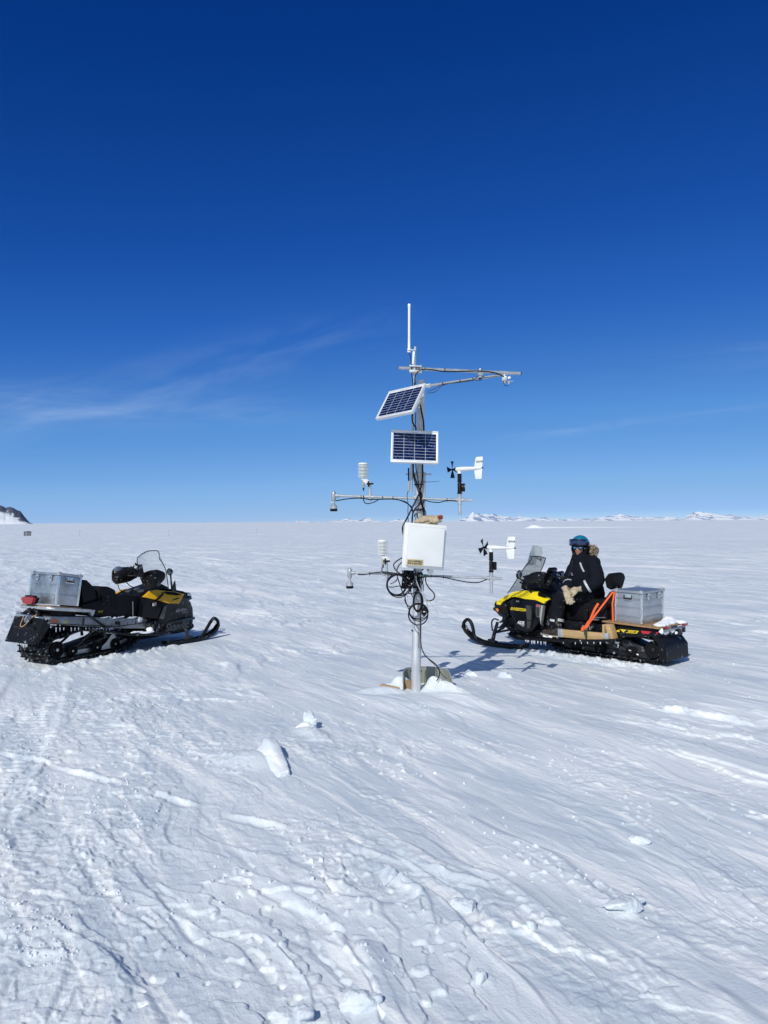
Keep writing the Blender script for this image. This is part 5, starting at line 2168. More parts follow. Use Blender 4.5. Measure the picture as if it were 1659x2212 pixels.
# amber triangle in front of the vent
# lettering on the cowl side
mb = MB()
mb.text('Skandic', .150, face_M((2.02, -.4085, .245), (1, 0, .02), (.12, 0, 1)), .0006, 1.0, .25, .004)
mb.build_each('lettering', mat('dim_silver_lettering', (.075, .078, .085), .5, .0), cowl, smooth=0)
mb = MB()
mb.text('ski-doo', .072, face_M((2.10, -.407, .475), (1, .03, .02), (.1, 0, 1)), .0006, 1.0, .25, .002)
mb.box((2.17, -.405, .43), (.09, .003, .010), (0, -4, 0))
mb.build_each('lettering', M_LET_G, cowl, smooth=0)
# front bumper lip
mb = MB()
mb.tube([(2.30, -.33, .14), (2.56, -.20, .17), (2.66, 0, .20), (2.56, .20, .17), (2.30, .33, .14)], .016, 8, curve=True)
mb.build('front_bumper', M_BLACK, SL)


def windshield(root, xb, zb, xt, zt, wb, wm, wt, bow, top_arc, m, trim_m, trim=True, name='windshield'):
    def fn(u, v):
        w = (wb * (1 - v) + wm * v) if v < .6 else None
        w = wb + (wm - wb) * min(1, v / .55) if v < .55 else wm + (wt - wm) * ((v - .55) / .45) ** 1.6
        x = xb + (xt - xb) * (v ** .9) - bow * u * u
        z = zb + (zt - zb) * v - top_arc * (abs(u) ** 3.2) * v ** 3
        return (x, u * w, z)
    mb = MB()
    mb.sheet(sheet_grid(fn, 20, 12), .004)
    o = mb.build(name, m, root, smooth=60)
    if trim:
        edge = [fn(-1, v / 12) for v in range(13)] + [fn(-1 + 2 * i / 20, 1) for i in range(1, 20)] + [fn(1, v / 12) for v in range(12, -1, -1)]
        q = MB()
        q.tube(edge, .0065, 6)
        q.build('screen_trim', M_BLACK, o)
    return o


windshield(SL, 2.16, .72, 1.975, 1.34, .235, .285, .225, .12, .11, M_CLEAR, M_BLACK)
# dash, steering post, bars, muffs
mb = MB()
mb.wedge([(1.48, .70), (1.52, .745), (1.66, .80), (1.95, .86), (2.10, .80), (2.05, .72), (1.7, .68)], [.20, .20, .20, .19, .16, .2, .22], .02)
dash = mb.build('dashboard', M_BLACK, SL)
mb = MB()
for (x, y, z, a) in ((1.60, -.12, .782, 10), (1.66, .02, .80, 10), (1.58, .10, .776, 14)):
    mb.box((x, y, z), (.07, .08, .02), (0, -18, a), bev=.006)
mb.build_each('switch', M_STEEL, dash)
mb = MB()
for s in (-1, 1):
    mb.tube([(1.84, s * .035, .78), (1.74, s * .035, .97)], .014, 8)
mb.tube([(1.80, -.035, .86), (1.80, .035, .86)], .010, 8)
mb.tube([(1.77, -.035, .92), (1.80, .035, .85)], .008, 8)
mb.build('steering_post', M_STEEL, SL)
mb = MB()
mb.tube([(1.56, -.38, .93), (1.66, -.27, .965), (1.74, -.10, .985), (1.74, .10, .985), (1.66, .27, .975), (1.58, .38, .955)], .014, 10, curve=True)
mb.box((1.74, 0, 1.0), (.08, .18, .06), (0, -10, 0), bev=.015)
bars = mb.build('handlebar', M_BLACK, SL)
muff(SL, (1.51, -.37, .955), (.96, .22, .10), .115, .36)
muff(SL, (1.575, .37, .975), (.96, -.22, .10), .115, .36)
mb = MB()
mb.box((1.74, .03, 1.085), (.022, .085, .13), (0, -14, 0), bev=.008)
mb.tube([(1.75, .03, 1.0), (1.75, .03, 1.06)], .012, 8)
mb.build('display_mount', M_BLACK, bars)
mb = MB()
mb.tube([(1.74, .14, 1.0), (1.72, .17, 1.08), (1.73, .15, 1.13)], .011, 8)
mb.box((1.72, .19, 1.09), (.035, .06, .05), (10, 20, 0), bev=.01)
mb.box((1.74, .12, 1.145), (.03, .05, .03), (30, 20, 0), bev=.008)
mb.tube([(1.72, .20, 1.02), (1.73, .23, 1.11)], .009, 8)
mb.build('phone_clamp', M_BLACK, bars)
mb = MB()
mb.ell((1.60, .33, 1.07), (.075, .055, .05), nu=14)
mb.build('beacon', mat('smoked_plastic', (.10, .12, .16), .1, coat=.6), bars)
mb = MB()
mb.tube([(1.56, .30, .86), (1.57, .26, .78), (1.62, .18, .76), (1.68, .10, .77)], .006, 6, curve=True)
mb.tube([(1.62, .22, .92), (1.66, .16, .84), (1.72, .08, .80)], .007, 6, curve=True)
mb.build_each('control_cable', M_CABLE, bars)
mb = MB()
mb.box((1.60, .40, 1.035), (.008, .022, .018), (0, 0, 10))
mb.build('warning_tag', M_LET_Y, SL)
# mirror
for s in (-1, 1):
    mb = MB()
    mb.lathe([(.030, .05), (.048, .03), (.054, .006), (.050, 0), (.046, .004)], (1.95, s * .32, 1.035), (.96, s * .1, .15), 18)
    mb.tube([(1.99, s * .31, 1.02), (2.02, s * .29, .92), (2.06, s * .27, .74)], [.014, .012, .016], 8)
    mr = mb.build('mirror', M_BLACK, SL)
    mb = MB()
    mb.lathe([(.045, .0), (.045, .002)], (1.9515, s * .32, 1.0352), (.96, s * .1, .15), 18)
    mb.build('mirror_glass', mat('mirror_glass', (.18, .22, .25), .08, .7), mr)
mb = MB()
mb.plate([(2.00, -.30, .74), (2.16, -.26, .70), (2.14, -.25, .90), (2.09, -.26, .84)], .008)
mb.plate([(2.00, .30, .74), (2.16, .26, .70), (2.14, .25, .90), (2.09, .26, .84)], .008)
mb.build_each('screen_support', M_BLACK, SL)
# skis
lbase = [(1.72, .045), (1.85, .016), (2.05, .006), (2.35, .004), (2.56, .016), (2.68, .045), (2.78, .10), (2.845, .17)]
lloop = [(2.835, .16), (2.82, .235), (2.75, .285), (2.68, .255), (2.57, .14), (2.50, .065), (2.46, .03)]
for y in (-.46, .46):
    make_ski(SL, y, lbase, lloop, ((2.20, .055), (2.13, .26, y * .86)))

# ================= the newer sled on the right ===========================================================
SR = thing('snowmobile', 'black and bright yellow snowmobile carrying the rider, right of the mast', 'snowmobile', (SLED_R[0], SLED_R[1], 0), SLED_R[2], 'parked snowmobiles')
MR = sled_M(SLED_R)
make_track(SR, [(.13, .032), (.6, .03), (1.35, .03), (1.52, .06), (1.72, .16)] + arc(1.78, .25, .085, -55, 95, 6) + [(1.2, .35), (.8, .36), (.45, .345)] + arc(.12, .172, .138, 80, 268, 12), .255, .034, rt)
for y in (-.19, 0, .19):
    wheel(SR, .13, y, .172, .105, .036)
for x, z in ((.42, .115), (.86, .105), (1.22, .11)):
    for y in (-.20, .20):
        wheel(SR, x, y, z, .072, .03)
for s in (-1, 1):
    mb = MB()
    mb.wedge([(.16, .05), (1.35, .05), (1.56, .12), (1.54, .15), (1.33, .105), (.20, .105)], .012 + s * .16, .0, y0=-.012 + s * .16)
    mb.build('slide_rail', M_DSTEEL, SR)
    mb = MB()
    mb.tube([(.50, s * .20, .12), (.70, s * .22, .22), (.82, s * .24, .30)], .017, 8)
    mb.tube([(1.10, s * .20, .12), (1.36, s * .22, .26)], .017, 8)
    mb.build('suspension_arm', M_DSTEEL, SR)
mb = MB()
mb.wedge([(.24, .09), (1.40, .09), (1.46, .18), (1.30, .26), (.90, .28), (.52, .26), (.30, .18)], .15, .01)
mb.build('skid_frame_fill', M_DSTEEL, SR)  # dark mass added inside the track, for frame parts and inner shade
mb = MB()
mb.box((.66, .262, .235), (.10, .012, .03), (0, 12, 0), bev=.004)
mb.lathe([(.02, -.004), (.02, .006)], (.72, .262, .205), (0, 1, 0), 12)
mb.build_each('axle_bolt', M_STEEL, SR)
packed_snow(SR, [(.58, .268, .22, (.05, .012, .018)), (.56, .27, .19, (.012, .01, .05)), (.74, .268, .235, (.06, .012, .02)), (.80, .27, .20, (.010, .01, .045)), (.40, .262, .14, (.03, .012, .01)), (.30, .262, .10, (.022, .012, .012)), (.62, .262, .085, (.025, .01, .02))], 6, 'frost', True)
# tunnel
mb = MB()
mb.wedge([(.02, .35), (.05, .435), (.70, .425), (1.4, .42), (1.8, .42), (1.8, .22), (1.4, .23), (.70, .265)], .262, .008)
tn = mb.build('tunnel', M_BLACK, SR)
mb = MB()
zt_ = .385


def tq(pts, m, name, par):
    q = MB()
    q.plate([(x, .2635, z) for x, z in pts], .003)
    return q.build(name, m, par, smooth=0)


tq([(.62, .352), (.54, .352), (.545, .385)], M_LET_Y, 'emblem', tn)
tq([(.535, .390), (.445, .390), (.495, .352)], M_LET_Y, 'emblem', tn)
tq([(.43, .390), (.28, .392), (.31, .356), (.455, .352), (.45, .360), (.325, .364), (.305, .383), (.428, .381)], M_LET_Y, 'emblem', tn)
tq([(.42, .376), (.335, .378), (.348, .368), (.425, .366)], M_LET_Y, 'emblem', tn)
tq([(.255, .398), (.02, .402), (.045, .378), (.10, .368), (.235, .366)], M_REDM, 'side_reflector', tn)
# running boards
for s in (-1, 1):
    mb = MB()
    mb.wedge([(.52, .285), (1.2, .205), (1.72, .17), (2.0, .165), (2.12, .20), (2.12, .165), (1.98, .125), (1.70, .135), (1.2, .17), (.52, .255)], s * .475, .005, y0=s * .25)
    rb = mb.build('running_board', M_BLACK, SR)
    mb = MB()
    mb.tube([(.5, s * .47, .275), (1.2, s * .48, .195), (1.72, s * .48, .158), (1.98, s * .47, .15), (2.14, s * .40, .20)], .016, 8)
    mb.build('board_edge', M_BLACK, rb)
ice = MB()
for k in range(14):
    x = 1.50 + .025 * k
    if ri.random() < .8:
        ice.lathe([(.008, 0), (.006, -.02), (.002, -ri.uniform(.03, .055))], (x, .475, .145), (0, 0, 1), 6)
for k in range(8):
    x = .6 + .09 * k
    if ri.random() < .6:
        ice.lathe([(.008, 0), (.006, -.02), (.002, -ri.uniform(.03, .05))], (x, .47, .255 - .1 * (x - .6)), (0, 0, 1), 6)
ice.build_each('icicle', M_SNOWP, SR)
# seat
mb = MB()
mb.wedge([(.60, .42), (.62, .74), (.78, .745), (.95, .735), (1.15, .70), (1.32, .64), (1.48, .62), (1.56, .50), (1.50, .42)], [.16, .17, .19, .20, .19, .17, .15, .15, .17], .045)
seat = mb.build('seat', M_SEAT, SR)
mb = MB()
mb.wedge([(.58, .48), (.60, .80), (.66, .87), (.74, .84), (.80, .76), (.82, .60), (.80, .48)], .175, .04)
mb.build('seat_pod', M_SEAT, SR)
mb = MB()
mb.wedge([(.71, .88), (.695, 1.0), (.705, 1.055), (.73, 1.075), (.785, 1.065), (.81, 1.0), (.80, .88), (.76, .85)], [.125, .165, .15, .11, .11, .165, .135, .09], .024)
mb.build('backrest', M_SEAT, SR)
mb = MB()
mb.tube([(.68, -.05, .78), (.70, -.05, .90)], .012, 8)
mb.tube([(.68, .05, .78), (.70, .05, .90)], .012, 8)
mb.build_each('backrest_post', M_DSTEEL, SR)
mb = MB()
mb.box((.86, .215, .58), (.26, .07, .20), (0, 2, 0), bev=.02)
mb.lathe([(.05, 0), (.055, .01), (.04, .02)], (.80, .25, .62), (0, 1, 0), 16)
mb.box((1.06, .205, .52), (.06, .02, .15), bev=.005)
cas = mb.build('side_case', M_RUBBER, SR)
mb = MB()
mb.tube([(.93, .262, .50), (.74, .262, .515)], .009, 8)
mb.tube([(.93, .264, .475), (.83, .264, .48)], .014, 8)
mb.build_each('case_handle', M_STEEL, cas)
mb = MB()
mb.text('REV', .085, face_M((1.02, .2645, .355), (-1, 0, .03), (-.1, 0, 1)), .0006, 1.1, .3, .002)
mb.build_each('lettering', M_LET_G, tn, smooth=0)
# cargo deck: plywood on a pine frame
mb = MB()
mb.box((.375, .0, .462), (.77, .63, .018), (0, -1.2, 0), bev=.002)
dk2 = mb.build('cargo_deck', M_PLY, SR, 'plywood cargo deck with snow-caked rear edge')
mb = MB()
mb.wedge([(1.33, .228), (1.33, .328), (.60, .345), (.60, .245)], .435, .003, y0=.40)
wr = mb.build('wooden_rail', M_WOOD, SR)
mb = MB()
mb.box((1.298, .418, .280), (.075, .0415, .106), (0, 1.2, 0), bev=.002)
mb.box((.63, .418, .295), (.070, .0415, .106), (0, 1.2, 0), bev=.002)
mb.build_each('tape', M_GALV, wr)
mb = MB()
mb.wedge([(.60, .451), (.66, .451), (.62, .25), (.54, .26)], .40, .002, y0=.29)
mb.wedge([(.66, .449), (.685, .449), (.685, .34), (.66, .34)], .43, .002, y0=.29)
mb.build_each('wooden_block', M_WOOD, SR)
mb = MB()
for s in (-1, 1):
    mb.box((.05, s * .2, .443), (.05, .04, .024))
    mb.box((.55, s * .2, .438), (.05, .04, .034))
mb.build_each('deck_strut', M_DSTEEL, SR)
# tail: lamps, bumper, flap, packed snow
mb = MB()
mb.tube([(-.03, .26, .425), (-.05, .24, .43), (-.055, -.24, .43), (-.03, -.26, .425)], .017, 10)
bp = mb.build('rear_bumper', M_STEEL, SR)
mb = MB()
mb.box((-.055, -.10, .385), (.05, .07, .05), bev=.006)
mb.box((-.065, -.20, .395), (.03, .04, .06), bev=.006)
mb.box((-.075, -.06, .36), (.08, .03, .03), (0, 20, 0), bev=.005)
mb.build('tow_hitch', M_DSTEEL, bp)
for y in (.17, -.27):
    mb = MB()
    mb.box((-.050, y, .452), (.03, .10, .032), bev=.006)
    mb.build('tail_light', M_RED, SR)
packed_snow(SR, [(-.02, .17, .395, (.022, .07, .036)), (-.04, .04, .425, (.022, .08, .014)), (-.045, .05, .40, (.022, .045, .022)), (-.06, -.02, .37, (.015, .03, .02)), (-.01, .26, .42, (.03, .025, .035))], 11)
mb = MB()
rows = [(.09, .41), (.07, .40), (-.055, .245), (-.068, .225), (-.075, .06)]
mb.sheet([[(x, y * (1.0 if k < 2 else 1.04), z) for k, (x, z) in enumerate(rows)] for y in (-.275, -.25, 0, .25, .275)], .012)
for s in (-1, 1):
    mb.plate([(.09, s * .275, .41), (-.06, s * .286, .24), (-.075, s * .286, .06), (.0, s * .28, .08), (.02, s * .278, .26), (.14, s * .275, .38)], .010)
mb.build('mud_flap', M_BLACK, SR)

# body: belly pan and side panels
mb = MB()
bl = [(1.62, .16, .28), (2.05, .15, .30), (2.36, .28, .20), (2.50, .36, .13), (2.58, .50, .15), (2.40, .60, .25), (1.95, .66, .30), (1.52, .62, .25), (1.50, .30, .25)]
mb.wedge([(x, z) for x, z, w in bl], [w for x, z, w in bl], .015)
cowl = mb.build('cowl', M_BLACK, SR, smooth=28)
for s in (-1, 1):
    mb = MB()
    pn = [(2.26, .610, .31), (2.16, .455, .355), (2.10, .33, .375), (2.07, .225, .36), (1.96, .20, .37), (1.78, .245, .40), (1.66, .37, .42), (1.60, .53, .415), (1.575, .64, .38), (1.72, .675, .375), (1.95, .672, .375), (2.12, .665, .36)]
    mb.wedge([(x, z) for x, z, w in pn], [s * w for x, z, w in pn], .012, y0=[s * (w - .12) for x, z, w in pn])
    sp = mb.build('side_panel', M_BLACKG, SR, smooth=28)
    mb = MB()
    g1 = [(1.875, .60, .402), (1.80, .595, .408), (1.765, .50, .425), (1.775, .40, .420), (1.85, .405, .412), (1.86, .50, .412)]
    mb.wedge([(x, z) for x, z, w in g1], [s * w for x, z, w in g1], .004, y0=[s * (w - .03) for x, z, w in g1])
    g2 = [(1.85, .395, .412), (1.775, .39, .420), (1.80, .29, .412), (1.86, .275, .402)]
    mb.wedge([(x, z) for x, z, w in g2], [s * w for x, z, w in g2], .004, y0=[s * (w - .03) for x, z, w in g2])
    mb.build_each('grey_insert', mat('satin_dark_grey', (.045, .043, .042), .35, var=.1), sp)
    mb = MB()
    kp = [(1.60, .62, .43), (1.575, .61, .425), (1.585, .42, .455), (1.60, .36, .45), (1.605, .46, .46)]
    mb.wedge([(x, z) for x, z, w in kp], [s * w for x, z, w in kp], .003, y0=[s * (w - .06) for x, z, w in kp])
    mb.build('panel_edge', mat('pale_metal_edge', (.42, .41, .38), .3, .5), sp)
    # the crease and the warning plate
    mb = MB()
    mb.tube([(2.235, s * .335, .60), (2.15, s * .36, .45), (2.06, s * .385, .37), (1.97, s * .395, .29)], .010, 6)
    mb.build('panel_crease', M_BLACK, sp)
    mb = MB()
    wp = [(1.70, .622, .408), (1.63, .618, .412), (1.625, .47, .432), (1.645, .455, .432), (1.675, .457, .43), (1.69, .50, .426)]
    mb.wedge([(x, z) for x, z, w in wp], [s * w for x, z, w in wp], .002, y0=[s * (w - .03) for x, z, w in wp])
    vp = mb.build('warning_plate', M_LET_G, sp)
    mb = MB()
    wp = [(1.693, .592, .414), (1.635, .589, .418), (1.631, .475, .4345), (1.648, .463, .4345), (1.672, .464, .4325), (1.684, .50, .4285)]
    mb.wedge([(x, z) for x, z, w in wp], [s * w for x, z, w in wp], .001, y0=[s * (w - .03) for x, z, w in wp])
    mb.build('plate_face', M_LET_K, vp)
    mb = MB()
    wp = [(1.697, .617, .4105), (1.634, .614, .4145), (1.634, .597, .4165), (1.695, .600, .4125)]
    mb.wedge([(x, z) for x, z, w in wp], [s * w for x, z, w in wp], .001, y0=[s * (w - .03) for x, z, w in wp])
    mb.build('plate_band', M_REDM, vp)
    # yellow hood panel
    mb = MB()
    ye = [(2.50, .590, .255), (2.485, .552, .27), (2.385, .552, .315), (2.335, .605, .325), (2.165, .682, .345), (2.09, .694, .352), (1.91, .677, .372), (1.73, .676, .378), (1.58, .638, .388), (1.575, .66, .385), (1.525, .695, .36),
          (1.60, .738, .325), (1.68, .748, .315), (1.76, .785, .285), (1.96, .785, .275), (2.16, .758, .26), (2.36, .675, .245)]
    mb.wedge([(x, z) for x, z, w in ye], [s * w for x, z, w in ye], .0035, y0=[s * (w - .045) for x, z, w in ye])
    yp = mb.build('hood_panel', M_YEL, SR, smooth=22)
    mb = MB()
    sh = [(1.74, .775, .300), (1.60, .752, .325), (1.55, .722, .352), (1.60, .716, .352), (1.72, .735, .33)]
    mb.wedge([(x, z) for x, z, w in sh], [s * (w + .006) for x, z, w in sh], .002, y0=[s * (w - .03) for x, z, w in sh])
    mb.build('hood_vent', M_BLACK, yp)
    mb = MB()
    am = [(2.55, .485, .215), (2.50, .49, .245), (2.47, .455, .255), (2.50, .435, .235)]
    mb.wedge([(x, z) for x, z, w in am], [s * w for x, z, w in am], .002, y0=[s * (w - .03) for x, z, w in am])
    mb.build('corner_reflector', M_AMBER, SR)
mb = MB()
ns = [(2.30, .62, .30), (2.52, .595, .245), (2.575, .54, .215), (2.565, .50, .215), (2.62, .49, .19), (2.625, .455, .18), (2.56, .44, .20), (2.54, .38, .15), (2.44, .335, .13), (2.30, .36, .2)]
mb.wedge([(x, z) for x, z, w in ns], [w for x, z, w in ns], .010)
mb.build('nose', M_BLACK, SR, smooth=28)
mb = MB()
mb.box((2.575, 0, .545), (.02, .34, .05), (0, -15, 0), bev=.008)
mb.build('headlight', mat('clear_lens', (.55, .57, .6), .08), SR)
mb = MB()
hd = [(2.48, .575, .23), (2.40, .655, .22), (2.20, .74, .20), (2.02, .80, .20), (1.86, .84, .19), (1.66, .82, .19), (1.52, .74, .20), (1.50, .66, .22), (1.9, .64, .26)]
mb.wedge([(x, z) for x, z, w in hd], [w for x, z, w in hd], .015)
hood = mb.build('hood', M_BLACKG, SR)
# lettering
mb = MB()
mb.text('EXPEDITION', .052, face_M((2.005, .389, .527), (-1, .06, 0), (-.1, 0, 1)), .0006, .98, .2, .0022)
mb.build_each('lettering', M_LET_Y, cowl, smooth=0)
mb = MB()
mb.text('900', .032, face_M((2.03, .379, .635), (-1, .04, 0), (0, 0, 1)), .0006, 1.2, .2, .001)
mb.build_each('lettering', M_LET_G, cowl, smooth=0)
mb = MB()
mb.wedge([(2.00, .375), (1.905, .365), (1.90, .315), (1.925, .295), (2.01, .325)], [.389, .398, .398, .397, .388], .002, y0=.36)
pa = mb.build('badge', M_LET_G, cowl)
mb = MB()
mb.text('ACE', .055, face_M((1.965, .400, .347), (-1, .08, .06), (-.1, 0, 1)), .0006, 1.25, .2, .002)
mb.build_each('lettering', M_LET_W, cowl, smooth=0)
# front suspension
for s in (-1, 1):
    mb = MB()
    mb.tube([(2.30, s * .43, .33), (2.16, s * .20, .37)], .013, 8)
    mb.tube([(2.30, s * .43, .33), (2.34, s * .18, .37)], .013, 8)
    mb.tube([(2.36, s * .45, .18), (2.14, s * .20, .24)], .015, 8)
    mb.tube([(2.36, s * .45, .18), (2.36, s * .16, .27)], .015, 8)
    mb.tube([(2.34, s * .44, .25), (2.20, s * .2, .29)], .010, 8)
    mb.build('control_arm', M_DSTEEL, SR)
    mb = MB()
    mb.lathe([(.018, 0), (.018, .05), (.034, .06), (.034, .20), (.020, .21), (.020, .26)], (2.33, s * .42, .20), (-.25, -s * .70, .65), 12)
    mb.build('shock_absorber', M_DSTEEL, SR)
    mb = MB()
    mb.tube([(2.30, s * .46, .36), (2.39, s * .44, .37), (2.42, s * .46, .32), (2.40, s * .47, .20)], .011, 8, curve=True)
    mb.build('steering_arm', M_DSTEEL, SR)
rbase = [(1.80, .05), (1.92, .022), (2.10, .006), (2.42, .0), (2.62, .012), (2.76, .055), (2.88, .13), (2.955, .215)]
rloop = [(2.945, .20), (2.925, .275), (2.86, .320), (2.795, .285), (2.755, .19), (2.735, .10), (2.66, .03)]
for y in (-.47, .47):
    make_ski(SR, y, rbase, rloop, ((2.40, .055), (2.32, .33, y * .97)))
# windscreen with its taller frosted extension
windshield(SR, 2.40, .72, 2.04, 1.245, .255, .235, .165, .10, .03, M_SMOKE, M_BLACK)
windshield(SR, 2.08, 1.12, 2.015, 1.40, .165, .155, .115, .05, .035, M_FROST, M_BLACK, False, 'windshield_extension')
mb = MB()
for s in (-1, 1):
    mb.lathe([(.012, -.008), (.012, .008)], (2.00, s * .13, 1.195), (1, 0, .5), 10)
mb.build_each('screen_bolt', M_DSTEEL, SR)
# dash pod, bars, muffs
mb = MB()
mb.wedge([(2.12, .79), (2.08, .93), (1.98, .985), (1.80, .985), (1.68, .93), (1.62, .82), (1.60, .72)], [.20, .21, .20, .18, .16, .17, .19], .03)
pod = mb.build('dashboard', M_BLACK, SR)
mb = MB()
mb.box((1.72, .0, 1.06), (.05, .17, .075), (0, -35, 0), bev=.012)
mb.build('display', M_BLACKG, pod)
mb = MB()
mb.tube([(1.72, -.38, .955), (1.70, -.20, .965), (1.68, 0, .97), (1.66, .20, .97), (1.64, .38, .965)], .014, 10)
mb.tube([(1.74, 0, .80), (1.68, 0, .97)], .03, 10)
bars = mb.build('handlebar', M_BLACK, SR)
muff(SR, (1.52, .385, .965), (.97, -.16, .08), .085, .34)
muff(SR, (1.74, -.42, .855), (.90, .10, .32), .10, .36)
mb = MB()
mb.wedge([(1.92, .99), (1.70, 1.045), (1.60, 1.04), (1.62, .94), (1.80, .90)], [.43, .46, .46, .46, .44], .02, y0=.28)
mb.build('hand_guard', M_BLACK, SR)
for s in (-1, 1):
    mb = MB()
    c = (1.985, s * .40, 1.01)
    mb.ell(c, (.035, .05, .062), (0, -10, 0), nu=14)
    mb.tube([(1.99, s * .39, .96), (1.96, s * .36, .93), (1.99, s * .37, .90), (1.93, s * .31, .86), (1.86, s * .29, .76)], .012, 8)
    mr = mb.build('mirror', M_BLACK, SR)
    mb = MB()
    mb.ell((1.958, s * .402, 1.015), (.013, .042, .053), (0, -10, 0), nu=14)
    mb.build('mirror_glass', mat('sky_mirror_glass', (.35, .42, .55), .06, .85), mr)
mb = MB()
mb.box((1.62, .0, 1.03), (.03, .25, .04), (0, 20, 0), bev=.01)
mb.tube([(1.60, -.13, 1.03), (1.56, -.16, 1.0)], .012, 8)
gg = mb.build('spare_goggles', M_BLACK, SR)
mb = MB()
mb.ell((1.605, -.06, 1.02), (.016, .055, .036), nu=12)
mb.ell((1.605, .07, 1.02), (.016, .055, .036), nu=12)
mb.build_each('lens', M_GOG, gg)
mb = MB()
mb.tube([(1.55, .30, .93), (1.52, .26, .86), (1.53, .22, .80), (1.50, .20, .75)], .005, 6, curve=True)
mb.tube([(1.56, .26, .94), (1.50, .24, .88), (1.51, .20, .77)], .004, 6, curve=True)
mb.build_each('control_cable', M_CABLE, bars)
mb = MB()
mb.tube([(1.44, .06, .70), (1.43, .06, .755)], .010, 8)
mb.box((1.425, .06, .775), (.045, .05, .045), (0, 20, 0), bev=.010)
mb.build('ignition_key', M_BLACK, SR)


# ------------------------------------------------------------------ aluminium cases
def alu_case(name, label, M, ln, wd, h, m, near):
    """ribbed aluminium case: ln along x, wd along y; two latches on the -x face, a handle on each y end"""
    t_ = thing(name, label, 'metal case', (0, 0, 0), 0, 'aluminium transport cases')
    t_.matrix_world = M
    mb = MB()
    mb.box((0, 0, h * .46), (ln - .022, wd - .022, h * .92), bev=.004)
    for zz in (.20, .235, .48, .515, .74, .775) if h > .395 else (.30, .335, .62, .655):
        mb.box((0, 0, h * zz), (ln - .005, wd - .005, .010), bev=.003)
    body = mb.build('body', m, t_)
    for sx in (-1, 1):
        for sy in (-1, 1):
            q = MB()
            q.box((sx * (ln / 2 - .013), sy * (wd / 2 - .013), h * .46), (.030, .030, h * .915), bev=.007)
            for k in range(7):
                zq = h * (.05 + .14 * k)
                for a, b in ((sx * (ln / 2 + .0015), sy * (wd / 2 - .013)), (sx * (ln / 2 - .013), sy * (wd / 2 + .0015))):
                    q.ell((a, b, zq), (.0045, .0045, .0045), nu=8, nv=6)
            q.build('corner_profile', M_ALUP, t_)
    q = MB()
    q.box((0, 0, h * .965), (ln + .006, wd + .006, h * .07), bev=.004)
    q.box((0, 0, h - .001), (ln - .05, wd - .05, .010), bev=.003)
    lid = q.build('lid', m, t_)
    for sx in (-1, 1):
        for sy in (-1, 1):
            q = MB()
            q.box((sx * (ln / 2 - .018), sy * (wd / 2 - .018), h * .972), (.056, .056, h * .075 + .008), bev=.010)
            q.box((sx * (ln / 2 - .022), sy * (wd / 2 - .022), h + .008), (.03, .03, .016), bev=.007)
            q.build('corner_cap', M_CAST, lid)
    for sy in (-.24, .24):
        q = MB()
        q.box((-ln / 2 - .006, sy * wd, h * .84), (.014, .036, .075), bev=.004)
        q.box((-ln / 2 - .013, sy * wd, h * .90), (.012, .046, .018), bev=.003)
        q.box((-ln / 2 - .012, sy * wd, h * .79), (.010, .030, .020), bev=.002)
        la = q.build('latch', M_ALUP, t_)
        q = MB()
        q.box((-ln / 2 - .0138, sy * wd - .004, h * .835), (.002, .013, .022))
        q.build('keyhole', M_LET_K, la)
    for sy in (-1, 1):
        q = MB()
        q.box((0, sy * (wd / 2 - .003), h * .80), (.125, .010, .075), bev=.003)
        hb = q.build('handle_plate', M_ALUP, t_)
        q = MB()
        q.tube([(-.052, sy * (wd / 2 + .004), h * .86), (-.052, sy * (wd / 2 + .016), h * .76), (.052, sy * (wd / 2 + .016), h * .76), (.052, sy * (wd / 2 + .004), h * .86)], .0055, 8)
        q.tube([(-.050, sy * (wd / 2 + .016), h * .755), (.050, sy * (wd / 2 + .016), h * .755)], .011, 8)
        q.build('handle', M_DSTEEL, hb)
    return t_


caseL = alu_case('aluminium_case', 'worn aluminium case on the left snowmobile, latches to the rear above a red tail light', ML @ Matrix.Translation((.262, 0, .712)) @ Matrix.Rotation(R(9), 4, 'Y'), .345, .545, .395, M_ALU2, -1)
caseR = alu_case('aluminium_case', 'clean grey aluminium case strapped behind the rider on the right snowmobile', MR @ Matrix.Translation((.427, -.01, .473)) @ Matrix.Rotation(R(-1.2), 4, 'Y'), .375, .555, .405, M_ALU, 1)

# snow lying on the deck behind the right-hand case
mb = MB()
for (x, y, z, s) in ((.10, -.12, .476, (.10, .18, .032)), (.14, -.22, .486, (.08, .10, .055)), (.07, .10, .470, (.09, .14, .025)), (.02, -.28, .470, (.09, .08, .03))):
    mb.ell((x, y, z), s, nu=14, nv=8)
pile = mb.build('snow_pile', M_SNOWP, None)
melt(pile, .014, 4)
wrinkle(pile, .010, (18, 18, 18), 3)
pile.matrix_world = MR
tag(pile, 'small heap of snow on the deck behind the right snowmobile\'s case', 'snow')

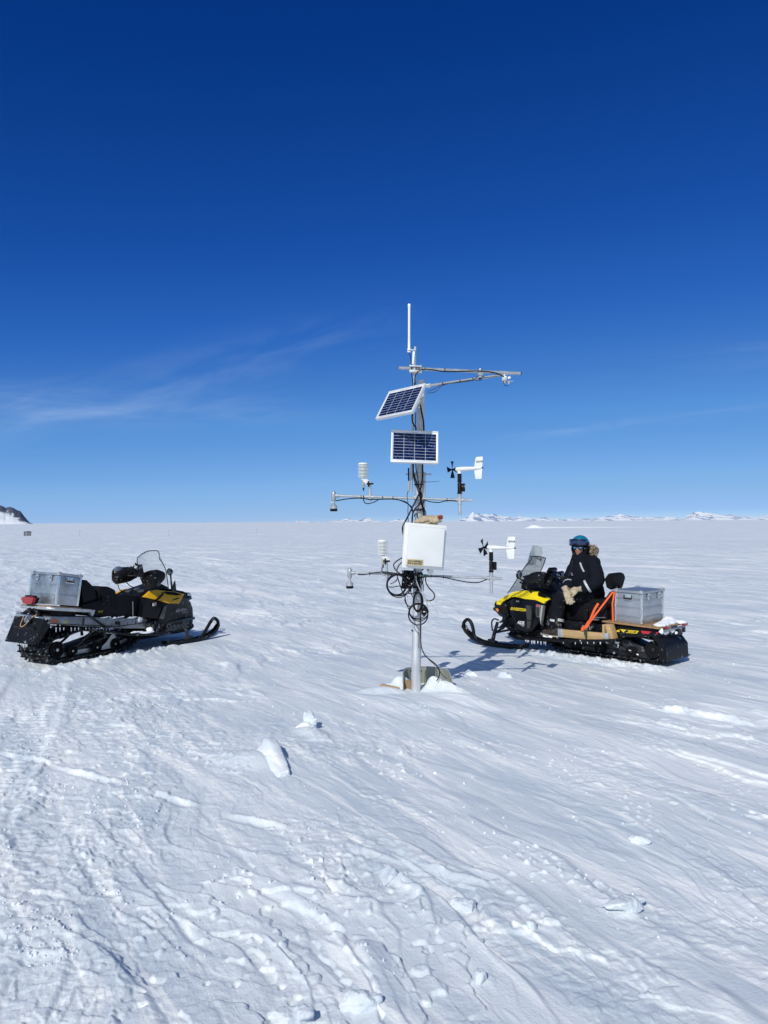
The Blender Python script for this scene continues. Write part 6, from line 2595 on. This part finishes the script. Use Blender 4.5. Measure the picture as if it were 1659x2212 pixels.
# orange strap
st = thing('cargo_strap', 'bright orange ratchet strap tying the case to the right snowmobile', 'strap')
st.matrix_world = MR
mb = MB()
mb.tube([(.62, .285, .472), (.625, .284, .70), (.60, .282, .850)], .01, 8, flat=(.003, .012))
mb.tube([(.615, .290, .852), (.70, .34, .715), (.83, .43, .50), (.925, .446, .355)], .01, 6, flat=(.012, .004), curve=True)
mb.tube([(.755, .40, .705), (.79, .43, .63), (.84, .447, .505), (.88, .452, .43)], .01, 6, flat=(.016, .004), curve=True)
mb.tube([(.86, .449, .47), (.90, .453, .405), (.95, .450, .375), (.955, .449, .345)], .01, 6, flat=(.024, .004), curve=True)
mb.build('webbing', M_ORST, st)
mb = MB()
mb.box((.915, .450, .330), (.035, .016, .07), (0, 8, 0), bev=.004)
mb.box((.90, .456, .30), (.022, .012, .09), (0, -4, 0), bev=.003)
mb.build('ratchet', mat('ratchet_green', (.05, .09, .05), .4, .5, var=.4), st)


# ------------------------------------------------------------------ the rider (in the right sled's frame: x ahead, y towards the viewer's side, z up)
def limb(mb, pts, rs, n=14, sub_=5):
    mb.tube(pts, rs, n, curve=len(pts) > 2, sub=sub_)
    for p, r in zip(pts, rs):
        mb.ell(p, (r, r, r), nu=12, nv=8)


def ydir(a):
    return Vector((math.cos(R(a)), math.sin(R(a)), 0))


TY = 66.0                                   # torso turned towards the viewer
tf, tl2 = ydir(TY), ydir(TY + 90)
pel = Vector((1.10, .02, .80))
chest = Vector((1.155, .03, 1.06))
neck = Vector((1.205, .045, 1.245))
shL, shR = Vector((1.17, .03, 1.195)) + tl2 * .175, Vector((1.17, .03, 1.195)) - tl2 * .175
elL, elR = Vector((.885, .215, .965)), Vector((1.395, .06, .955))
wrL, wrR = Vector((1.06, .315, .852)), Vector((1.315, .215, .868))
hdL, hdR = Vector((1.135, .330, .835)), Vector((1.255, .300, .785))
hipL, hipR = Vector((1.04, .125, .785)), Vector((1.15, -.105, .785))
knL, knR = Vector((1.40, .285, .700)), Vector((1.52, -.235, .700))
anL, anR = Vector((1.425, .365, .325)), Vector((1.545, -.370, .325))
HY = 102.0
hf, hl_ = ydir(HY), ydir(HY + 90)
hc = Vector((1.237, .055, 1.405))           # middle of the head


def hp(f, l, z):
    return hc + hf * f + hl_ * l + Vector((0, 0, z))


Mhead = Matrix(((hf.x, hl_.x, 0, hc.x), (hf.y, hl_.y, 0, hc.y), (0, 0, 1, hc.z), (0, 0, 0, 1))) @ Matrix.Rotation(R(4), 4, 'Y')

mb = MB()
# one continuous body under the clothes
limb(mb, [hipL, (hipL + knL) / 2 + Vector((0, 0, .02)), knL, (knL * .55 + anL * .45), anL], [.075, .068, .052, .050, .036])
limb(mb, [hipR, (hipR + knR) / 2 + Vector((0, 0, .02)), knR, (knR * .55 + anR * .45), anR], [.075, .068, .052, .050, .036])
limb(mb, [anL, anL + Vector((.10, .01, -.055)), anL + Vector((.16, .01, -.062))], [.036, .034, .026])
limb(mb, [anR, anR + Vector((.10, 0, -.055)), anR + Vector((.16, 0, -.062))], [.036, .034, .026])
limb(mb, [shL, (shL + elL) / 2, elL, wrL, hdL], [.048, .044, .038, .028, .024])
limb(mb, [shR, (shR + elR) / 2, elR, wrR, hdR], [.048, .044, .038, .028, .024])
limb(mb, [pel, (pel + chest) / 2, chest, Vector((1.18, .035, 1.17))], [.125, .12, .13, .10])
mb.tube([shL, chest + Vector((.02, .01, .11)), shR], [.05, .085, .05], 12)
limb(mb, [chest + Vector((.02, .01, .08)), neck, hc - Vector((0, 0, .06))], [.08, .056, .058])
mb.M = Mhead
mb.ell((-.012, 0, .035), (.098, .076, .095), nu=20, nv=14)
mb.ell((.030, 0, -.045), (.062, .056, .075), nu=18, nv=12)
mb.ell((.058, 0, -.098), (.028, .030, .024))
mb.ell((.045, .034, -.035), (.030, .024, .028))
mb.ell((.045, -.034, -.035), (.030, .024, .028))
mb.lathe([(.004, .0), (.008, -.020), (.013, -.046), (.008, -.055)], (.090, 0, .005), (-.18, 0, 1), 10)
mb.ell((.094, 0, -.046), (.017, .015, .011))
mb.ell((.082, 0, -.070), (.012, .024, .007))
mb.ell((.080, 0, -.084), (.012, .020, .008))
mb.ell((0, .078, -.012), (.016, .010, .028))
mb.ell((0, -.078, -.012), (.016, .010, .028))
mb.M = Matrix.Identity(4)
person = mb.build('person', M_SKIN, None)
melt(person, .0085, 3)
tag(person, 'rider sitting on the right snowmobile in dark insulated suit, teal helmet, goggles and beige gloves', 'person')
person.matrix_world = MR

PER = person


def cloth(mb, name, m, vox, sm, amp, sc, seed, label=None):
    o = mb.build(name, m, PER, label)
    melt(o, vox, sm)
    if amp:
        wrinkle(o, amp, sc, seed)
    return o


# jacket
mb = MB()
limb(mb, [pel + Vector((-.01, 0, -.02)), (pel + chest) / 2 + tf * .01, chest + tf * .02, Vector((1.175, .04, 1.15))], [.178, .190, .190, .145])
mb.tube([shL - tl2 * .01, chest + tf * .03 + Vector((.01, 0, .10)), shR + tl2 * .01], [.088, .135, .088], 14)
for p in (shL, shR):
    mb.ell(p, (.092, .092, .090), nu=12)
limb(mb, [shL, (shL + elL) / 2 - tf * .01, elL, (elL * .45 + wrL * .55), wrL], [.097, .096, .091, .082, .062])
limb(mb, [shR, (shR + elR) / 2 + Vector((.02, -.02, 0)), elR, (elR * .45 + wrR * .55), wrR], [.095, .092, .086, .076, .060])
limb(mb, [Vector((1.185, .04, 1.16)), neck + tf * .012, neck + Vector((0, 0, .030)) + tf * .005], [.125, .098, .082])
mb.ell(chest + tf * .115 + Vector((0, 0, -.12)), (.10, .09, .12))
mb.ell(pel + tf * .05 + Vector((0, 0, .02)), (.16, .15, .10))
jacket = cloth(mb, 'jacket', M_FABRIC, .0125, 3, .013, (9, 9, 13), 2.0)
# trousers
mb = MB()
limb(mb, [hipL, (hipL + knL) / 2 + Vector((0, .01, .015)), knL, (knL * .5 + anL * .5), anL + Vector((0, 0, .03))], [.118, .108, .094, .088, .086])
limb(mb, [hipR, (hipR + knR) / 2 + Vector((0, -.01, .015)), knR, (knR * .5 + anR * .5), anR + Vector((0, 0, .03))], [.118, .108, .094, .088, .086])
mb.ell(pel + Vector((0, 0, .0)), (.16, .19, .12))
trousers = cloth(mb, 'trousers', M_FABRIC2, .0125, 3, .012, (11, 11, 9), 7.0)
# boots
for an, s in ((anL, 1), (anR, -1)):
    mb = MB()
    limb(mb, [an + Vector((-.02, 0, .06)), an + Vector((-.015, 0, -.02)), an + Vector((.06, s * .01, -.065)), an + Vector((.165, s * .015, -.088))], [.070, .068, .060, .044])
    mb.ell(an + Vector((-.035, 0, -.075)), (.060, .050, .050))
    b_ = cloth(mb, 'boot', M_BOOT, .010, 3, .003, (30, 30, 30), 1)
    q = MB()
    z0 = an.z - .128
    q.wedge([(an.x - .095, z0), (an.x + .20, z0 - .004), (an.x + .225, z0 + .020), (an.x - .098, z0 + .024)], an.y + s * .005 + .052, .008, y0=an.y + s * .005 - .052)
    q.build('sole', M_RUBBER, b_)
    q = MB()
    q.tube([an + Vector((.185, s * .045, -.10)), an + Vector((.11, s * .065, -.095)), an + Vector((.0, s * .066, -.10)), an + Vector((-.08, s * .045, -.10))], .010, 6, curve=True)
    q.build('boot_trim', M_BOOTS, b_)
    packed_snow(b_, [(an.x + .13, an.y + s * .06, an.z - .115, (.03, .02, .016)), (an.x + .02, an.y + s * .075, an.z - .11, (.035, .016, .018)), (an.x + .20, an.y + s * .03, an.z - .09, (.02, .02, .014)), (an.x + .08, an.y + s * .07, an.z - .118, (.04, .016, .010))], 3)


def band(par, c, ax, r, w, a0, a1, ref):
    """strip of reflective tape wrapped round a limb"""
    ax = Vector(ax).normalized()
    u = Vector(ref)
    u = (u - ax * u.dot(ax)).normalized()
    v = ax.cross(u)
    q = MB()
    g = []
    for i in range(15):
        a = R(a0 + (a1 - a0) * i / 14)
        d = u * math.cos(a) + v * math.sin(a)
        g.append([Vector(c) + d * r - ax * w / 2, Vector(c) + d * r + ax * w / 2])
    q.sheet(g, .004)
    return q.build('reflective_band', M_REFL, par)


CAMDIR = Vector((-.56, .82, .05))
band(jacket, elL * .42 + wrL * .58, wrL - elL, .089, .028, -75, 75, CAMDIR)
band(jacket, elR * .30 + wrR * .70, wrR - elR, .081, .018, -85, 85, CAMDIR)
band(trousers, knL * .30 + anL * .70, anL - knL, .096, .036, -85, -8, CAMDIR)
band(trousers, knL * .24 + anL * .76, anL - knL, .096, .030, 15, 62, CAMDIR)
q = MB()
p0 = Vector((1.09, .03, 1.195)) + tf * .164 + tl2 * .02
p1 = p0 + Vector((-.075, -.01, -.115)) + tf * .022
q.tube([p0 + tf * .008, (p0 + p1) / 2 + tf * .016, p1 + tf * .012], .01, 6, flat=(.004, .016))
q.build('reflective_band', M_REFL, jacket)
q = MB()
bpos = chest + tf * .222 + tl2 * .005 + Vector((0, 0, -.02))
q.text('Z', .05, face_M(bpos, -tl2 + Vector((0, 0, -.2)), (0, 0, 1)), .001, 1.3, .3)
q.build('chest_emblem', M_REFL, jacket, smooth=0)
q = MB()
c0 = neck + Vector((0, 0, -.015)) + tf * .10 - tl2 * .065
q.tube([c0, c0 + Vector((.01, .02, -.10)), c0 + Vector((.02, .04, -.22)) + tf * .02], .008, 6)
q.build('zip', M_DSTEEL, jacket)
# fur-edged hood lying on the back
mb = MB()
hb = neck - tf * .135 + Vector((0, 0, .05))
mb.ell(hb, (.085, .085, .075), nu=14)
mb.tube([hb + tl2 * .13 + tf * .07 + Vector((0, 0, .0)), hb + tl2 * .07 - tf * .02 + Vector((0, 0, .055)), hb - tl2 * .07 - tf * .02 + Vector((0, 0, .055)), hb - tl2 * .14 + tf * .07], [.035, .05, .05, .035], 10, curve=True)
hood_ = cloth(mb, 'hood', M_FABRIC, .012, 3, .006, (14, 14, 14), 5)
rf_ = random.Random(12)
mb = MB()
for i in range(2600):
    t_ = rf_.random()
    a = -1 + 2 * t_
    base = hb - tl2 * .15 * a + tf * (-.02 + .08 * a * a) + Vector((0, 0, .075 - .07 * a * a))
    d = Vector((rf_.gauss(0, 1), rf_.gauss(0, 1), rf_.gauss(.3, .8))).normalized()
    p = base + d * rf_.uniform(.015, .040)
    e = p + (d + Vector((rf_.gauss(0, .5), rf_.gauss(0, .5), rf_.gauss(-.1, .5)))).normalized() * rf_.uniform(.025, .05)
    sd = d.cross(Vector((rf_.gauss(0, 1), rf_.gauss(0, 1), rf_.gauss(0, 1)))).normalized() * .0035
    mb._add([p - sd, p + sd, e], [(0, 1, 2)])
mb.build('fur_trim', M_FUR, PER, smooth=0)
# dark balaclava / collar round the jaw
mb = MB()
mb.M = Mhead
mb.tube([(.02, .075, -.09), (-.06, .05, -.10), (-.06, -.05, -.10), (.02, -.075, -.09)], .040, 10, curve=True)
mb.tube([(.05, .07, -.150), (.075, 0, -.178), (.05, -.07, -.150), (-.04, -.07, -.14), (-.06, 0, -.14), (-.04, .07, -.14), (.05, .07, -.150)], .034, 10, curve=True)
mb.tube([(.0, .082, .02), (.018, .080, -.05), (.025, .070, -.105)], .028, 10)
mb.tube([(.0, -.082, .02), (.018, -.080, -.05), (.025, -.070, -.105)], .028, 10)
cloth(mb, 'neck_warmer', M_FABRIC2, .0085, 3, .004, (22, 22, 22), 9)
# helmet
mb = MB()
mb.M = Mhead
prof = []
g = []
for j in range(15):
    ph = R(4 + 93 * j / 14)
    row = []
    for i in range(33):
        th = 2 * math.pi * i / 32
        fr = math.cos(th)
        low = 1.0 if fr < .2 else 1 - .16 * min(1, (fr - .2) / .5)
        p_ = ph * low
        row.append((-.014 + .130 * math.sin(p_) * math.cos(th), .112 * math.sin(p_) * math.sin(th), .030 + .112 * math.cos(p_)))
    g.append(row)
mb.sheet(g, .010)
helmet = mb.build('helmet', M_TEAL, PER)
q = MB()
q.M = Mhead
for s in (-1, 1):
    q.ell((-.015, s * .098, -.035), (.062, .022, .058), nu=14)
q.ell((-.085, 0, -.025), (.05, .085, .055), nu=14)
o = q.build('ear_pad', M_FABRIC2, helmet)
melt(o, .009, 2)
# goggles pushed up on the helmet
q = MB()
q.M = Mhead @ Matrix.Translation((.006, 0, .046)) @ Matrix.Rotation(R(-6), 4, 'Y')
g1, g2 = [], []
for i in range(17):
    u = -1 + 2 * i / 16
    th = u * R(62)
    zt = .042 - .006 * abs(u) ** 3
    zb = -.036 + .026 * math.exp(-(u / .16) ** 2) + .008 * abs(u) ** 3
    g1.append([(.137 * math.cos(th), .125 * math.sin(th), zt), (.144 * math.cos(th), .130 * math.sin(th), (zt + zb) / 2), (.137 * math.cos(th), .125 * math.sin(th), zb)])
q.sheet(g1, .006)
gog = q.build('goggles', M_GOG, PER)
q = MB()
q.M = Mhead @ Matrix.Translation((.006, 0, .046)) @ Matrix.Rotation(R(-6), 4, 'Y')
edge = [r[0] for r in g1] + [r[2] for r in reversed(g1)]
q.tube(edge + [edge[0]], .0085, 8)
q.build('goggle_frame', M_BLACK, gog)
q = MB()
q.M = Mhead @ Matrix.Translation((.0, 0, .036))
q.sheet([[(-.014 + .137 * math.cos(th), .119 * math.sin(th), z) for z in (-.018, .018)] for th in [R(58 + (302 - 58) * i / 24) for i in range(25)]], .004)
q.build('goggle_strap', M_BLACK, gog)
# sunglasses
q = MB()
q.M = Mhead
for s in (-1, 1):
    q.ell((.086, s * .036, -.010), (.012, .031, .024), (0, 0, s * 14), nu=16)
sg = q.build('sunglasses', M_SUNG, PER)
q = MB()
q.M = Mhead
q.tube([(.084, .075, .002), (.096, .045, .014), (.100, 0, .006), (.096, -.045, .014), (.084, -.075, .002)], .007, 6, curve=True)
for s in (-1, 1):
    q.tube([(.080, s * .074, .002), (.0, s * .088, .0)], .006, 6)
    q.tube([(.094, s * .010, .0), (.097, s * .036, -.036), (.084, s * .068, -.022)], .005, 6, curve=True)
q.build('glasses_frame', M_BLACK, sg)
q = MB()
q.M = Mhead
q.tube([(.060, .082, -.022), (.025, .098, -.022)], .0045, 6)
q.build('glasses_arm', M_LET_W, sg)
q = MB()
q.M = Mhead
q.ell((.0895, 0, -.0765), (.006, .021, .0035))
q.build('lips', mat('lip', (.30, .10, .085), .5), PER)
# gloves: right hand hangs over the knee, left hand laid across its wrist
mb = MB()
glove_shape(mb, hdR + Vector((-.015, .045, -.012)), Vector((-.50, .12, -.85)), Vector((-.50, .83, .30)), 1.06, .14, .10, 1)
g_ = mb.build('glove', M_GLOVE, PER)
melt(g_, .0065, 2)
wrinkle(g_, .004, (34, 34, 34), 4)
mb = MB()
glove_shape(mb, hdL + Vector((-.005, .035, .008)), Vector((.80, .12, -.20)), Vector((-.28, .75, .60)), 1.0, .95, .06, 1)
g_ = mb.build('glove', M_GLOVE, PER)
melt(g_, .0065, 2)
wrinkle(g_, .004, (34, 34, 34), 8)

# ------------------------------------------------------------------ far things
hut = thing('hut', 'small grey hut far off on the snow, near the left edge', 'hut', (0, 0, 0))
hx = P(59.5, 1152.5, 250.0)
hut.location = (hx.x, 250.0, -2.42)
hut.rotation_euler = (0, 0, R(24))
M_HUT = mat('haze_grey_boards', (.12, .13, .15), .8, var=.35, vscale=1.5)  # fading by haze is painted in as the grey of the boards
mb = MB()
mb.box((0, 0, .75), (2.2, 1.5, 1.5), bev=.02)
wall_ = mb.build('wall', M_HUT, hut)
mb = MB()
mb.box((0, 0, 1.53), (2.35, 1.65, .08), bev=.02)
mb.box((.2, 0, 1.62), (.5, .3, .14), bev=.02)
mb.build('roof', mat('dark_roof', (.07, .075, .09), .7, var=.2), hut)
mb = MB()
mb.box((-.35, -.765, .72), (.62, .03, 1.25), bev=.005)
mb.box((.55, -.765, .9), (.45, .03, .4), bev=.005)
mb.build_each('panel', mat('pale_panel', (.22, .24, .27), .7), hut)
for k, (px, py, Y, hgt, lab) in enumerate(((171.5, 1153.5, 235, 1.9, 'thin marker pole on the far snow just right of the small hut'), (364, 1156, 225, 1.9, 'thin faint marker pole standing alone above the left snowmobile\'s windscreen'),
                                           (555, 1155, 225, 2.0, 'thin faint marker pole on the far snow, nearest the mast'))):
    p = P(px, py, Y)
    zg = float(ground_h(np.array([p.x]), np.array([Y]))[0])
    mb = MB()
    mb.tube([(0, 0, -.3), (.02, 0, hgt * .6), (.06, 0, hgt)], [.022, .018, .012], 6)
    mb.sheet([[(.05, 0, hgt - .02), (.05, 0, hgt - .22)], [(.20, .02, hgt - .05), (.19, .03, hgt - .2)]], .004)
    o = mb.build('marker_pole', mat('dark_cane', (.10, .09, .08), .8), None)
    o.location = (p.x, Y, zg)
    tag(o, lab, 'pole', 'marker poles far out on the plain')

# ------------------------------------------------------------------ loose lumps of snow
lumps = [(1350, 1962, .105, .052, .040, 20, 'broken snow block lying alone in the right foreground'),
         (1000, 1958, .075, .048, .028, -25, 'low snow block below the mast, left of the lone right-hand block'),
         (1150, 2004, .026, .022, .026, 10, 'small round snow lump in the streaked foreground, right of the two blocks above'),
         (1038, 2118, .030, .030, .032, 0, 'small round snow lump near the bottom, right of centre'),
         (780, 2172, .080, .045, .045, -18, 'snow block at the bottom edge with a pointed upper end'),
         (632, 2203, .085, .05, .036, 15, 'flat snow block cut by the bottom edge, left of the pointed block'),
         (1385, 1818, .075, .035, .028, -30, 'low smooth snow lump half way up the right foreground')]
for k, (px, py, a, b, c, rz, lab) in enumerate(lumps):
    d = P(px, py, 5.0)
    rr_ = Vector((0, 0, CAM_H))
    dirv = (d - rr_)
    t_ = CAM_H / -dirv.z
    p = rr_ + dirv * t_
    for _ in range(4):
        zg = float(ground_h(np.array([p.x]), np.array([p.y]))[0])
        p = rr_ + dirv * ((CAM_H - zg) / -dirv.z)
    mb = MB()
    rl_ = random.Random(k + 3)
    hv = []
    for j in range(26):
        q_ = Vector((rl_.uniform(-1, 1), rl_.uniform(-1, 1), rl_.uniform(-.5, 1)))
        q_ = q_ / max(abs(q_.x), abs(q_.y), abs(q_.z)) * rl_.uniform(.72, 1.0)
        hv.append(mb.bm.verts.new((q_.x * a * (1 - .3 * max(0, q_.z)), q_.y * b * (1 - .25 * max(0, q_.z)), q_.z * c + c * .25)))
    bmesh.ops.convex_hull(mb.bm, input=hv)
    for j in range(3):
        mb.ell((rl_.uniform(-a, a) * .7, rl_.uniform(-b, b) * .6, c * rl_.uniform(.3, .9)), (a * .36, b * .42, c * .4), nu=10, nv=7, pw=.7)
    o = mb.build('snow_block', M_SNOW, None)
    melt(o, max(.004, min(a, b) * .085), 1, .35)
    wrinkle(o, min(a, b) * .12, (1.9 / a, 1.9 / a, 1.9 / a), k * 3.1)
    wrinkle(o, min(a, b) * .06, (7 / a, 7 / a, 7 / a), k)
    o.location = (p.x, p.y, float(ground_h(np.array([p.x]), np.array([p.y]))[0]))
    o.rotation_euler = (0, 0, R(rz))
    tag(o, lab, 'snow block', 'loose snow blocks in the foreground')

# the wind-carved fin and the knob left of the mast
def rough_up(o, k):
    wrinkle(o, .006, (9, 9, 9), k)
    wrinkle(o, .0016, (50, 50, 50), k + 2)


mb = MB()
rings = []
for (a, h, s_, sh) in ((-.165, .03, .6, 0), (-.15, .13, .8, .0), (-.12, .185, .95, .0), (-.05, .195, 1, .0), (.03, .165, 1, -.010), (.12, .115, .9, -.022), (.22, .07, .75, -.040), (.32, .035, .6, -.06), (.42, .01, .5, -.085)):
    ring = []
    for (b_, z_) in ((-.20, -.05), (-.115, .22 * h), (-.075, .55 * h), (-.062, .88 * h), (-.040, h), (.005, .99 * h), (.026, .88 * h), (.018, .5 * h), (.012, .25 * h), (.030, -.05)):
        b2 = b_ * s_ + sh
        ring.append(Vector((WX * a - WY * b2, WY * a + WX * b2, z_ * .52 if z_ > 0 else -.05)))
    rings.append(ring)
mb.loft(rings)
o = mb.build('snow_fin', M_SNOW, None)
melt(o, .008, 2, .4)
rough_up(o, 1)
o.location = (-.80, 5.70, gz(-.80, 5.70) - .02)
tag(o, 'wind-carved fin of hard snow, longer than the blocks, shadowed on its right side', 'snow block')
mb = MB()
rl_ = random.Random(31)
for (cx, cy, cz, a, b_, c) in ((0, 0, .10, .052, .045, .045), (.012, -.03, .05, .062, .05, .045), (-.035, -.07, .03, .075, .06, .04), (.03, -.09, .02, .05, .05, .03)):
    hv = []
    for j in range(22):
        q_ = Vector((rl_.uniform(-1, 1), rl_.uniform(-1, 1), rl_.uniform(-1, 1)))
        q_ = q_ / max(abs(q_.x), abs(q_.y), abs(q_.z)) * rl_.uniform(.75, 1.0)
        hv.append(mb.bm.verts.new((cx + q_.x * a, cy + q_.y * b_, cz + q_.z * c)))
    bmesh.ops.convex_hull(mb.bm, input=hv)
o = mb.build('snow_lump', M_SNOW, None)
melt(o, .006, 1, .4)
rough_up(o, 4)
o.location = (-.645, 6.56, gz(-.645, 6.56) - .01)
tag(o, 'craggy knob of stacked snow lumps standing behind the long snow fin', 'snow block')

# crumbs of broken crust: nobody could count them
cr_ = np.random.default_rng(21)
mb = MB()
N = 5200
cy_ = 1.75 * 1661.0 / cr_.uniform(290, 1000, N)
cx_ = cr_.uniform(-.52, .52, N) * cy_
keep = (cr_.random(N) < np.where(cx_ + .22 * (cy_ - 3) < -.9, .85, .22)) & (gn((cx_ * WX + cy_ * WY) / .8, (-cx_ * WY + cy_ * WX) / .4, 61) > .18)
kx, ky = cx_[keep], cy_[keep]
kz = ground_h(kx, ky)
for x, y, z in zip(kx, ky, kz):
    s = float(cr_.uniform(.003, .0085)) * (1.0 + .5 * (cr_.random() < .06)) * (.75 + .035 * y)
    T = Matrix.Translation((x, y, z + s * .3)) @ Matrix.Rotation(float(cr_.uniform(0, 6.28)), 4, 'Z') @ Matrix.Rotation(float(cr_.uniform(-.5, .5)), 4, 'X')
    w = [s * float(cr_.uniform(.6, 1.4)) for _ in range(3)]
    vs = [(-w[0], -w[1], -w[2]), (w[0], -w[1] * .8, -w[2]), (w[0] * .9, w[1], -w[2]), (-w[0] * .8, w[1] * .9, -w[2]),
          (-w[0] * .7, -w[1] * .6, w[2]), (w[0] * .5, -w[1] * .8, w[2] * .8), (w[0] * .8, w[1] * .5, w[2]), (-w[0] * .5, w[1] * .7, w[2] * .7)]
    mb._add([T @ Vector(v) for v in vs], [(3, 2, 1, 0), (4, 5, 6, 7), (0, 1, 5, 4), (1, 2, 6, 5), (2, 3, 7, 6), (3, 0, 4, 7)])
cr_o = mb.build('snow_crumbs', M_SNOW, None, smooth=0)
cr_o['kind'] = 'stuff'
cr_o['label'] = 'crumbs of broken snow crust scattered over the ground'
